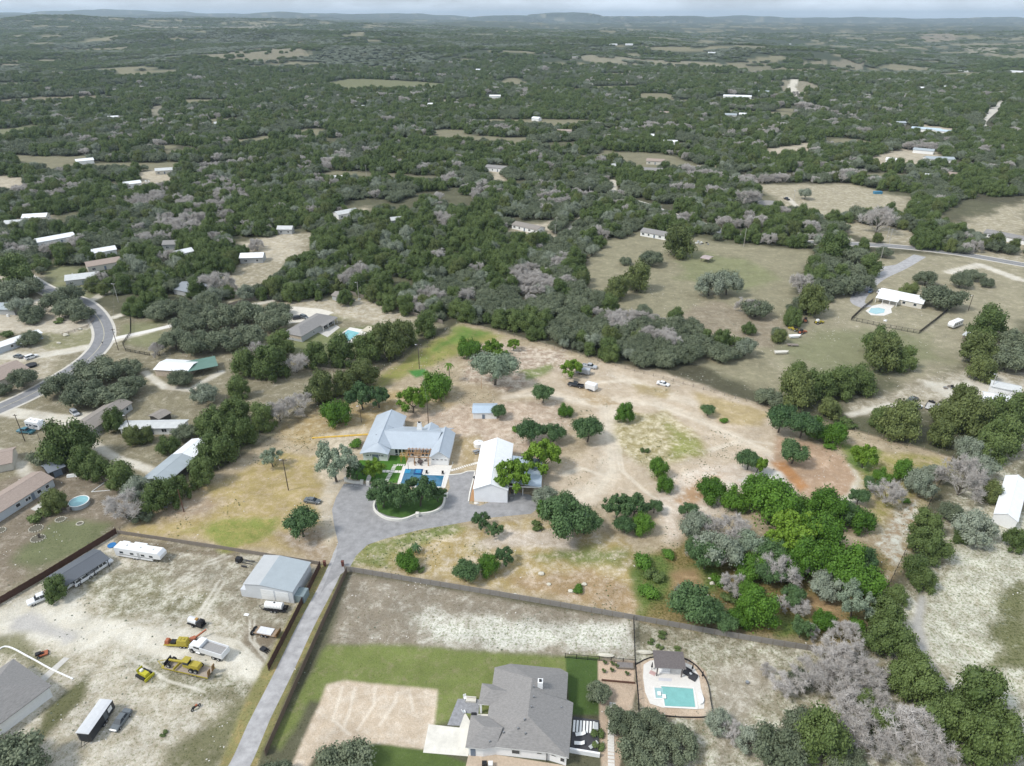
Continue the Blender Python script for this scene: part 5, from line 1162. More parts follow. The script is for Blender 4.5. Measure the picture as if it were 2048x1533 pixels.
low_wall('kerb', 'cream kerb curving from the patio to the barn', [(896, 951), (920, 949), (935, 944), (951, 943)], .3, .22, WALLW, cat='kerb')
low_wall('kerb', 'cream kerb along the barn side of the driveway', [(950, 945), (946, 962), (940, 985), (937, 1004)], .3, .22, WALLW, cat='kerb')
sheet('gravel_bed', [(951, 946), (956, 946), (948, 1003), (939, 1003)], .02, mat('orange_gravel', (.38, .22, .11), .95, .2, 3))
# ------------------------------------------------------------------ barn, shed
def local(a, hd, x, y): return (a[0] + cos(hd) * x - sin(hd) * y, a[1] + sin(hd) * x + cos(hd) * y)
BO = P(948.5, 1003.5); BR = radians(-3.6); t = thing('barn', 'big white metal barn with an open lean-to on its right', 'barn', BO, BR); WM = stripe_roof('white_metal_wall', (.84, .85, .87), .5)
wall_gable(t, 4.65, 11.6, pi / 2, 23.2, 9.3, 4.4, 1.9, WM); roof_gable(t, 4.65, 11.6, pi / 2, 23.2, 9.3, 4.4, 1.9, R_WHITE, .25); SITES.append((*local(BO, BR, 6, 11), 18))
b = MB(); b.hexa([(9.62, 3.8, 4.0), (18.6, 3.6, 3.0), (18.6, 17.4, 3.0), (9.62, 17.4, 4.0)], [(9.62, 3.8, 4.14), (18.6, 3.6, 3.14), (18.6, 17.4, 3.14), (9.62, 17.4, 4.14)]); l = part('lean_to_roof', b, stripe_roof('blue_grey_metal_roof', (.36, .43, .50), .6), t)
b = MB(); b.box(9.6, 18.7, 3.46, 3.58, 2.85, 3.25) ; part('fascia', b, TRIM, t)
for x, y in ((11.0, 3.75), (13.4, 3.75), (18.35, 3.75), (18.35, 8.3), (18.35, 12.8), (18.35, 17.1)): b = MB(); b.box(x - .1, x + .1, y - .1, y + .1, 0, 2.98); part('post', b, TRIM, t)
b = MB(); b.box(9.62, 18.3, 17.1, 17.25, 0, 2.9); part('lean_to_wall', b, mat('tan_panel', (.40, .36, .31), .8, .1), t)
opening(t, 9.3, 8, .05, 3.0, 2.8, pi / 2, 'garage'); opening(t, 9.3, 14, .05, .95, 2.1, pi / 2, 'door'); opening(t, 0, 14.2, .05, .95, 2.1, -pi / 2, 'door'); opening(t, 0, 8.5, .05, 1.0, 2.1, -pi / 2, 'door')
q = one('air_conditioner', MB().box(-.4, .4, -.4, .4, .1, .95).box(-.45, .45, -.45, .45, 0, .1), STEEL, 'grey air conditioner at the barn\'s front right corner', 'air conditioner', P(1023, 999))
q = one('planter', MB().cyl(0, 0, 0, .5, .35, 10, .45), BLACK, 'dark round planter beside the barn door', 'planter', P(949, 957)); 
one('boulder', MB().blob((0, 0, .15), (.8, .5, .3), 5), CONCW, 'pale flat boulder in front of the barn', 'boulder', P(953, 1008), smooth=False)
house('small white shed with blue-grey metal roof behind the main house', (946, 838), (993, 838), 6.2, 2.3, .9, 0, HB, stripe_roof('blue_metal_roof', (.40, .48, .56), .6), 'gable', [('f', .45, .05, .9, 1.6, 'door')], 'shed', 'shed', over=.25)
def parasol(xy, label, col):
    q = thing('patio_umbrella', label, 'umbrella', xy); b = MB(); b.tube((0, 0, 0), (0, 0, 2.3), .04, None, 6); part('pole', b, STEEL, q); b = MB(); b.cyl(0, 0, 1.95, 2.55, 1.9, 10, .06); part('canopy', b, col, q); return q
q = thing('water_tank', 'low white round tank behind the barn', 'tank', P(957, 892)); b = MB(); b.cyl(0, 0, 0, 1.3, 1.55, 18); b.cyl(0, 0, 1.3, 1.6, 1.55, 18, .5); part('shell', b, TRIM, q); b = MB(); b.cyl(0, 0, 1.6, 1.75, .35, 10); part('lid', b, CONCW, q)
q = thing('picnic_table', 'grey garden table with benches behind the barn', 'table', P(953, 906), .5); b = MB(); b.box(-1.0, 1.0, -.45, .45, .7, .78); part('table_top', b, STEEL, q)
for y in (-.85, .85): b = MB(); b.box(-1, 1, y - .15, y + .15, .4, .46); part('bench', b, STEEL, q)
for x in (-.7, .7): b = MB(); b.box(x - .05, x + .05, -.95, .95, .0, .4); b.box(x - .05, x + .05, -.3, .3, .4, .7); part('leg', b, STEEL, q)
# yellow ditch cover left of the house
q = thing('pipe_stack', 'long bright yellow trench cover left of the main house', 'pipe', P(624, 877), heading(P(624, 877), P(686, 873))); b = MB()
for k in range(9): part('pipe_section', MB().box(k * 2.0, k * 2.0 + 1.85, -.35, .35, 0, .22), mat('yellow_plastic', (.62, .40, .07), .6, .1), q)
# ------------------------------------------------------------------ poles and wires
POLEM = mat('pole_wood', (.085, .065, .05), .9, .2, 2); POLEP = mat('pale_pole', (.42, .40, .37), .8, .1); CER = mat('insulator', (.55, .55, .56), .4, .05)
def pole(u, v, h, label, arm=0, lamp=False, m=None, trans=False, hd=0, r=.15):
    x, y = P(u, v); t = thing('utility_pole', label, 'pole', (x, y), hd); b = MB(); b.tube((0, 0, 0), (0, 0, h), r, r * .7, 7); part('shaft', b, m or POLEM, t)
    if arm:
        b = MB(); b.box(-arm, arm, -.06, .06, h - .5, h - .36); part('crossarm', b, m or POLEM, t)
        for k in (-1, 0, 1): b = MB(); b.cyl(k * arm * .9, 0, h - .36, h - .12, .06, 6); part('insulator', b, CER, t)
    if lamp: b = MB(); b.tube((0, 0, h - .4), (-.7, 0, h - .25), .04, None, 5); b.blob((-.85, 0, h - .3), (.3, .2, .13), 2); part('lamp', b, CER, t)
    if trans: b = MB(); b.cyl(.3, 0, h - 1.9, h - 1.1, .22, 9); part('transformer', b, CER, t)
    return (x, y, h)
A1 = pole(577, 981, 10.8, 'tall dark pole with crossarm in the field left of the house', 1.1, True); A2 = pole(857, 848, 9.5, 'dark pole just behind the main house roof', 0, False); A3 = pole(723, 845, 6.5, 'slim dark pole behind the west wing', 0, True, r=.1)
A4 = pole(839, 738, 10.5, 'power pole with crossarm in the grass near the far corner', 1.2, True); A5 = pole(368, 1024, 7.5, 'reddish pole near the left corner of the property', 0, False, mat('red_wood', (.12, .06, .045), .9, .15)); pole(963, 778, 5, 'thin brown post left of the silvery oak', 0, r=.08, m=TIMBER)
A6 = pole(237, 701, 9.5, 'leaning-looking power pole beside the road bend', .9, False, trans=True); A7 = pole(237, 605, 9.5, 'pale lamp pole over the gravel forecourt', .8, True, POLEP); A8 = pole(50, 883, 10, 'pole behind the blue pickup at the left', .6); A9 = pole(266, 878, 9, 'pole in front of the white mobile home', 0, True)
pole(87, 900, 6, 'thin pole by the drive between the left houses', 0, r=.08); pole(320, 712, 6, 'dark post left of the wire fence paddock', 0, r=.12)
A10 = pole(718, 600, 9, 'pale lamp pole right of the grey garden shed', 0, True, POLEP); A11 = pole(1113, 463, 9, 'pale pole at the white mobile home in the wood', .8, False, POLEP); A12 = pole(1360, 456, 9, 'pale pole behind the mobile home in the meadow', .5, False, POLEP); A13 = pole(1487, 494, 11, 'tall pale pole at the meadow edge', 0, False, POLEP)
A14 = pole(1760, 524, 8.5, 'white pole beside the roadside oak', 0, False, POLEP); A15 = pole(1778, 488, 9, 'pale pole behind the road, right of two', .7, False, POLEP); pole(1773, 480, 8, 'pale pole behind the road, left of two', 0, False, POLEP); A16 = pole(1936, 623, 8, 'leaning lamp pole alone in the dry field', 0, True)
A17 = pole(1587, 402, 8, 'pale pole in the upper dry field', 0, True, POLEP); A18 = pole(1178, 398, 9, 'pole on the verge of the far road', .6, False, POLEP); pole(1978, 792, 9, 'white lamp pole beside the white metal building', 0, True, POLEP); pole(1590, 240, 9, 'far pale pole by the quarry track', 0, m=POLEP)
pole(900, 896, 3.2, 'thin dark pole beside the east wing', 0, r=.06); pole(817, 940, 2.6, 'short dark post at the pool corner', 0, r=.08)
for u, v, lab in ((1110, 478, 'thin far pole above the wood, left'), (733, 352, 'distant pole in the wood above the left clearings'), (1620, 330, 'distant pole behind the bare thicket'), (2027, 300, 'slanted pale pole at the upper right')): pole(u, v, 9, lab, .6, m=POLEP)
def wire(a, b_, label, n=14, sag=1.2, r=.03):
    m = MB(); prev = None
    for k in range(n + 1):
        f = k / n; p = (a[0] * (1 - f) + b_[0] * f, a[1] * (1 - f) + b_[1] * f, (a[2] * (1 - f) + b_[2] * f) - .3 - sag * 4 * f * (1 - f))
        if prev: m.tube(prev, p, r, r, 3, False)
        prev = p
    one('power_line', m, mat('wire', (.14, .14, .14), .6, .05), label, 'power line')
wire((*P(-80, 560), 10), A7, 'power line sagging across the road from the left edge to the forecourt pole', sag=3); wire(A4, A10, 'power line from the boundary pole to the grey shed\'s pole'); wire(A4, A1, 'power line running along the left boundary', sag=3); wire(A4, A2, 'power line to the pole behind the house')
wire(A6, (*P(237, 605), 9), 'power line across the road bend'); wire(A10, A11, 'long power line over the wood', sag=4); wire(A14, A15, 'power line crossing the road at right'); wire(A11, A18, 'power line over the wood towards the far road', sag=2)
# palms
def palm(u, v, h, r, label, bright=True):
    t = thing('palm_tree', label, 'palm tree', P(u, v)); b = MB(); b.tube((0, 0, 0), (.1, 0, h), .16, .12, 7); part('trunk', b, BARK, t); b = MB(); rr = random.Random(int(u))
    for k in range(16):
        a = 2 * pi * k / 16 + rr.uniform(-.15, .15); up = rr.uniform(-.1, .7); pr = (.1, 0, h); w = .28
        for s in range(1, 5):
            f = s / 4; q = (.1 + r * f * cos(a), r * f * sin(a), h + r * (up * f - .9 * f * f)); nx, ny = -sin(a) * w, cos(a) * w
            b.face([(pr[0] - nx, pr[1] - ny, pr[2]), (q[0] - nx, q[1] - ny, q[2] - .08), (q[0], q[1], q[2] + .08), (pr[0], pr[1], pr[2] + .08)]); b.face([(pr[0] + nx, pr[1] + ny, pr[2]), (pr[0], pr[1], pr[2] + .08), (q[0], q[1], q[2] + .08), (q[0] + nx, q[1] + ny, q[2] - .08)]); pr = q
            w = .28 * (1 - f * .8) + .04
    part('crown', b, LM['leaf_yellow' if bright else 'leaf_mid'], t)
palm(899, 764, 7.5, 2.0, 'tall thin palm above the yellow-green trees near the far boundary'); palm(831, 1106, 2.3, 1.6, 'short palm on the pale strip south of the driveway', False)
# ------------------------------------------------------------------ the grey hipped house below the property
GO = (-8.35, 79.73); GR = radians(-5); t = thing('shingle_house', 'large white house with grey hipped shingle roof at the lower edge', 'house', GO, GR); SITES.append((*local(GO, GR, 9, 8), 14))
def gl(x, y): return local(GO, GR, x, y)
b = MB(); FPN = [(.4, .4), (3.1, .4), (5.3, 1.0), (15.2, .7), (18.2, 0), (18.9, 10.6), (17.7, 11.2), (17.9, 17.4), (16.4, 18.2), (6.6, 18.5), (3.8, 17.4), (3.7, 9.2), (3.3, 6.2), (.5, 6.1)]
b.prism(FPN, 0, 2.95); part('wall', b, W_WHITE, t); RS = R_SHGREY
def tri_roof(faces, name='roof', th=.15):
    b = MB()
    for f in faces: b.face(f)
    return part(name, b, RS, t)
Z0, ZR = 2.95, 6.3
rn, rs = (11.2, 13.0, ZR), (10.9, 4.8, ZR); c = {'sw': (5.0, .5), 's1': (15.2, .2), 'se': (18.6, -.5), 'e2': (19.3, 10.9), 'e1': (18.0, 11.5), 'neb': (18.2, 17.7), 'ne': (16.6, 18.6), 'nw': (6.4, 18.9), 'nwb': (3.3, 17.7), 'w3': (3.2, 6.5)}
q = {k: (*v, Z0) for k, v in c.items()}
tri_roof([[q['nw'], rn, q['ne']][::-1], [q['ne'], rn, q['neb']][::-1], [q['nwb'], rn, q['nw']][::-1], [q['w3'], rs, rn, q['nwb']][::-1], [q['sw'], rs, q['w3']][::-1], [q['sw'], q['s1'], rs], [q['s1'], q['se'], rs], [q['se'], q['e2'], (11.0, 9, ZR), rs], [q['e2'], q['e1'], (11.05, 10.5, ZR)], [q['e2'], (11.05, 10.5, ZR), (11.0, 9, ZR)], [q['e1'], q['neb'], rn, (11.05, 10.5, ZR)]])
a1 = [(-.1, -.1, Z0 + .01), (3.2, -.1, Z0 + .01), (5.4, .5, Z0 + .01), (6.4, 3.4, 4.0), (3.2, 6.6, Z0 + .01), (0, 6.5, Z0 + .01)]
tri_roof([[a1[0], a1[1], (2.9, 3.2, 4.6)], [a1[1], a1[2], (6.4, 3.3, 4.62), (2.9, 3.2, 4.6)], [a1[5], a1[0], (2.9, 3.2, 4.6)], [a1[4], a1[5], (2.9, 3.2, 4.6), (6.4, 3.3, 4.62)]], 'wing_roof')
tri_roof([[(1.1, 9.0, 3.0), (5.8, 8.8, 3.0), (7.2, 11.2, 4.45), (3.4, 11.3, 4.4)], [(1.2, 13.7, 3.0), (1.1, 9.0, 3.0), (3.4, 11.3, 4.4)], [(6.0, 13.6, 3.0), (1.2, 13.7, 3.0), (3.4, 11.3, 4.4), (7.2, 11.2, 4.45)]], 'porch_roof')
b = MB(); P2 = [(k[0], k[1]) for k in (c['sw'], c['s1'], c['se'], c['e2'], c['e1'], c['neb'], c['ne'], c['nw'], c['nwb'], c['w3'])]; b.prism(P2, Z0 - .18, Z0 - .003); b.prism([(-.1, -.1), (3.2, -.1), (4.9, .45), (3.15, 6.4), (0, 6.5)], Z0 - .17, Z0 + .004); b.prism([(1.1, 9.0), (3.1, 8.95), (3.1, 13.6), (1.2, 13.7)], 2.84, 2.996); part('fascia', b, TRIM, t)
for x, y in ((1.5, 9.4), (1.6, 13.3), (1.5, 11.3)): b = MB(); b.box(x - .2, x + .2, y - .2, y + .2, 0, 2.84); part('porch_column', b, TRIM, t)
b = MB(); b.box(12.3, 13.3, 11.6, 12.7, 4.6, 6.9); ch = part('chimney', b, W_WHITE, t); b = MB(); b.box(12.55, 13.05, 11.85, 12.4, 6.9, 7.1); part('flue', b, BLACK, ch)
opening(t, 9.0, .86, 1.0, 1.4, 1.0, -.03); opening(t, 13.3, .73, 1.7, .8, .3, -.03); opening(t, 15.9, .52, 1.7, .8, .3, -.22); opening(t, 17.5, .16, .9, .7, 1.0, -.22); opening(t, 1.2, .4, .1, .9, 2.0, 0, 'door')
for x in (8.2, 8.7): b = MB(); b.box(x - .08, x + .08, .75, .84, 2.2, 2.45); part('wall_lamp', b, BLACK, t)
b = MB(); b.box(14.6, 14.75, .45, .62, 0, 2.9); part('downpipe', b, BLACK, t)
for i, (x, y, z) in enumerate(((11.6, 11.2, 6.2), (11.7, 9, 6.1), (11.4, 6.8, 6.15), (10.3, 4.2, 6.0), (9.2, 3.0, 5.0), (10.6, 2.4, 4.6), (6.6, 2.6, 4.1), (4.2, 1.0, 3.5), (17, 9, 3.7))): b = MB(); b.cyl(x, y, z - .3, z + .35, .14, 8); part('roof_vent', b, STEEL, t)
WR = [(0, 11.5), (3.4, 12.4), (3.5, 9)]; SLATE = mat('slate_paving', (.26, .26, .27), .8, .25, 1.6); WETC = mat('pale_driveway', (.64, .61, .54), .85, .14, .5)
sheet('driveway', [gl(-8.2, 6.0), gl(-8.1, .2), gl(.3, .2), gl(.4, 6.2), gl(-1.6, 9.2), gl(-2.2, 5.8)][::-1], .035, WETC, px=False)
sheet('patio', [gl(-4.6, 6.1), gl(-3.5, 12.0), gl(-.5, 12.4), gl(1.0, 12.2), gl(1.0, 9), gl(-1.6, 9.0), gl(-2.0, 6.2)], .025, SLATE, px=False); sheet('patio', [gl(1, 9), gl(3.7, 9.2), gl(3.2, 6.2), gl(.5, 6.2), gl(-.4, 8.3)], .042, CONCW, px=False)
sheet('yard_strip', [gl(0, -3.5), gl(18, -4.5), gl(18.2, 0), (gl(5.3, 1)), gl(.3, .4)], .02, mat('tan_gravel', (.46, .37, .28), .95, .15, 2), px=False)
one('patio_sofa', MB().box(-1.0, 1.0, -.4, .4, 0, .42).box(-1.0, 1.0, .3, .45, .42, .8), W_CREAM, 'cream outdoor sofa on the slate patio left of the house', 'sofa', gl(-.8, 11.8), GR)
q = chairset(gl(-2, 12.1), 'white folding chair on the slate patio left of the house', TRIM, .4); chairset(gl(-1.8, 9.0), 'white chair at the patio edge left of the house', TRIM, 2)
one('grill', MB().box(-.55, .55, -.3, .3, 0, .9).box(-.5, .5, -.28, .28, .9, 1.15), BLACK, 'black grill on the patio left of the house', 'grill', gl(.3, 8.2)); 
one('utility_box', MB().box(-.45, .45, -.35, .35, 0, 1.0).box(-.3, .3, -.37, -.35, .3, .7), BLACK, 'black air conditioner unit in front of the grey-roofed house', 'air conditioner', gl(3.5, -1.3)); one('utility_box', MB().box(-.4, .4, -.4, .4, 0, 1.0).cyl(0, 0, 1.0, 1.03, .32, 12), TRIM, 'white air conditioner unit in front of the grey-roofed house', 'air conditioner', gl(4.6, -1.3))
# dark deck on the right with loungers
sheet('deck', [gl(19.4, 10.0), gl(24.4, 9.6), gl(24.0, 2.6), gl(18.9, 3.0)][::-1], .12, mat('dark_deck', (.055, .055, .06), .7, .25, 2, aniso=(1, 12, 1)), px=False)
low_wall('retaining_wall', 'white wall below the dark deck', [gl(18.8, 2.7), gl(24.3, 2.2)], .35, 1.1, W_WHITE, px=False)
q = path_thing if False else None; t = thing('deck_stripes', 'row of white stripe slabs on the dark deck', 'paving', gl(19.6, 9.2), GR); b = MB(); b.box(-.2, .2, -1.25, 1.25, .13, .17); me = b.mesh('slab', TRIM)
for k in range(7): link('slab', me, t, (k * .62, -1.2, 0), -.06)
def lounger(xy, rz, label, m):
    t = thing('sun_lounger', label, 'lounger', xy, rz); b = MB(); b.box(-.35, .35, -.95, .35, .28, .38); part('seat', b, m, t); b = MB(); b.hexa([(-.35, .35, .28), (.35, .35, .28), (.35, .95, .62), (-.35, .95, .62)], [(-.35, .35, .38), (.35, .35, .38), (.35, .92, .72), (-.35, .92, .72)]); part('backrest', b, m, t)
    for x in (-.3, .3):
        for y in (-.85, .3): b = MB(); b.box(x - .03, x + .03, y - .03, y + .03, .0, .28); part('leg', b, STEEL, t)
lounger(gl(20.8, 6.3), GR - 1.35, 'white lounger in the middle of the dark deck', TRIM); lounger(gl(20.6, 4.4), GR - 1.55, 'white lounger near the dark deck\'s lower edge', TRIM); lounger(gl(23.2, 4.2), GR - .9, 'grey lounger at the dark deck\'s lower right corner', W_GREY)
one('side_table', MB().cyl(0, 0, .0, .4, .12, 8).cyl(0, 0, .4, .46, .4, 12), TRIM, 'white round table at the right side of the dark deck', 'table', gl(23.3, 6.4), z=.12)
one('storage_box', MB().box(-.4, .4, -.7, .7, 0, .5).box(-.43, .43, -.73, .73, .5, .56), W_GREY, 'grey storage box at the right side of the dark deck', 'box', gl(23.7, 8.0), GR, z=.12)
t = thing('stepping_path', 'double row of white stepping slabs right of the dark deck', 'path', P(1225, 1410)); pts = smoothline(PP([(1225, 1408), (1224, 1435), (1222, 1465), (1222, 1500), (1223, 1540)]), 6); b = MB(); b.taper(-.62, .62, -.28, .28, .0, .07, .02, .02); me = b.mesh('slab', CONCW)
d0 = 0
for i in range(26):
    f = i / 25 * (len(pts) - 1); j = min(int(f), len(pts) - 2); g = f - j; x = pts[j][0] * (1 - g) + pts[j + 1][0] * g; y = pts[j][1] * (1 - g) + pts[j + 1][1] * g; link('slab', me, t, (x - t.location.x, y - t.location.y, 0), heading(pts[j], pts[j + 1]) + pi / 2)
# pool garden with pergola
PD = [(1287, 1330), (1300, 1322), (1315, 1320), (1360, 1322), (1385, 1332), (1398, 1352), (1402, 1378), (1409, 1400), (1408, 1418), (1395, 1419), (1325, 1416), (1300, 1408), (1290, 1385), (1286, 1355)]
sheet('pool_deck', PD, .05, CONCW); TEAL = mat('teal_water', (.17, .42, .39), .07, .12, .6, spec=.9)
PO = P(1330, 1413); PR = radians(-4); t = thing('swimming_pool', 'teal rectangular swimming pool with tanning ledge near the lower edge', 'swimming pool', PO, PR)
b = MB(); b.face([(0, 0, .075), (5.9, .2, .075), (6.1, 4.4, .075), (-.2, 4.5, .075)]); part('water', b, TEAL, t); b = MB(); b.face([(-1.6, 1.7, .078), (0, 1.7, .078), (0, 4.1, .078), (-1.6, 4.1, .078)]); part('tanning_ledge', b, mat('ledge_water', (.30, .47, .47), .1, .1), t)
b = MB()
for x0, x1, y0, y1 in ((-.3, 6.3, -.32, -.02), (6.1, 6.4, -.02, 4.5), (-.5, 6.4, 4.5, 4.8), (-1.9, -1.6, 1.4, 4.4), (-1.6, -.02, 1.4, 1.7), (-.3, -.02, -.02, 1.4)): b.box(x0, x1, y0, y1, .052, .15)
part('coping', b, COPE, t)
for k in range(2): b = MB(); b.box(-1.2 + k * .9, -.5 + k * .9, 2.2 - .6 * k, 2.5 - .6 * k + .6, .08, .35); part('ledge_lounger', b, TRIM, t)
b = MB(); rr = [(6.9 + .9 * cos(a), 2.0 + 1.3 * sin(a)) for a in np.linspace(-1.5, 1.5, 9)]; ri = [(6.7 + .45 * cos(a), 2.0 + .85 * sin(a)) for a in np.linspace(-1.5, 1.5, 9)]
for k in range(8): b.prism([ri[k], rr[k], rr[k + 1], ri[k + 1]], .05, .5)
part('curved_bench', b, TRIM, t)
one('plunge_bucket', MB().cyl(0, 0, 0, .5, .35, 10), STEEL, 'small grey barrel lying on the dry yard right of the pool', 'barrel', P(1494, 1367))
t = thing('pergola', 'weathered grey timber pergola at the head of the teal pool', 'pergola', P(1313, 1352), PR); PERG = mat('grey_timber', (.17, .15, .145), .9, .2, 3)
for x in (0, 5.0):
    for y in (0, 3.2): b = MB(); b.box(x - .12, x + .12, y - .12, y + .12, 0, 2.6); part('post', b, PERG, t)
for y in (-.1, 3.3): b = MB(); b.box(-.6, 5.6, y - .08, y + .08, 2.6, 2.85); part('beam', b, PERG, t)
for k in range(19): b = MB(); b.box(-.65, 5.65, -.45 + k * .235, -.45 + k * .235 + .16, 2.86, 2.95); part('slat', b, PERG, t)
q = thing('outdoor_sofa', 'white cushioned sofa in the shade under the pergola', 'sofa', P(1329, 1345), PR); part('seat', MB().box(-1.1, 1.1, -.4, .4, .1, .45), W_WHITE, q); part('backrest', MB().box(-1.1, 1.1, .4, .6, .1, .9), W_WHITE, q)
sheet('rug', [(1317, 1356), (1344, 1358), (1343, 1364), (1317, 1362)], .056, mat('striped_rug', (.55, .55, .57), .9, .2, 3, aniso=(14, 1, 1)), kind='structure'); 
for k, (u, v) in enumerate(((1374, 1346), (1386, 1356))):
    q = thing('cube_daybed', f'dark square lounge chair on the pool deck, {("upper", "lower")[k]} of two', 'chair', P(u, v), PR - .6); part('seat', MB().box(-.75, .75, -.75, .75, .06, .38), mat('charcoal_cushion', (.05, .05, .055), .9, .1), q); part('backrest', MB().box(-.75, .75, .55, .75, .38, .7), MATS['charcoal_cushion'], q)
one('side_table', MB().cyl(0, 0, 0, .45, .3, 10), TRIM, 'small white table between the dark square chairs', 'table', P(1381, 1350))
for u, v, lab, in ((1303, 1340, 'closed dark umbrella left of the pergola'), (1384, 1343, 'closed dark umbrella beside the dark chairs'), (1404, 1358, 'closed dark umbrella at the stone border')):
    q = thing('closed_umbrella', lab, 'umbrella', P(u, v)); part('canopy', MB().cyl(0, 0, .9, 2.3, .22, 8, .05), BLACK, q); part('pole', MB().cyl(0, 0, 0, .9, .04, 6), STEEL, q)
one('pink_mat', MB().box(-.6, .6, -.45, .45, .05, .12), mat('pink_slats', (.50, .34, .32), .9, .2), 'pinkish slatted mat left of the pergola', 'mat', P(1305, 1347), PR - .5)
one('boulder_bench', MB().blob((0, 0, .3), (1.9, .55, .4), 3, .1), mat('pale_limestone', (.56, .53, .44), .9, .1, 2), 'cream cylindrical tank lying above the pergola, right of the iron fence', 'tank', P(1289, 1307), PR); one('boulder_bench', MB().blob((0, 0, .3), (1.9, .55, .4), 9, .1), MATS['pale_limestone'], 'cream cylindrical tank lying left of the iron fence', 'tank', P(1212, 1313), PR)
t = thing('raised_bed', 'grey raised garden bed with white top in the fenced kitchen garden', 'planter', P(1250, 1334), PR); part('box', MB().box(-1.7, 1.7, -.7, .7, 0, .55), WOODG, t); part('soil', MB().box(-1.6, 1.6, -.6, .6, .55, .58), mat('soil', (.20, .18, .17), .95, .2), t)
for i, (u, v) in enumerate(((1210, 1328), (1225, 1330), (1234, 1335), (1224, 1343), (1254, 1350), (1208, 1345))):
    q = thing('potted_plant', f'green garden plant in the fenced kitchen garden, number {i} from the left'.replace('number 0', 'back left').replace('number 1', 'back middle').replace('number 2', 'beside the raised bed').replace('number 3', 'front middle').replace('number 4', 'in the front planter').replace('number 5', 'front left').replace(' from the left', ''), 'plant', P(u, v)); part('pot', MB().cyl(0, 0, 0, .35, .28, 8, .34), WOODG, q); c_ = link('foliage', KIND['K'][0][0], q, (0, 0, .3)); c_.scale = (.55, .55, .7)
low_wall('garden_edging', 'rusty steel edging below the fenced kitchen garden', [(1203, 1362), (1235, 1365), (1270, 1368)], .12, .5, mat('rust', (.13, .07, .05), .9, .2), cat='edging')
low_wall('border_edging', 'dark steel edging round the stone border of the pool', [(1272, 1330), (1300, 1317), (1345, 1313), (1385, 1327), (1412, 1360), (1421, 1400), (1420, 1432), (1370, 1436), (1320, 1432)], .1, .35, BLACK, cat='edging')
# ------------------------------------------------------------------ fences
fence('weathered grey panel fence along the property\'s lower boundary', [(690, 1142), (980, 1190), (1267, 1240), (1500, 1282), (1706, 1316)], 1.6, mat('grey_board', (.24, .225, .205), .9, .15, 2), 2.45, 'solid', 'panel_fence', post_m=WOODG)
fence('weathered grey fence from the left corner to the lane', [(236, 1068), (430, 1097), (641, 1131)], 1.2, WOODG, 2.4, 'plank', 'panel_fence', post_m=WOODG)
fence('dark red-brown plank fence from the left edge to the property corner', [(-60, 1246), (0, 1209), (84, 1160), (234, 1068)], 1.9, PLANKB, 2.4, 'plank', 'plank_fence'); fence('dark red-brown plank fence along the left side of the lane', [(538, 1342), (590, 1240), (641, 1136)], 2.0, PLANKB, 2.4, 'plank', 'plank_fence')
fence('brown plank fence along the right side of the lane', [(532, 1512), (585, 1390), (640, 1265), (694, 1146)], 1.8, PLANKT, 2.4, 'plank', 'plank_fence')
fence('black iron fence from the panel fence down to the house garden', [(1267, 1243), (1270, 1330), (1276, 1400), (1278, 1440)], 1.6, BLACK, 2.4, 'iron', 'iron_fence'); fence('black iron fence round the small lawn', [(1130, 1316), (1198, 1322), (1270, 1328)], 1.3, BLACK, 2.4, 'iron', 'iron_fence')
fence('black iron fence around the right-hand pool house garden', [(1745, 604), (1722, 622), (1702, 641), (1768, 655), (1838, 668), (1872, 642), (1903, 616)], 1.7, BLACK, 2.4, 'iron', 'iron_fence')
fence('dark iron fence of the roadside paddock', [(262, 668), (246, 690), (252, 703), (300, 712)], 1.3, BLACK, 2.4, 'iron', 'iron_fence'); fence('tall dark fence by the driveway gate', [(262, 668), (262, 640), (300, 636)], 1.7, BLACK, 2.4, 'iron', 'iron_fence')
fence('grey plank fence curving behind the pool house, left part', [(426, 624), (500, 602), (575, 592), (640, 588)], 1.8, WOODG, 2.4, 'plank', 'plank_fence'); fence('grey plank fence behind the pool house, right part', [(700, 589), (755, 606), (800, 624), (885, 648)], 1.8, WOODG, 2.4, 'plank', 'plank_fence')
fence('grey rail fence below the pool house meadow', [(510, 736), (600, 738), (690, 746)], 1.4, WOODG, 2.4, 'rail', 'rail_fence'); fence('dark plank fence behind the left garden', [(200, 958), (235, 978), (272, 1002)], 1.8, WOODG, 2.4, 'plank', 'plank_fence')
fence('thin wire fence along the far boundary', [(925, 645), (1250, 738), (1560, 822), (1905, 917)], 1.3, BLACK, 4, 'wire', 'wire_fence', post_m=WOODG); fence('thin dark wire fence along the right boundary', [(1905, 919), (1820, 1085), (1712, 1306)], 1.5, BLACK, 3, 'wire', 'wire_fence', post_m=BLACK); fence('wire fence along the left boundary', [(240, 1062), (560, 868), (900, 660)], 1.3, BLACK, 4, 'wire', 'wire_fence', post_m=WOODG)
fence('low fence beside the left-hand mobile home', [(125, 672), (175, 655), (190, 640)], 1.0, WOODG, 2.4, 'rail', 'rail_fence')
for (u, v), s in (((650, 1132), 'left'), ((686, 1132), 'right')): q = thing('gate_pillar', f'red-brown gate pillar on the {s} of the lane', 'pillar', P(u, v)); part('shaft', MB().box(-.28, .28, -.28, .28, 0, 1.4), mat('red_brick', (.13, .05, .038), .9, .2, 4), q); part('cap', MB().box(-.34, .34, -.34, .34, 1.4, 1.5), MATS['red_brick'], q)
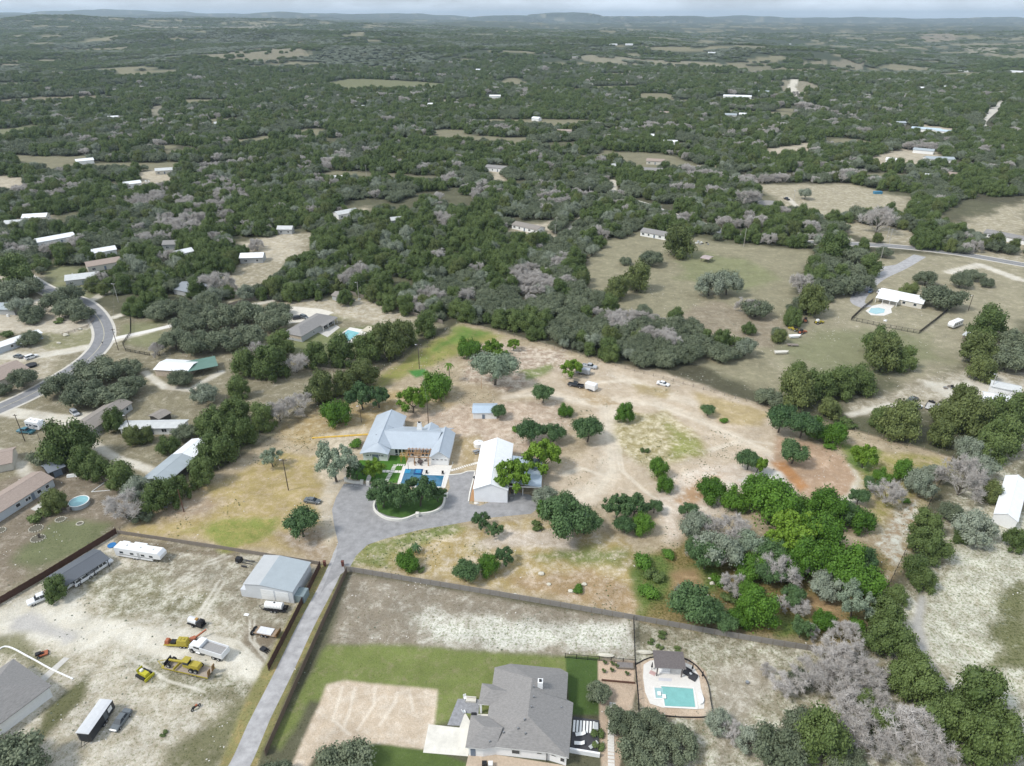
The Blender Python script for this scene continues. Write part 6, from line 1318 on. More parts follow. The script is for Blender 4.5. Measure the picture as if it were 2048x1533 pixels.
# ------------------------------------------------------------------ neighbours' houses
def hw(label, x, y, hd, L_, w, **k):
    global P; sv = P
    a = (x, y); c_ = (x + L_ * cos(hd), y + L_ * sin(hd)); P = lambda u, v, z=0: (u, v)
    try: return house(label, a, c_, w, **k)
    finally: P = sv
hw('white house with grey hipped roof cut by the lower left edge', -100.9, 75.8, radians(61), 19.2, 12.5, he=3.0, rise=3.3, style='hip', wall=W_WHITE, roof=R_SHGREY, wins=[('f', .12, 1.5, .8, .5, 'window'), ('f', .2, 1.5, .8, .5, 'window'), ('f', .45, .9, 1.2, 1.4, 'window')], name='corner_house')
t, L_ = house('long tan-roofed mobile home in the left garden', (-40, 1050), (105, 958), 8.0, 2.7, 1.3, 2.6, W_BLUE, R_SHTAN, wins=[('f', .62, .9, 1.5, .9, 'window'), ('f', .78, .9, 1.1, 1.0, 'window'), ('f', .69, .1, .95, 2.0, 'door'), ('f', .9, .9, 1.0, 1.0, 'window'), ('f', .48, .9, 1.2, 1.0, 'window')], cat='mobile home', name='mobile_home')
house('grey-brown shingle mobile home beside the chalk drive', (178, 863), (262, 806), 7.6, 2.6, 1.2, 2.6, W_GREY, R_SHBRN, wins=[('f', .3, .9, 1.2, 1.1, 'window'), ('f', .52, .9, .9, .9, 'window'), ('f', .66, .8, 1.6, 1.3, 'window'), ('f', .88, .9, 1.0, 1.1, 'window'), ('l', .5, .9, 1.0, 1.0, 'window')], cat='mobile home', name='mobile_home')
house('weathered white mobile home with patched white roof', (240, 858), (364, 856), 4.6, 2.5, .5, 2.4, W_WHITE, R_DULL, wins='auto', gap=3.4, cat='mobile home', name='mobile_home')
house('long dull grey metal barn beside the left boundary', (332, 966), (388, 918), 7.6, 2.9, .9, 2.9, W_DARK, R_GREY, wins=None, cat='barn', name='long_shed'); house('white-roofed end of the grey metal barn under the trees', (386, 914), (420, 886), 6.5, 3.1, .9, 3.1, W_GREY, R_WHITE, wins=None, cat='shed', name='shed')
house('brown-roofed open shed behind the white mobile home', (318, 838), (340, 826), 4.5, 2.2, .5, 2.2, W_DARK, R_SHBRN, wins=None, cat='shed', name='shed'); house('dark shed with blue-grey roof behind the tan mobile home', (98, 945), (128, 933), 5.2, 2.5, .8, 2.5, W_DARK, stripe_roof('slate_blue_roof', (.20, .22, .25), .6), wins=[('f', .5, .05, 2.2, 2.0, 'door')], cat='shed', name='shed')
house('cream house with tan roof cut by the left edge beside the drive', (-30, 936), (22, 925), 9, 2.6, 1.5, 2.6, W_CREAM, R_SHTAN, wins=None)
house('white-roofed barn house by the wire fence paddock', (309, 739), (374, 743), 8.5, 2.8, .8, 2.8, W_STONE, R_WHITE, wins=[('f', .62, .05, 1.6, 2.0, 'door')], name='barn_house'); house('open carport with faded green metal roof', (374, 744), (434, 732), 8, 2.7, .4, 2.7, W_DARK, R_GREEN, style='flat', wins=None, posts=4, cat='carport', name='carport')
house('long white mobile home at the left edge', (-30, 706), (83, 667), 5.0, 2.6, .7, 2.4, W_BLUE, R_WHITE, gap=4, cat='mobile home', name='mobile_home', wins=[('f', .45, .9, 1, 1, 'window'), ('f', .62, .1, .9, 2, 'door'), ('f', .8, .9, 1, 1, 'window')])
house('tan-roofed house at the left edge beside the parked pickup', (-25, 772), (56, 737), 11.5, 2.7, 1.9, 2.6, W_CREAM, R_SHTAN, wins=[('f', .8, .9, 1.0, .8, 'window'), ('f', .6, .9, 1.0, .8, 'window')])
house('small open porch roof on the mobile home at the left edge', (44, 688), (62, 682), 3, 2.1, .2, 2.1, STEEL, R_GREY, style='flat', wins=None, posts=2, cat='porch', name='porch')
house('grey gabled roof at the left edge above the mobile home', (-20, 618), (27, 620), 8, 2.7, 1.3, 2.7, W_GREY, R_GREY, wins=None)
t, L_ = house('long grey-roofed limestone house beside a turquoise pool', (603, 673), (668, 634), 9.2, 2.8, 1.9, 2.7, W_GREY, R_SHGREY, style='hip', wins=[('f', .35, .9, .8, .9, 'window'), ('f', .7, .1, 2.2, 2.1, 'window'), ('f', .86, .1, 2.2, 2.1, 'window'), ('l', .5, .9, 1.0, .8, 'window')], name='pool_house')
b = MB(); b.box(-.06, -.005, .3, 8.8, 1.2, 2.7); part('stone_band', b, W_STONE, t, 'tan stone end wall')
for k in (.55, .72, .9, .99): b = MB(); b.box(L_ * k - .1, L_ * k + .1, -1.6, -1.4, 0, 2.6); part('porch_column', b, TRIM, t)
b = MB(); b.hexa([(L_ * .53, -1.9, 2.45), (L_ + .3, -1.9, 2.45), (L_ + .3, -.2, 2.8), (L_ * .53, -.2, 2.8)], [(L_ * .53, -1.9, 2.55), (L_ + .3, -1.9, 2.55), (L_ + .3, -.2, 2.92), (L_ * .53, -.2, 2.92)]); part('porch_roof', b, R_SHGREY, t)
sheet('forecourt', [(540, 622), (570, 612), (640, 618), (668, 625), (640, 640), (560, 650)], .02, mat('chalk_forecourt', (.62, .58, .50), .9, .1, .5)); sheet('patio', [(635, 665), (672, 650), (680, 655), (655, 675)], .02, CONC)
sheet('pool_deck', [(658, 684), (700, 655), (728, 660), (738, 672), (704, 688)], .03, CONCW); t = thing('swimming_pool', 'turquoise rectangular pool beside the limestone house', 'swimming pool', P(667, 684)); q0 = P(667, 684)
b = MB(); b.face([(x - q0[0], y - q0[1], .07) for x, y in PP([(667, 684), (697, 683), (720, 666), (696, 660)])]); part('water', b, mat('turquoise_water', (.15, .42, .43), .07, .12, .6, spec=.9), t)
b = MB(); pq = PP([(667, 684), (697, 683), (720, 666), (696, 660)])
for i in range(4): a_, c_ = pq[i], pq[(i + 1) % 4]; b.tube((a_[0] - q0[0], a_[1] - q0[1], .08), (c_[0] - q0[0], c_[1] - q0[1], .08), .12, None, 4)
part('coping', b, COPE, t)
house('small tan-roofed gazebo at the head of the turquoise pool', (725, 662), (745, 666), 4.2, 2.4, .25, 2.4, W_DARK, mat('tan_canvas', (.52, .47, .36), .8, .08), style='flat', wins=None, posts=3, cat='gazebo', name='gazebo')
house('grey gabled garden shed with a dark open door', (664, 591), (687, 597), 5.4, 2.4, 1.0, 2.3, W_GREY, R_SHBRN, wins=[('f', .75, .05, .9, 1.9, 'door'), ('r', .5, .05, 2.2, 1.9, 'window')], cat='shed', name='shed')
house('blue-grey hipped roof among oaks left of the pink bare trees', (346, 578), (391, 588), 12, 2.6, 1.6, 2.6, W_GREY, mat('bluegrey_shingle', (.24, .26, .28), .9, .1, 3), style='gable', wins=None)
t, L_ = house('white-roofed bungalow with back porch beside the kidney pool', (1757, 590), (1845, 608), 11, 2.7, 1.6, 2.7, W_CREAM, R_WHITE, wins=[('f', .6, .9, 1.2, 1.1, 'window'), ('f', .85, .9, 1.2, 1.1, 'window'), ('r', .5, .9, 1, 1, 'window')], name='bungalow')
b = MB(); b.hexa([(-.3, -4.2, 2.4), (9.4, -4.2, 2.4), (9.4, .3, 2.9), (-.3, .3, 2.9)], [(-.3, -4.2, 2.52), (9.4, -4.2, 2.52), (9.4, .3, 3.02), (-.3, .3, 3.02)]); part('porch_roof', b, R_WHITE, t)
for x in (0, 3, 6, 9): b = MB(); b.box(x - .1, x + .1, -4, -3.8, 0, 2.42); part('porch_column', b, TRIM, t)
KP = [P(u, v) for u, v in ((1731, 622), (1745, 612), (1762, 608), (1775, 598), (1795, 600), (1793, 608), (1782, 618), (1784, 626), (1768, 632), (1742, 631))]; sheet('pool_deck', KP, .03, CONCW, px=False)
q0 = P(1755, 622); t = thing('swimming_pool', 'pale blue kidney-shaped pool behind the white-roofed bungalow', 'swimming pool', q0); b = MB(); b.face([(x - q0[0], y - q0[1], .06) for x, y in PP([(1737, 625), (1742, 617), (1757, 616), (1770, 619), (1768, 626), (1752, 629)])][::-1]); b.v = b.v[::-1]; part('water', b, mat('pale_water', (.30, .50, .52), .07, .12, .6, spec=.9), t)
one('garden_statue', MB().cyl(0, 0, 0, .5, .5, 6, .3).blob((.3, .6, .3), (.8, .3, .25), 4).blob((-.5, .2, .25), (.3, .9, .22), 5), TRIM, 'white tangled garden furniture below the kidney pool', 'garden furniture', P(1771, 643)); one('propane_tank', MB().cylx(-1.3, 1.3, 0, .65, .45, 12).box(-.9, -.7, -.3, .3, 0, .3).box(.7, .9, -.3, .3, 0, .3), TRIM, 'white propane tank at the bungalow\'s back wall', 'tank', P(1832, 613), -.2)
house('white metal building above the dirt yard, front half', (1964, 812), (2017, 822), 5.2, 3.0, .8, 0, W_WHITE, R_WHITE, wins=None, cat='metal building', name='metal_building'); house('white metal building above the dirt yard, taller back half', (1976, 793), (2032, 805), 5.0, 4.2, .8, 0, W_WHITE, R_DULL, wins=None, cat='metal building', name='metal_building')
hw('long white gabled barn at the right edge', 132.3, 142.9, radians(51), 22.0, 5.2, he=3.0, rise=1.3, over=.2, wall=W_WHITE, roof=R_WHITE, wins=None, cat='barn', name='long_barn')
house('white mobile home with wooden steps deep in the wood', (1024, 450), (1074, 461), 8.2, 2.7, 1.2, 2.5, W_WHITE, R_SHBRN, gap=3.4, cat='mobile home', name='mobile_home'); house('white mobile home with grey roof behind the big round tree', (1281, 464), (1337, 474), 8.5, 2.7, 1.3, 2.5, W_WHITE, R_SHGREY, gap=3.6, cat='mobile home', name='mobile_home')
house('small lone carport with a faded pink roof in the meadow', (1402, 517), (1417, 520), 6, 2.2, .4, 2.0, W_DARK, stripe_roof('faded_pink_roof', (.40, .32, .30), .6), wins=None, posts=3, cat='carport', name='carport')
house('grey-roofed house in the upper dry field', (1516, 410), (1562, 412), 12, 2.7, 2.0, 2.7, W_CREAM, R_SHGREY, style='hip', wins='auto', gap=5); house('long white building at the right edge above the road', (1968, 466), (2075, 487), 9, 2.8, 1.2, 2.6, W_WHITE, R_SHGREY, gap=6, name='long_building')
house('weathered open crate shed beside the travel trailer', (1926, 672), (1944, 677), 4.2, 2.8, .2, 2.5, WOODG, R_DULL, style='flat', wins=None, cat='shed', name='shed'); house('brown low shed half under the oak beside the crate shed', (1948, 684), (1960, 686), 4.5, 1.8, .2, 1.8, W_CREAM, R_RUST, style='flat', wins=None, cat='shed', name='shed')
# far buildings, each from a surveyed middle point: u v length heading width roof wall label
FAR = """
990 344 19 -25 9 SG W white house with grey roof alone in a wood clearing
698 436 15 28 8 DU W white mobile home at the wood's left clearing
796 450 8 10 5 DU G little grey roof in the wood above the grey shed
116 489 20 12 7 WH W long white roof among the left woods
212 514 12 8 6 WH W white roof above the road bend, right
212 540 16 5 9 ST C tan roof house above the road bend
168 570 15 -10 9 DU G patched metal roof beside the road bend
368 518 12 20 5 WH W white bus-like roof in the left woods
504 527 12 -15 8 WH G white-roofed shed beside the dirt lot
570 469 9 -20 5 DU G pale roof at the dirt lot's upper end
345 500 10 -20 7 SG G grey roof peeping from the left woods
28 458 10 -20 8 DU C pale roof at the far left among oaks
70 445 14 -20 9 WH C white roofs of a lot at the far left
172 329 14 5 7 WH W white roof far up left
330 349 14 -5 8 DU C pale roof in the junk lot far left
268 376 12 10 7 WH W white roof in the junk lot, lower
672 365 10 -10 7 WH W small white roof in the central wood
440 253 12 0 8 DU C pale roof far behind the central wood
228 241 12 0 8 WH W white greenhouse roof far left
720 219 14 0 9 WH W white roof at the far creek line, left
862 214 14 0 9 WH W white roof at the far creek line, middle
990 197 18 0 10 WH W white roofs at the far creek line, right
962 143 24 0 10 WH W pale long building in the far central hills
1070 243 10 -30 8 WH W blue-white tiny roof in the central wood
1128 269 16 -5 9 ST C tan-roofed house in the central wood
1235 197 10 10 8 WH C small roof far centre, upper left
1252 206 14 0 10 SG C grey-roofed house far centre
1222 207 9 10 8 SG C small grey-roofed house far centre, left
1330 232 16 -10 10 ST C tan-roofed house far centre right
1296 278 12 0 8 WH W white roof in the bare thicket, left
1340 291 14 0 8 WH W white roof in the bare thicket, right
1310 330 16 -5 8 ST C tan roof in the wood behind the far road
1302 349 18 -3 9 SG C grey roof in the wood behind the far road
1222 340 9 20 5 DU C little roof by the track above the far road
1474 198 44 0 22 WH W large white flat building far right of centre
1527 188 28 0 12 GM W grey-roofed long building far right of centre
1632 199 24 0 10 WH W row of white roofs far right
1460 236 16 0 9 GM W grey roof beside the far bare thicket, left
1490 235 16 0 9 WH W white roof beside the far bare thicket, right
1712 248 10 0 7 DU C pale roof above the far right wood
1802 252 12 30 7 GM G grey-green tall roof near the upper right road
1850 265 30 -5 7 BL W long pale blue roof near the upper right road
1890 270 22 -15 7 BL W second long pale blue roof near the upper right road
1805 214 12 0 8 WH W white far roof in the upper right wood
1845 308 18 -5 7 GM W grey metal roof of the upper right compound, back
1880 326 24 20 10 GM W grey metal roofs of the upper right compound, front
1784 328 12 -10 6 WH W white low roof at the upper right clearing
1848 360 8 0 6 WH C small pale roof below the upper right compound
1905 358 8 0 6 ST C small tan roof below the upper right compound
1560 206 12 0 8 WH W tiny white roof by the quarry track
1225 92 30 0 12 WH W far white hilltop house, left
1258 92 24 0 10 WH W far white hilltop house, right
1425 108 26 0 10 WH W white roof on the far right ridge
1580 90 10 0 8 GM W small far tower roof with green tint
1935 145 40 0 12 WH W far farm building at right
2030 146 30 0 10 WH W far farm building at the right edge
600 142 24 0 10 WH W far white roof by the pale field
1150 118 16 0 10 SG C far roof under the pale hilltop field
1842 180 16 0 9 WH C far roof in the right valley, left
1880 178 16 0 9 WH W far roof in the right valley, middle
1930 176 18 0 9 DU C far roof in the right valley, right
"""
RF = {'SG': R_SHGREY, 'DU': R_DULL, 'WH': R_WHITE, 'ST': R_SHTAN, 'GM': R_GREY, 'BL': stripe_roof('pale_blue_roof', (.45, .54, .60), .6)}; WF = {'W': W_WHITE, 'G': W_GREY, 'C': W_CREAM}
for ln in FAR.strip().split('\n'):
    u, v, l_, hd, w, rk, wk, lab = ln.split(' ', 7); x, y = P(float(u), float(v)); l_ = float(l_); w = float(w); hd = radians(float(hd)) - atan2(x, y)
    hw(lab, x - l_ / 2 * cos(hd), y - l_ / 2 * sin(hd), hd, l_, w, wall=WF[wk], roof=RF[rk], he=3.2, rise=1.4, wins='auto' if hypot(x, y) < 700 else None, gap=4.5, name='far_house', cat='building', clear=1.0 if hypot(x, y) < 700 else 1.5)
one('tarpaulin', MB().hexa([(-3, -2, 0), (3, -2, 0), (3, 2, 0), (-3, 2, 0)], [(-2.5, -1.5, 1.8), (2.6, -1.2, 1.6), (2.4, 1.4, 2.2), (-2.2, 1.6, 1.9)]), mat('blue_tarp', (.12, .30, .50), .5, .1), 'bright blue tarpaulin in the junk lot far left', 'tarpaulin', P(262, 387)); SITES.append((*P(262, 387), 9))
one('blue_dumpster', MB().taper(-3, 3, -1.3, 1.3, 0, 1.8, -.1, -.1).box(-2.9, 2.9, -1.2, 1.2, 1.8, 1.9), mat('blue_steel', (.06, .22, .35), .5, .1), 'blue container under a tree in the upper dry field', 'container', P(1755, 388))
# ------------------------------------------------------------------ vehicles
def paint(name, c, v=.03): return mat(name, c, .3, v, 1, spec=.6)
PW = paint('white_car_paint', (.74, .75, .76)); PS = paint('silver_paint', (.40, .42, .44)); PK = paint('black_paint', (.025, .028, .035)); PG = paint('dark_grey_paint', (.12, .135, .145)); PT = paint('teal_paint', (.05, .16, .20)); PY = mat('machine_yellow', (.37, .30, .045), .5, .12, 2); PO_ = mat('machine_orange', (.36, .12, .06), .6, .15, 2)
RIM = mat('rim', (.45, .46, .48), .35, .05, metal=.5); LAMPM = mat('lamp_glass', (.75, .75, .72), .2, .03); TAILM = mat('tail_lamp', (.35, .02, .02), .3, .03)
WHEELS = {}
def wheel(t, x, y, r=.34, w=.24, rim=None):
    k = (r, w)
    if k not in WHEELS: WHEELS[k] = (MB().cyly(0, -w / 2, w / 2, 0, r, 16).mesh('wheel', RUBBER), MB().cyly(0, -w / 2 - .012, w / 2 + .012, 0, r * .58, 12).mesh('rim', rim or RIM))
    o = link('wheel', WHEELS[k][0], t, (x, y, r)); link('rim', WHEELS[k][1], o); return o
def loft(secs):
    """body through cross-sections: (x, half width low, half width high, z low, z shoulder, z top)"""
    b = MB(); n = 8
    for x, a, c, z0, z1, z2 in secs: b.v += [(x, -a * .96, z0), (x, -a, (z0 + z1) / 2), (x, -a, z1), (x, -c, z2), (x, c, z2), (x, a, z1), (x, a, (z0 + z1) / 2), (x, a * .96, z0)]
    for i in range(len(secs) - 1):
        for k in range(n): j = (k + 1) % n; b.f.append((i * n + k, i * n + j, (i + 1) * n + j, (i + 1) * n + k)[::-1])
    b.f.append(tuple(range(n))); b.f.append(tuple(range((len(secs) - 1) * n, len(secs) * n))[::-1]); return b
def car(kind, pr, pf, m, label, wp=False, cat=None):
    a, c = (pr, pf) if wp else (P(*pr), P(*pf)); cx, cy = (a[0] + c[0]) / 2, (a[1] + c[1]) / 2; t = thing({'sedan': 'car', 'suv': 'suv', 'pickup': 'pickup_truck', 'minivan': 'minivan'}[kind], label, cat or {'sedan': 'car', 'suv': 'car', 'pickup': 'pickup truck', 'minivan': 'car'}[kind], (cx, cy), heading(a, c))
    if kind == 'sedan': S_ = [(-2.35, .80, .72, .35, .80, .92), (-2.2, .88, .78, .25, .85, 1.0), (-1.4, .90, .80, .2, .88, 1.02), (0, .91, .8, .2, .88, .98), (1.1, .90, .76, .2, .84, .92), (2.1, .84, .66, .25, .68, .76), (2.35, .74, .6, .35, .55, .62)]; cab = (-1.55, 1.15, .8, .95, 1.45, .62, .75, .55); hw_ = 2.32; ax = 1.4; r = .33
    elif kind == 'pickup': S_ = [(.1, .96, .90, .45, 1.0, 1.12), (1.0, .97, .90, .4, 1.02, 1.15), (1.5, .97, .85, .4, 1.02, 1.12), (2.75, .95, .82, .45, .98, 1.08), (2.95, .88, .78, .5, .85, .95)]; cab = (-.85, 1.45, .88, 1.1, 1.85, .3, .62, .68); hw_ = 2.9; ax = 1.85; r = .42
    else: S_ = [(-2.3, .86, .80, .35, .9, 1.02), (-2.15, .92, .84, .3, .95, 1.08), (0, .94, .85, .28, .95, 1.06), (1.2, .93, .80, .28, .93, 1.02), (2.15, .88, .72, .32, .82, .9), (2.35, .8, .66, .4, .68, .76)]; cab = (-2.15, 1.3, .84, 1.03, 1.68, .28, .7, .66); hw_ = 2.32; ax = 1.42; r = .37
    if kind == 'pickup':
        S_ = [(-.9, .96, .90, .45, 1.0, 1.1)] + S_; part('body', loft(S_), m, t); b = MB(); b.box(-2.9, -.92, -.96, -.86, .55, 1.12); b.box(-2.9, -.92, .86, .96, .55, 1.12); b.box(-2.95, -2.88, -.93, .93, .55, 1.12); b.box(-2.9, -.92, -.86, .86, .55, .68); part('bed', b, m, t)
    else: part('body', loft(S_), m, t)
    x0, x1, w, z0, z1, fr, ff, wt = cab
    b = MB(); b.hexa([(x0, -w, z0), (x1, -w, z0), (x1, w, z0), (x0, w, z0)], [(x0 + fr, -wt, z1), (x1 - ff, -wt, z1), (x1 - ff, wt, z1), (x0 + fr, wt, z1)]); part('window_band', b, GLASS, t)
    b = MB(); b.taper(x0 + fr - .08, x1 - ff + .1, -wt - .03, wt + .03, z1 - .04, z1 + .05, .08, .06); rf = part('roof', b, m, t)
    for s in (-1, 1):
        for xm in (x0 + fr * .5, (x0 + x1) / 2): b = MB(); b.hexa([(xm - .06, s * (w + .01) - .03, z0), (xm + .06, s * (w + .01) - .03, z0), (xm + .06, s * (w + .01) + .03, z0), (xm - .06, s * (w + .01) + .03, z0)], [(xm - .04 + fr * .2, s * (wt + .01) - .03, z1), (xm + .06 + fr * .2, s * (wt + .01) - .03, z1), (xm + .06 + fr * .2, s * (wt + .01) + .03, z1), (xm - .04 + fr * .2, s * (wt + .01) + .03, z1)]); part('pillar', b, m, t)
        b = MB(); b.box(hw_ - .16, hw_ + .0, s * .62 - .16, s * .62 + .16, .6 if kind == 'sedan' else .74, .72 if kind == 'sedan' else .9); part('headlight', b, LAMPM, t)
        b = MB(); b.box(-hw_ - .04, -hw_ + .06, s * .68 - .13, s * .68 + .13, .75, .92); part('tail_light', b, TAILM, t)
        for x in (-ax, ax): wheel(t, x, s * .83, r)
    return t
car('pickup', (1169, 777), (1134, 770), PK, 'black crew-cab pickup parked in the dirt lot'); car('pickup', (1162, 733), (1196, 739), PS, 'silver crew-cab pickup beside the green tree in the far lot'); car('sedan', (1315, 768), (1337, 773), PW, 'white car parked alone by the far boundary'); car('sedan', (611, 1003), (640, 1007), PG, 'dark car parked behind the dark green tree in the left field')
car('sedan', (259, 1424), (227, 1466), PG, 'grey sedan parked beside the enclosed trailer in the machine yard'); car('minivan', (143, 823), (158, 835), PS, 'silver car on the chalk drive beside the brown mobile home'); car('pickup', (69, 868), (37, 864), PT, 'old teal pickup parked beside the camper'); car('suv', (48, 722), (78, 712), PW, 'white suv in front of the tan-roofed house', cat='car'); car('sedan', (44, 717), (31, 714), PG, 'dark car behind the white suv at the left edge')
car('suv', (266, 609), (271, 619), PG, 'dark suv on the gravel forecourt beyond the bend'); car('sedan', (278, 628), (283, 637), PS, 'silver car behind the tall dark fence, left'); car('sedan', (294, 624), (299, 634), PW, 'white car behind the tall dark fence, right'); car('suv', (587, 640), (605, 637), PK, 'dark suv nearer the limestone house forecourt wall'); car('suv', (600, 634), (618, 640), PG, 'dark grey suv in the middle of the limestone house forecourt')
car('suv', (1752, 592), (1766, 580), PW, 'white suv beside the white-roofed bungalow'); car('sedan', (1735, 590), (1746, 580), paint('blue_paint', (.06, .12, .2)), 'blue car under the oaks beside the bungalow drive'); car('pickup', (1705, 594), (1700, 584), PK, 'black truck under the roadside oaks'); car('pickup', (1578, 402), (1568, 398), PK, 'dark pickup beside the grey-roofed house in the dry field')
car('pickup', (1826, 802), (1818, 806), PG, 'dark truck half under the tree at the dirt yard'); car('sedan', (1838, 816), (1826, 820), PW, 'white car beside the empty trailers'); car('suv', (160, 1166), (172, 1158), PW, 'white car under the dark carport, middle'); car('pickup', (196, 1142), (208, 1134), PW, 'white truck under the dark carport, right end'); car('pickup', (130, 1180), (142, 1172), PW, 'white truck under the dark carport, left end'); car('pickup', (95, 1196), (76, 1204), PW, 'white pickup half hidden by the round tree at the carport')
car('suv', (1972, 232), (1978, 226), PK, 'dark car on the far upper right road'); car('sedan', (500, 472), (512, 468), PK, 'dark car on the dirt lot in the wood'); car('sedan', (626, 456), (636, 453), PS, 'grey car at the upper end of the dirt lot')
# ------------------------------------------------------------------ trailers and machines
def box_trailer(pr, pf, w, h, m, label, roofm=None, L_=None, cat='trailer', z=.55, name='enclosed_trailer', wheels=2, wp=False):
    a, c = P(*pr), P(*pf); hd = heading(a, c); l = L_ or math.dist(a, c); t = thing(name, label, cat, ((a[0] + c[0]) / 2, (a[1] + c[1]) / 2), hd)
    b = MB(); b.hexa([(-l / 2, -w / 2, z), (l / 2 - .2, -w / 2, z), (l / 2, -w * .3, z), (l / 2, w * .3, z), (l / 2 - .2, w / 2, z), (-l / 2, w / 2, z)], [(-l / 2, -w / 2, h), (l / 2 - .2, -w / 2, h), (l / 2, -w * .3, h), (l / 2, w * .3, h), (l / 2 - .2, w / 2, h), (-l / 2, w / 2, h)]); part('body', b, m, t)
    b = MB(); b.hexa([(-l / 2 - .02, -w / 2 - .02, h + .002), (l / 2, -w / 2 - .02, h + .002), (l / 2, w / 2 + .02, h + .002), (-l / 2 - .02, w / 2 + .02, h + .002)], [(-l / 2 + .05, -w / 4, h + .14), (l / 2 - .1, -w / 4, h + .14), (l / 2 - .1, w / 4, h + .14), (-l / 2 + .05, w / 4, h + .14)]); part('roof', b, roofm or m, t)
    b = MB(); b.tube((l / 2 - .1, -w * .3, .5), (l / 2 + 1.2, 0, .5), .05, None, 5); b.tube((l / 2 - .1, w * .3, .5), (l / 2 + 1.2, 0, .5), .05, None, 5); part('hitch', b, BLACK, t)
    for s in (-1, 1):
        for k in range(wheels): wheel(t, -.3 + .8 * k - .4 * (wheels - 1) - .1, s * (w / 2 - .05), .34, .2)
        b = MB(); b.box(-.3 - .5 * wheels, -.2 + .5 * wheels, s * (w / 2 + .06) - .1, s * (w / 2 + .06) + .1, .74, .8); part('fender', b, BLACK, t)
    return t, l
t, l = box_trailer((220, 1418), (172, 1487), 2.6, 2.75, PK, 'long enclosed black trailer with a silver roof in the machine yard', mat('silver_roof', (.55, .56, .57), .5, .06), cat='trailer'); b = MB(); b.box(-l * .4, -l * .25, 1.302, 1.33, 1.3, 2.3); part('window', b, TRIM, t); b = MB(); b.box(-l * .2, -l * .08, 1.302, 1.33, .7, 2.5); part('door', b, PG, t)
box_trailer((1152, 746), (1180, 750), 2.3, 2.3, mat('grey_trailer', (.38, .40, .42), .5, .06), 'grey enclosed trailer below the silver pickup'); box_trailer((1192, 783), (1172, 777), 2.5, 2.6, PW, 'white enclosed trailer right of the black pickup')
def camper(p0, p1, label, w=2.5, h=3.1, fifth=False, name='camper_trailer'):
    a, c = P(*p0), P(*p1); hd = heading(a, c); l = math.dist(a, c); t = thing(name, label, 'camper', ((a[0] + c[0]) / 2, (a[1] + c[1]) / 2), hd)
    pr = [(-l / 2, .55), (l / 2 - (2.4 if fifth else .5), .55)] + ([(l / 2 - 2.2, 1.3), (l / 2, 1.4), (l / 2 + .1, 2.4)] if fifth else [(l / 2, 1.1), (l / 2 + .1, 1.9)]) + [(l / 2 - .5, h), (-l / 2, h)]
    b = MB(); b.hexa([(x, w / 2, z) for x, z in pr], [(x, -w / 2, z) for x, z in pr]); part('body', b, PW, t)
    b = MB(); b.box(-l / 2 + .1, l / 2 - .6, -w / 2 + .08, w / 2 - .08, h + .002, h + .06); rf = part('roof', b, TRIM, t)
    for x in (-l * .3, 0, l * .28): b = MB(); b.box(x - .4, x + .4, -.3, .3, h + .06, h + .32); part('roof_unit', b, TRIM, rf)
    for x in (-l * .35, -l * .12, l * .12, l * .3):
        for s in (-1, 1): b = MB(); b.box(x - .5, x + .5, s * w / 2 - .02, s * w / 2 + .02, 1.6, 2.2); part('window', b, GLASS, t)
    b = MB(); b.box(-l * .42, l * .35, -w / 2 - .025, -w / 2 - .002, 1.2, 1.32); part('stripe', b, BLACK, t); b = MB(); b.box(l * .0, l * .0 + .7, -w / 2 - .03, -w / 2 - .003, .7, 2.5); part('door', b, W_GREY, t)
    for s in (-1, 1):
        for k in (-.45, .45): wheel(t, k - l * .08, s * (w / 2 - .15), .36, .22)
    for x in (l / 2 - 1.2, -l / 2 + .6): b = MB(); b.box(x - .06, x + .06, -.8, -.7, 0, .56); b.box(x - .06, x + .06, .7, .8, 0, .56); part('jack', b, BLACK, t)
    return t, l
t, l = camper((240, 1108), (330, 1122), 'long white fifth-wheel camper below the property\'s left corner', fifth=True); b = MB(); b.box(-l * .2, l * .08, 1.25, 1.9, 1.0, 3.0); part('slide_out', b, PW, t); b = MB(); b.box(-l * .45, -l * .3, 1.25, 1.7, 1.0, 3.0); part('slide_out', b, PW, t)
camper((60, 855), (88, 860), 'small white camper trailer beside the chalk drive'); camper((1918, 650), (1899, 658), 'white travel trailer in the dry field beside the crate shed', h=2.9)
t, L_ = house('dark metal carport sheltering white vehicles', (126, 1174), (216, 1118), 6.2, 2.5, .9, 2.5, mat('dark_steel', (.07, .07, .075), .5, .1), R_CHAR, wins=None, posts=3.6, cat='carport', name='carport', over=.3)
# grey metal workshop: ridge runs away from the camera
MO = (-61.8, 119.3); MR = radians(-10); t = thing('metal_workshop', 'pale grey metal workshop with low-pitched roof beside the lane', 'workshop', MO, MR); WMB = stripe_roof('pale_metal_wall', (.58, .60, .62), .5)
b = MB(); pr = [(0, 0), (11.7, 0), (11.7, 3.7), (3.9, 4.5), (0, 4.1)]; b.hexa([(x, 9.6, z) for x, z in pr], [(x, 0, z) for x, z in pr]); part('wall', b, WMB, t)
for pts, mm in (([(-.25, -.2, 4.08), (3.9, -.2, 4.52), (3.9, 9.8, 4.52), (-.25, 9.8, 4.08)], stripe_roof('galvanised_roof', (.44, .45, .45), .8)), ([(3.9, -.2, 4.52), (11.95, -.2, 3.68), (11.95, 9.8, 3.68), (3.9, 9.8, 4.52)], R_GREY)): b = MB(); b.hexa(pts, [(x, y, z + .1) for x, y, z in pts]); part('roof', b, mm, t)
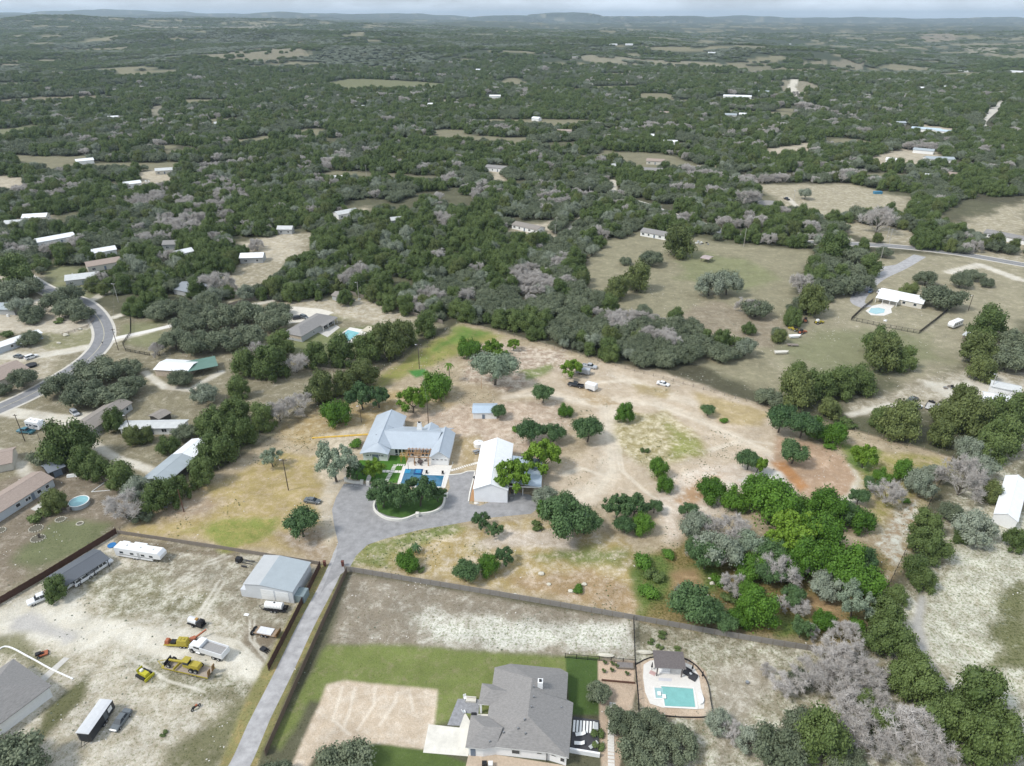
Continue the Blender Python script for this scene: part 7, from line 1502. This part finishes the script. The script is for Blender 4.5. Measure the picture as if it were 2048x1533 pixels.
opening(t, 5.4, 0, .05, 3.2, 3.1, 0, 'garage'); opening(t, 9, 0, .05, 3.2, 3.0, 0, 'garage'); b = MB(); b.box(-1.4, -.02, 0, 1.6, 0, 2.2); part('lean_to', b, WMB, t); b = MB(); b.box(11.72, 14, .4, 3.2, 0, 2.1); part('side_shed', b, mat('teal_grey_tin', (.20, .25, .26), .6, .15), t)
# white dump truck
a, c = P(455, 1318), P(384, 1296); hd = heading(a, c); t = thing('dump_truck', 'white dump truck with a load of grey gravel in the machine yard', 'dump truck', ((a[0] + c[0]) / 2, (a[1] + c[1]) / 2), hd)
b = MB(); b.box(-4.2, 4.2, -.5, .5, .7, 1.0); part('chassis', b, BLACK, t); b = MB(); b.taper(2.9, 4.4, -.85, .85, .9, 1.75, .12, .15); b.box(4.25, 4.45, -1.1, 1.1, .6, .9); part('hood', b, PW, t); b = MB(); b.box(1.3, 2.9, -1.15, 1.15, .9, 1.7); b.taper(1.3, 2.9, -1.12, 1.12, 2.35, 2.6, .12, .12); part('cab', b, PW, t)
b = MB(); b.taper(1.35, 2.88, -1.1, 1.1, 1.7, 2.35, .06, .05); part('cab_window', b, GLASS, t)
b = MB(); b.box(-4.4, 1.0, -1.25, -1.15, 1.1, 2.5); b.box(-4.4, 1.0, 1.15, 1.25, 1.1, 2.5); b.box(-4.5, -4.4, -1.25, 1.25, 1.1, 2.5); b.box(1.0, 1.1, -1.25, 1.25, 1.1, 2.8); b.box(-4.4, 1.0, -1.15, 1.15, 1.1, 1.2); b.hexa([(1.1, -1.25, 2.7), (2.4, -1.2, 2.75), (2.4, 1.2, 2.75), (1.1, 1.25, 2.7)], [(1.1, -1.25, 2.8), (2.4, -1.2, 2.85), (2.4, 1.2, 2.85), (1.1, 1.25, 2.8)]); bd = part('dump_bed', b, PW, t)
for x in (-3.4, -2.3, -1.2, -.1): b = MB(); b.box(x - .07, x + .07, -1.31, -1.25, 1.15, 2.45); part('rib', b, PW, bd)
b = MB(); b.hexa([(-4.39, -1.14, 1.21), (.99, -1.14, 1.21), (.99, 1.14, 1.21), (-4.39, 1.14, 1.21)], [(-4.2, -1.1, 1.9), (.8, -1.1, 2.0), (.8, 1.1, 2.1), (-4.2, 1.1, 1.95)]); part('gravel_load', b, mat('gravel_load', (.30, .29, .28), .95, .2, 4, bump=.5), t)
for s in (-1, 1):
    wheel(t, 3.6, s * 1.0, .5, .3)
    for x in (-3.2, -2.0): wheel(t, x, s * .95, .5, .5)
    b = MB(); b.cylx(1.2, 2.2, s * 1.15, .75, .3, 10); part('fuel_tank', b, STEEL, t)
# flatbed trailer carrying a grader
a, c = P(425, 1352), P(328, 1330); hd = heading(a, c); t = thing('flatbed_trailer', 'plank-decked flatbed trailer with raised rusty ramps, loaded with the grader', 'trailer', ((a[0] + c[0]) / 2, (a[1] + c[1]) / 2), hd); PLK = mat('deck_plank', (.36, .30, .24), .9, .18, 3)
for k in range(11): part('deck_plank', MB().box(-5.6, 4.6, -1.25 + k * .228, -1.25 + k * .228 + .21, .80, .88), PLK, t)
b = MB(); b.box(-5.7, 5.2, -1.34, -1.27, .62, .9); b.box(-5.7, 5.2, 1.27, 1.34, .62, .9); b.box(4.6, 5.2, -1.27, 1.27, .62, .9); b.tube((5.2, -.9, .75), (7.0, 0, .75), .08, None, 5); b.tube((5.2, .9, .75), (7.0, 0, .75), .08, None, 5); part('frame', b, PY, t)
for s in (-1, 1):
    for x in (-2.6, -1.6): wheel(t, x, s * 1.05, .38, .3)
    b = MB(); b.hexa([(-5.7, s * .7 - .4, .85), (-5.55, s * .7 - .4, .85), (-5.55, s * .7 + .4, .85), (-5.7, s * .7 + .4, .85)], [(-5.95, s * .7 - .4, 2.5), (-5.8, s * .7 - .4, 2.5), (-5.8, s * .7 + .4, 2.5), (-5.95, s * .7 + .4, 2.5)]); part('ramp', b, mat('rusty_ramp', (.20, .12, .05), .8, .2), t)
G0 = local(tuple(t.location[:2]), hd, .2, 0); t = thing('grader', 'yellow road grader standing on the flatbed trailer', 'grader', G0, hd, z=.88)
b = MB(); b.taper(-3.6, -1.3, -.75, .75, .8, 1.75, .1, .08); part('engine_cover', b, PY, t); b = MB(); b.box(-1.3, .1, -.7, .7, .7, 1.4); part('cab_base', b, PY, t); b = MB(); b.taper(-1.2, 0, -.62, .62, 1.4, 2.35, .05, .04); part('cab_window', b, GLASS, t); b = MB(); b.box(-1.35, .15, -.75, .75, 2.35, 2.47); part('cab_roof', b, PY, t)
b = MB(); b.hexa([(0, -.2, 1.3), (3.8, -.17, 1.0), (3.8, .17, 1.0), (0, .2, 1.3)], [(0, -.2, 1.65), (3.8, -.17, 1.3), (3.8, .17, 1.3), (0, .2, 1.65)]); part('boom', b, PY, t); b = MB(); b.hexa([(1.2, -1.5, .25), (1.4, -1.5, .25), (1.9, 1.5, .25), (1.7, 1.5, .25)], [(1.2, -1.5, .85), (1.4, -1.5, .85), (1.9, 1.5, .85), (1.7, 1.5, .85)]); part('blade', b, PY, t)
b = MB(); b.box(3.6, 3.9, -1.0, 1.0, .5, .75); b.box(4.2, 4.35, -1.1, 1.1, .3, 1.15); part('front_axle', b, BLACK, t)
for s in (-1, 1):
    wheel(t, 3.4, s * .95, .5, .3)
    for x in (-3.0, -1.9): wheel(t, x, s * .95, .52, .34)
# yellow tank trailer with orange roller in front
a, c = P(385, 1292), P(333, 1289); hd = heading(a, c); t = thing('tank_trailer', 'yellow tank trailer with orange pump gear, above the grader', 'trailer', ((a[0] + c[0]) / 2, (a[1] + c[1]) / 2), hd)
b = MB(); b.taper(-2.2, .1, -.85, .85, .7, 1.9, .12, .18); part('tank', b, PY, t); b = MB(); b.box(-.8, -.7, -.4, .4, 1.9, 2.0); b.cyl(-1.4, 0, 1.9, 2.05, .22, 10); part('hatch', b, PY, t); b = MB(); b.box(-2.4, 3.0, -.9, .9, .58, .7); part('chassis', b, PY, t); b = MB(); b.taper(1.9, 2.9, -.6, .6, .7, 1.5, .15, .1); b.cyly(2.6, -.5, .5, 1.3, .2, 10); part('pump', b, PO_, t); b = MB(); b.box(.5, 1.6, -.5, .5, .7, 1.2); part('engine', b, BLACK, t)
for s in (-1, 1):
    for x in (-1.6, -.8): wheel(t, x, s * .85, .34, .2)
a = P(388, 1282); t = thing('trencher', 'rusty orange trencher arm behind the yellow tank trailer', 'trencher', a, .6); b = MB(); b.box(-.9, .5, -.45, .45, .3, 1.0); part('body', b, PO_, t); b = MB(); b.hexa([(.5, -.15, .6), (2.9, -.12, 1.5), (2.9, .12, 1.5), (.5, .15, .6)], [(.5, -.15, .95), (2.9, -.12, 1.8), (2.9, .12, 1.8), (.5, .15, .95)]); part('arm', b, PO_, t); part('engine', MB().box(-1.5, -.9, -.5, .5, .3, 1.2), BLACK, t)
for x in (-.8, .4):
    for s in (-1, 1): wheel(t, x, s * .5, .32, .22)
a = P(289, 1352); t = thing('compact_dozer', 'small yellow dozer in the weeds of the machine yard', 'dozer', a, -.45); b = MB(); b.taper(-1.2, 1.3, -.6, .6, .5, 1.2, .15, .1); part('body', b, mat('lime_yellow', (.45, .42, .03), .6, .15), t)
for s in (-1, 1): b = MB(); b.hexa([(-1.5, s * .85 - .2, .1), (1.5, s * .85 - .2, .1), (1.5, s * .85 + .2, .1), (-1.5, s * .85 + .2, .1)], [(-1.2, s * .85 - .2, .75), (1.2, s * .85 - .2, .75), (1.2, s * .85 + .2, .75), (-1.2, s * .85 + .2, .75)]); part('track', b, BLACK, t)
part('seat', MB().box(-.7, -.2, -.3, .3, 1.2, 1.6), TRIM, t); part('canopy_bar', MB().box(-1.0, -.9, -.7, .7, 1.2, 1.9), MATS['lime_yellow'], t); part('blade', MB().box(1.6, 1.75, -1.15, 1.15, .1, .8), MATS['lime_yellow'], t)
# silver tank with black gear, ribbed water tank on trailer
a = P(393, 1250); t = thing('spray_trailer', 'silver water tank with black hose reel in the weedy yard', 'trailer', a, -.35); part('tank', MB().cylx(-1.6, .6, 0, 1.2, .75, 16), mat('tank_silver', (.62, .63, .64), .4, .06), t); part('frame', MB().box(-1.9, 2.2, -.8, .8, .42, .55), BLACK, t); part('hose_reel', MB().cyly(1.3, -.55, .55, 1.1, .55, 12).box(.9, 2.1, -.7, -.55, .5, 1.7).box(.9, 2.1, .55, .7, .5, 1.7), BLACK, t); part('pump', MB().box(.2, .8, -.3, .3, 1.75, 2.1), mat('ochre', (.38, .22, .07), .7, .1), t)
for s in (-1, 1): wheel(t, -.2, s * .85, .36, .24)
a, c = P(574, 1222), P(529, 1217); hd = heading(a, c); t = thing('water_trailer', 'white ribbed water tank on a black trailer in front of the workshop', 'trailer', ((a[0] + c[0]) / 2, (a[1] + c[1]) / 2), hd); tk = part('tank', MB().cylx(-1.9, 2.2, 0, 1.35, .8, 18), TRIM, t)
for x in (-1.5, -.75, 0, .75, 1.5): part('band', MB().cylx(x, x + .14, 0, 1.35, .85, 18), TRIM, tk)
part('lid', MB().cyl(0, 0, 2.1, 2.25, .22, 10), BLACK, tk); part('frame', MB().box(-2.8, 2.6, -1.0, -.9, .5, .75).box(-2.8, 2.6, .9, 1.0, .5, .75).box(-2.8, 2.6, -.9, .9, .45, .55), BLACK, t); part('hitch', MB().tube((2.6, -.9, .6), (4.0, 0, .6), .06, None, 5).tube((2.6, .9, .6), (4.0, 0, .6), .06, None, 5), BLACK, t); part('pump', MB().box(-2.7, -2.1, -.4, .4, .55, 1.3), BLACK, t)
for s in (-1, 1):
    for x in (-.4, .5): wheel(t, x, s * 1.05, .36, .22)
# equipment trailer with sheets and tyres beside the brown fence
a, c = P(556, 1272), P(508, 1263); hd = heading(a, c); t = thing('utility_trailer', 'utility trailer carrying pale sheets beside the brown fence', 'trailer', ((a[0] + c[0]) / 2, (a[1] + c[1]) / 2), hd); part('deck', MB().box(-2.6, 2.4, -1.0, 1.0, .6, .7), mat('tan_frame', (.30, .22, .15), .8, .1), t); part('sheet_stack', MB().box(-1.8, 1.6, -.9, .9, .7, .95), mat('pale_sheets', (.62, .62, .62), .6, .1), t); part('hitch', MB().tube((2.4, -.8, .65), (3.8, 0, .65), .06, None, 5).tube((2.4, .8, .65), (3.8, 0, .65), .06, None, 5), MATS['tan_frame'], t); part('rack', MB().box(-3.2, -2.6, -1.0, 1.0, .6, .66).box(-3.2, -3.1, -1, 1, .66, 1.5), MATS['rusty_ramp'], t)
for s in (-1, 1):
    for x in (-.6, .3): wheel(t, x, s * 1.05, .36, .22)
for k, (u, v) in enumerate(((511, 1262), (506, 1269))):
    q = thing('tyre', f'big black tyre leaning at the utility trailer, {("upper", "lower")[k]}', 'tyre', P(u, v), 1.1, z=.55); b = MB()
    for i in range(14): a0, a1 = 2 * pi * i / 14, 2 * pi * (i + 1) / 14; b.tube((.5 * cos(a0), 0, .5 * sin(a0)), (.5 * cos(a1), 0, .5 * sin(a1)), .2, None, 6)
    part('tread', b, RUBBER, q); part('rim', MB().cyly(0, -.1, .1, 0, .32, 12), RIM, q)
one('access_cover', MB().box(-.55, .55, -.35, .35, 0, .1), TRIM, 'white rectangular slab on the ground near the water trailer', 'slab', P(493, 1230), -.2)
t = thing('grapple', 'small black grapple by the end of the brown fence', 'attachment', P(527, 1300), -.5); part('frame', MB().box(-.6, .6, -.5, .5, 0, .5), BLACK, t)
for k in (-.4, 0, .4): part('tine', MB().hexa([(.6, k - .05, 0), (1.6, k - .05, 0), (1.6, k + .05, 0), (.6, k + .05, 0)], [(.6, k - .05, .5), (1.5, k - .05, .15), (1.5, k + .05, .15), (.6, k + .05, .5)]), BLACK, t)
t = thing('log_splitter', 'black compressor and frames beside the workshop\'s back corner', 'machine', P(482, 1124), -.2); part('body', MB().taper(-1.2, .4, -.6, .6, .3, 1.3, .1, .1), BLACK, t); part('frame', MB().box(.8, 3.6, -.6, -.5, .3, .45).box(.8, 3.6, .4, .5, .3, .45).box(1.2, 2.6, -1.8, -1.6, .2, .6), mat('dark_iron', (.05, .05, .055), .6, .1), t); part('arm', MB().hexa([(1.6, -.1, .45), (3.8, -.1, .8), (3.8, .1, .8), (1.6, .1, .45)], [(1.6, -.1, .65), (3.8, -.1, 1.0), (3.8, .1, 1.0), (1.6, .1, .65)]), MATS['dark_iron'], t)
for s in (-1, 1): wheel(t, -.6, s * .7, .33, .2)
q = thing('paddling_pool', 'blue round plastic pool above the white camper', 'pool', P(224, 1092)); part('shell', MB().cyl(0, 0, 0, .28, .95, 16, 1.05), mat('blue_plastic', (.03, .16, .38), .5, .1), q)
t = thing('zero_turn_mower', 'red ride-on mower beside the white kerb at the left', 'mower', P(87, 1310), .5); part('deck', MB().box(-.9, .9, -.65, .65, .2, .5), PO_, t); part('engine', MB().box(-1.3, -.5, -.4, .4, .5, .95), BLACK, t); part('seat', MB().box(-.3, .2, -.3, .3, .5, .7).box(-.4, -.25, -.3, .3, .7, 1.1), BLACK, t)
for s in (-1, 1): wheel(t, -.8, s * .7, .3, .24); wheel(t, .9, s * .45, .18, .14)
t = thing('motorcycle', 'red and black motorcycle standing in the chalky yard', 'motorcycle', P(392, 1418), .9); part('frame', MB().box(-.5, .5, -.1, .1, .45, .75), BLACK, t); part('fuel_tank', MB().taper(-.05, .5, -.16, .16, .75, 1.0, .05, .04), PO_, t); part('seat', MB().box(-.7, -.05, -.13, .13, .78, .88), BLACK, t); part('handlebar', MB().tube((.55, -.4, 1.05), (.55, .4, 1.05), .03, None, 5).tube((.75, 0, .35), (.5, 0, 1.05), .04, None, 5), STEEL, t)
wheel(t, -.7, 0, .33, .14); wheel(t, .78, 0, .33, .12)
low_wall('white_kerb', 'long white kerb line beside the lower left house', [(-20, 1322), (10, 1294), (60, 1316), (100, 1338), (146, 1359)], .3, .2, TRIM, cat='kerb'); sheet('footpath', [(76, 1360), (128, 1315), (139, 1317), (88, 1366)], .03, CONC)
# above-ground pool and garden rings
t = thing('round_pool', 'round above-ground swimming pool in the left garden', 'swimming pool', P(160, 1010)); part('wall', MB().cyl(0, 0, 0, 1.2, 2.55, 24).cyl(0, 0, 1.2, 1.21, 2.5, 24, 2.4), mat('steel_pool_wall', (.36, .40, .42), .5, .12), t)
b = MB(); n = 24
for i in range(n): a0, a1 = 2 * pi * i / n, 2 * pi * (i + 1) / n; b.hexa([(2.4 * cos(a0), 2.4 * sin(a0), 1.21), (2.65 * cos(a0), 2.65 * sin(a0), 1.21), (2.65 * cos(a1), 2.65 * sin(a1), 1.21), (2.4 * cos(a1), 2.4 * sin(a1), 1.21)], [(2.4 * cos(a0), 2.4 * sin(a0), 1.3), (2.65 * cos(a0), 2.65 * sin(a0), 1.3), (2.65 * cos(a1), 2.65 * sin(a1), 1.3), (2.4 * cos(a1), 2.4 * sin(a1), 1.3)])
part('rim', b, TRIM, t); part('water', MB().cyl(0, 0, 1.21, 1.235, 2.39, 24), mat('round_pool_water', (.20, .42, .45), .08, .1, 1, spec=.9), t); part('ladder', MB().box(-1.6, -1.0, -3.3, -2.6, 0, 1.3).box(-2.9, -1.6, -3.4, -2.8, 0, .4), WOODG, t)
def stone_ring(u, v, r, label, n=16, plant=None):
    t = thing('stone_ring', label, 'flower bed', P(u, v)); me = MB().blob((0, 0, .1), (.24, .15, .16), n, .2, 6, 4).mesh('stone', MATS['pale_limestone'])
    for i in range(n): a = 2 * pi * i / n; link('stone', me, t, (r * cos(a), r * sin(a) * .9, 0), a + 1.5)
    part('bed', MB().cyl(0, 0, 0, .06, r * .9, 12), mat('bed_soil', (.13, .12, .09), .95, .2), t)
stone_ring(121, 1040, 1.25, 'ring of pale stones below the little tree by the round pool'); stone_ring(160, 1048, .85, 'smallest ring of pale stones below the round pool'); stone_ring(72, 1058, 1.7, 'ring of pale stones in the left garden'); stone_ring(76, 1078, 1.7, 'ring of stones with a dark stump at the left garden\'s edge'); stone_ring(0, 1062, 1.4, 'ring of stones cut by the left edge')
one('tree_stump', MB().cyl(0, 0, 0, 1.0, .3, 8, .22).blob((.1, 0, 1.1), (.4, .35, .3), 3), BARK, 'dark stump inside a ring of stones at the left', 'stump', P(79, 1076))
t = thing('deck', 'wooden deck with furniture at the tan-roofed mobile home', 'deck', P(62, 1020), radians(68)); part('platform', MB().box(0, 5.5, -3.2, 0, 0, .35), CONC, t); part('railing', MB().box(0, 5.5, -3.25, -3.18, .35, 1.1), WOODG, t); one('flower_edging', MB().box(0, 5, 0, .15, 0, .2), TRIM, 'white plank edging of a triangular flower bed', 'edging', P(183, 985), .15); one('flower_edging', MB().box(0, 4.6, 0, .15, 0, .2), TRIM, 'second white plank edging of the triangular flower bed', 'edging', P(183, 985), 1.25)
one('covered_boat', MB().hexa([(-1.6, -.5, 0), (1.2, -.6, 0), (1.9, 0, 0), (1.2, .6, 0), (-1.6, .5, 0)], [(-1.5, -.3, .7), (1, -.3, .8), (1.5, 0, .8), (1, .3, .8), (-1.5, .3, .7)]), TRIM, 'white covered boat beside the dark shed', 'boat', P(146, 953), .2)
one('trampoline', MB().cyl(0, 0, .75, .85, 2.0, 18).cyl(0, 0, 0, .2, 1.9, 12, 1.95), BLACK, 'black round trampoline in front of the white suv at the left edge', 'trampoline', P(63, 733)); q = one('satellite_dish', MB().tube((0, 0, 0), (0, 0, 1.3), .06, None, 6).tube((0, 0, 1.4), (.3, -.5, 1.7), .1, 1.4, 16), BLACK, 'large black satellite dish in front of the weathered white mobile home', 'satellite dish', P(256, 878))
# old machines by the meadow
for u, v, h_, mm, nm, lab in ((1636, 648, .3, PY, 'old_loader', 'old yellow loader by the round tree, right'), (1610, 644, 1.2, PO_, 'old_tractor', 'old red tractor by the round tree, left'), (1588, 662, 2.2, PY, 'old_backhoe', 'old yellow backhoe below the round tree'), (1603, 668, .5, PO_, 'old_baler', 'old orange baler below the round tree')):
    t = thing(nm, lab, 'tractor', P(u, v), h_); part('body', MB().taper(-1.4, 1.6, -.55, .55, .6, 1.4, .2, .1), mm, t); part('cab', MB().taper(-1.1, .1, -.6, .6, 1.4, 2.2, .1, .08), TRIM if nm == 'old_loader' else BLACK, t); part('arm', MB().hexa([(1.4, -.5, .6), (2.8, -.5, .3), (2.8, .5, .3), (1.4, .5, .6)], [(1.4, -.5, .9), (2.8, -.5, .9), (2.8, .5, .9), (1.4, .5, .9)]), mm, t)
    for s in (-1, 1): wheel(t, -.9, s * .75, .6, .3); wheel(t, 1.1, s * .65, .42, .24)
one('scrap_boat', MB().hexa([(-2, -.8, .2), (1.5, -.8, .2), (2.6, 0, .4), (1.5, .8, .2), (-2, .8, .2)], [(-2.1, -1, 1.1), (1.6, -1, 1.2), (3, 0, 1.4), (1.6, 1, 1.2), (-2.1, 1, 1.1)]), W_WHITE, 'white hull of an old boat by the rusting machines', 'boat', P(1588, 676), .1); one('flat_cart', MB().box(-2.2, 2.2, -.9, .9, .5, .65).cyly(-.5, -.95, .95, .35, .35, 10), WOODG, 'low grey cart below the old machines', 'cart', P(1585, 692), -.1)
one('cream_boat', MB().hexa([(-2.4, -.8, .2), (1.9, -.8, .2), (2.9, 0, .4), (1.9, .8, .2), (-2.4, .8, .2)], [(-2.5, -1, 1.0), (2.0, -1, 1.1), (3.3, 0, 1.3), (2.0, 1, 1.1), (-2.5, 1, 1.0)]), W_CREAM, 'cream boat hull alone in the grass by the track', 'boat', P(1561, 708), .05)
for i, (u0, v0, u1, v1, lab) in enumerate(((1854, 824, 1864, 806, 'empty flat trailer with grey deck in the dirt yard'), (1874, 826, 1887, 808, 'empty flat trailer half hidden by a tree in the dirt yard'))):
    a, c = P(u0, v0), P(u1, v1); t = thing('flat_trailer', lab, 'trailer', ((a[0] + c[0]) / 2, (a[1] + c[1]) / 2), heading(a, c)); part('deck', MB().box(-2.8, 2.2, -1.15, 1.15, .55, .68), mat('pale_deck', (.48, .47, .45), .8, .1), t); part('frame', MB().box(-2.9, 2.3, -1.25, -1.15, .5, .95).box(-2.9, 2.3, 1.15, 1.25, .5, .95), BLACK, t); part('gooseneck', MB().box(2.2, 4.4, -.12, .12, .8, 1.0).box(2.2, 2.5, -1.1, 1.1, .8, 1.5).tube((2.3, -1, 1.2), (4.4, 0, .9), .08, None, 4).tube((2.3, 1, 1.2), (4.4, 0, .9), .08, None, 4), BLACK, t)
    for s in (-1, 1):
        for x in (-1.3, -.4): wheel(t, x, s * 1.2, .38, .24)
for u, v, l_, lab in ((1911, 815, 3, 'rusty beam on the ground in the dirt yard, left'), (1926, 817, 3, 'rusty beam on the ground in the dirt yard, right')): one('steel_beam', MB().box(-l_ / 2, l_ / 2, -.2, .2, 0, .35), mat('rusty_ramp2', (.16, .10, .08), .8, .2), lab, 'beam', P(u, v), -.05)
t = thing('scrap_pile', 'heap of grey scrap on the chalky dirt yard', 'scrap', P(1896, 776)); rr = random.Random(4)
for k in range(9): x, y = rr.uniform(-2, 2), rr.uniform(-1, 1); part('scrap_piece', MB().taper(x - .6, x + .6, y - .3, y + .3, 0, rr.uniform(.3, .9), .15, .1), (STEEL, WOODG, BLACK)[k % 3], t)
t = thing('junk_row', 'line of junk along the white metal building wall', 'scrap', P(1985, 812), radians(-12))
for k in range(12): x = rr.uniform(-6, 6); part('scrap_piece', MB().taper(x - .5, x + .5, -.9, -.2, 0, rr.uniform(.4, 1.1), .1, .1), (STEEL, TRIM, BLACK)[k % 3], t)
def clutter(u, v, n, spread, label):
    t = thing('junk_heap', label, 'junk', P(u, v)); 
    for k in range(n): x, y = rr.uniform(-spread, spread), rr.uniform(-spread, spread) * .7; part('junk_piece', MB().taper(x - rr.uniform(.3, .9), x + rr.uniform(.3, .9), y - .4, y + .4, 0, rr.uniform(.3, 1.3), .1, .1), (STEEL, TRIM, BLACK, W_GREY)[k % 4], t)
clutter(38, 1000, 10, 2.6, 'garden furniture on the terrace of the tan-roofed mobile home'); clutter(690, 446, 6, 3, 'junk in front of the mobile home in the wood clearing'); clutter(285, 365, 8, 6, 'junk scattered in the far left lot'); clutter(40, 628, 8, 5, 'junk along the fence at the left edge'); clutter(1404, 488, 8, 4, 'junk beside the vines right of the meadow mobile home'); clutter(1680, 588, 5, 3, 'grey satellite gear under the roadside oaks'); clutter(330, 1008, 8, 2.5, 'junk at the grey barn\'s open near end'); clutter(710, 602, 4, 2, 'dark bins beside the grey garden shed')
for u, v, lab in ((206, 690, 'black mailbox beside the road at the pale driveway'), (146, 552, 'white mailbox at the upper road bend'), (1830, 493, 'white mailbox on the verge of the right road')): q = thing('mailbox', lab, 'mailbox', P(u, v)); part('post', MB().box(-.05, .05, -.05, .05, 0, 1.0), WOODG, q); part('box', MB().box(-.3, .3, -.15, .15, 1.0, 1.35), BLACK if u == 206 else TRIM, q)
for i, (u, v, r) in enumerate(((1142, 1184, .8), (1168, 1170, .7), (1082, 1149, .9), (1098, 1170, .6), (1424, 1168, .7), (1412, 1192, .6), (1420, 1158, .5), (118, 688, .9), (132, 672, 1.3), (160, 660, 1.0), (1030, 1190, .5))): one('boulder', MB().blob((0, 0, r * .3), (r, r * .7, r * .5), 60 + i, .2), MATS['pale_limestone'], f'pale limestone boulder {("beside the lower fence, right", "above the lower fence, right", "in the south strip, upper", "in the south strip, lower", "in the wood clearing, middle", "in the wood clearing, lower", "in the wood clearing, upper", "on the grass inside the road bend, left", "on the grass inside the road bend, largest", "on the grass inside the road bend, right", "by the lower fence, small")[i]}', 'boulder', P(u, v))
woods()
# ------------------------------------------------------------------ small growth and loose stones on the open ground
def litter():
    X = RN.uniform(-150, 190, 60000); Y = RN.uniform(70, 330, 60000); green = in_poly(X, Y, PP([(655, 1285), (1200, 1310), (1200, 1600), (540, 1600), (540, 1480)])) | in_poly(X, Y, PP([(925, 648), (990, 668), (900, 690), (800, 740), (850, 760), (740, 800)])); u, v = proj(X, Y, 0); ok = (u > -30) & (u < 2080)
    for o in list(C.objects):
        if o.type == 'MESH' and o.get('kind') == 'structure' and o.name.split('.')[0] in ('road', 'driveway', 'lane', 'patio', 'pool_deck', 'deck', 'footpath', 'forecourt', 'lawn', 'gravel_bed', 'yard_strip'):
            for p in o.data.polygons:
                q = [tuple(o.data.vertices[i].co[:2]) for i in p.vertices]; qa = np.array(q); k = np.nonzero(ok & (X > qa[:, 0].min()) & (X < qa[:, 0].max()) & (Y > qa[:, 1].min()) & (Y < qa[:, 1].max()))[0]
                if len(k): ok[k] &= ~in_poly(X[k], Y[k], q)
    for sx, sy, sr in SITES: ok &= np.hypot(X - sx, Y - sy) > sr * .62
    inp = in_poly(X, Y, PP([(925, 642), (1908, 915), (1710, 1305), (690, 1135), (640, 1130), (240, 1062)])); n = fbm(X / 11, Y / 11, 91, 3); n2 = fbm(X / 7, Y / 7, 95, 3)
    tan_ = in_poly(X, Y, PP([(1010, 790), (1200, 720), (1520, 815), (1600, 880), (1700, 960), (1560, 960), (1420, 1010), (1300, 1020), (1120, 1000), (1090, 960)]))
    w = ok & (n > .56) & ~(tan_ & (n < .66)) & ~green; st = ok & (n2 > .60) & ~green
    def put(nm, m_, src, r0, r1, hr, lab, cap=2600):
        i = np.nonzero(m_)[0][:cap]; scatter(nm, np.stack([X[i], Y[i], 0 * X[i]], 1), RN.uniform(r0, r1, len(i)) ** 1, RN.uniform(0, 6.28, len(i)), [(src, None)], hr, lab)
    put('weeds', w & ~inp, SRC['P'][0][0], .06, .22, .6, 'small dull green weeds dotted over the open yards and meadows'); put('green_weeds', w & inp & (n > .58), SRC['N'][0][0], .06, .22, .6, 'small green weeds dotted over the property'); 
    src = [o for o in C.objects if o.name.startswith('boulder')][0]; put('loose_stones', st, src, .08, .28, 1.0, 'loose pale limestone scattered over the ground')
litter()
# ------------------------------------------------------------------ the air
hz = MB(); hz.box(-30500, 30500, -30500, 30500, -26, 250)
hm = bpy.data.materials.new('haze'); hm.use_nodes = True; hm.node_tree.nodes.clear(); vo = hm.node_tree.nodes.new('ShaderNodeVolumePrincipled'); vo.inputs['Density'].default_value = HAZE; vo.inputs['Color'].default_value = (.70, .86, 1.0, 1); vo.inputs['Anisotropy'].default_value = .2
ho = hm.node_tree.nodes.new('ShaderNodeOutputMaterial'); hm.node_tree.links.new(vo.outputs[0], ho.inputs['Volume'])
hb = link('haze', hz.mesh('haze', hm)); hb['kind'] = 'stuff'; hb['label'] = 'pale blue haze over the far hills'
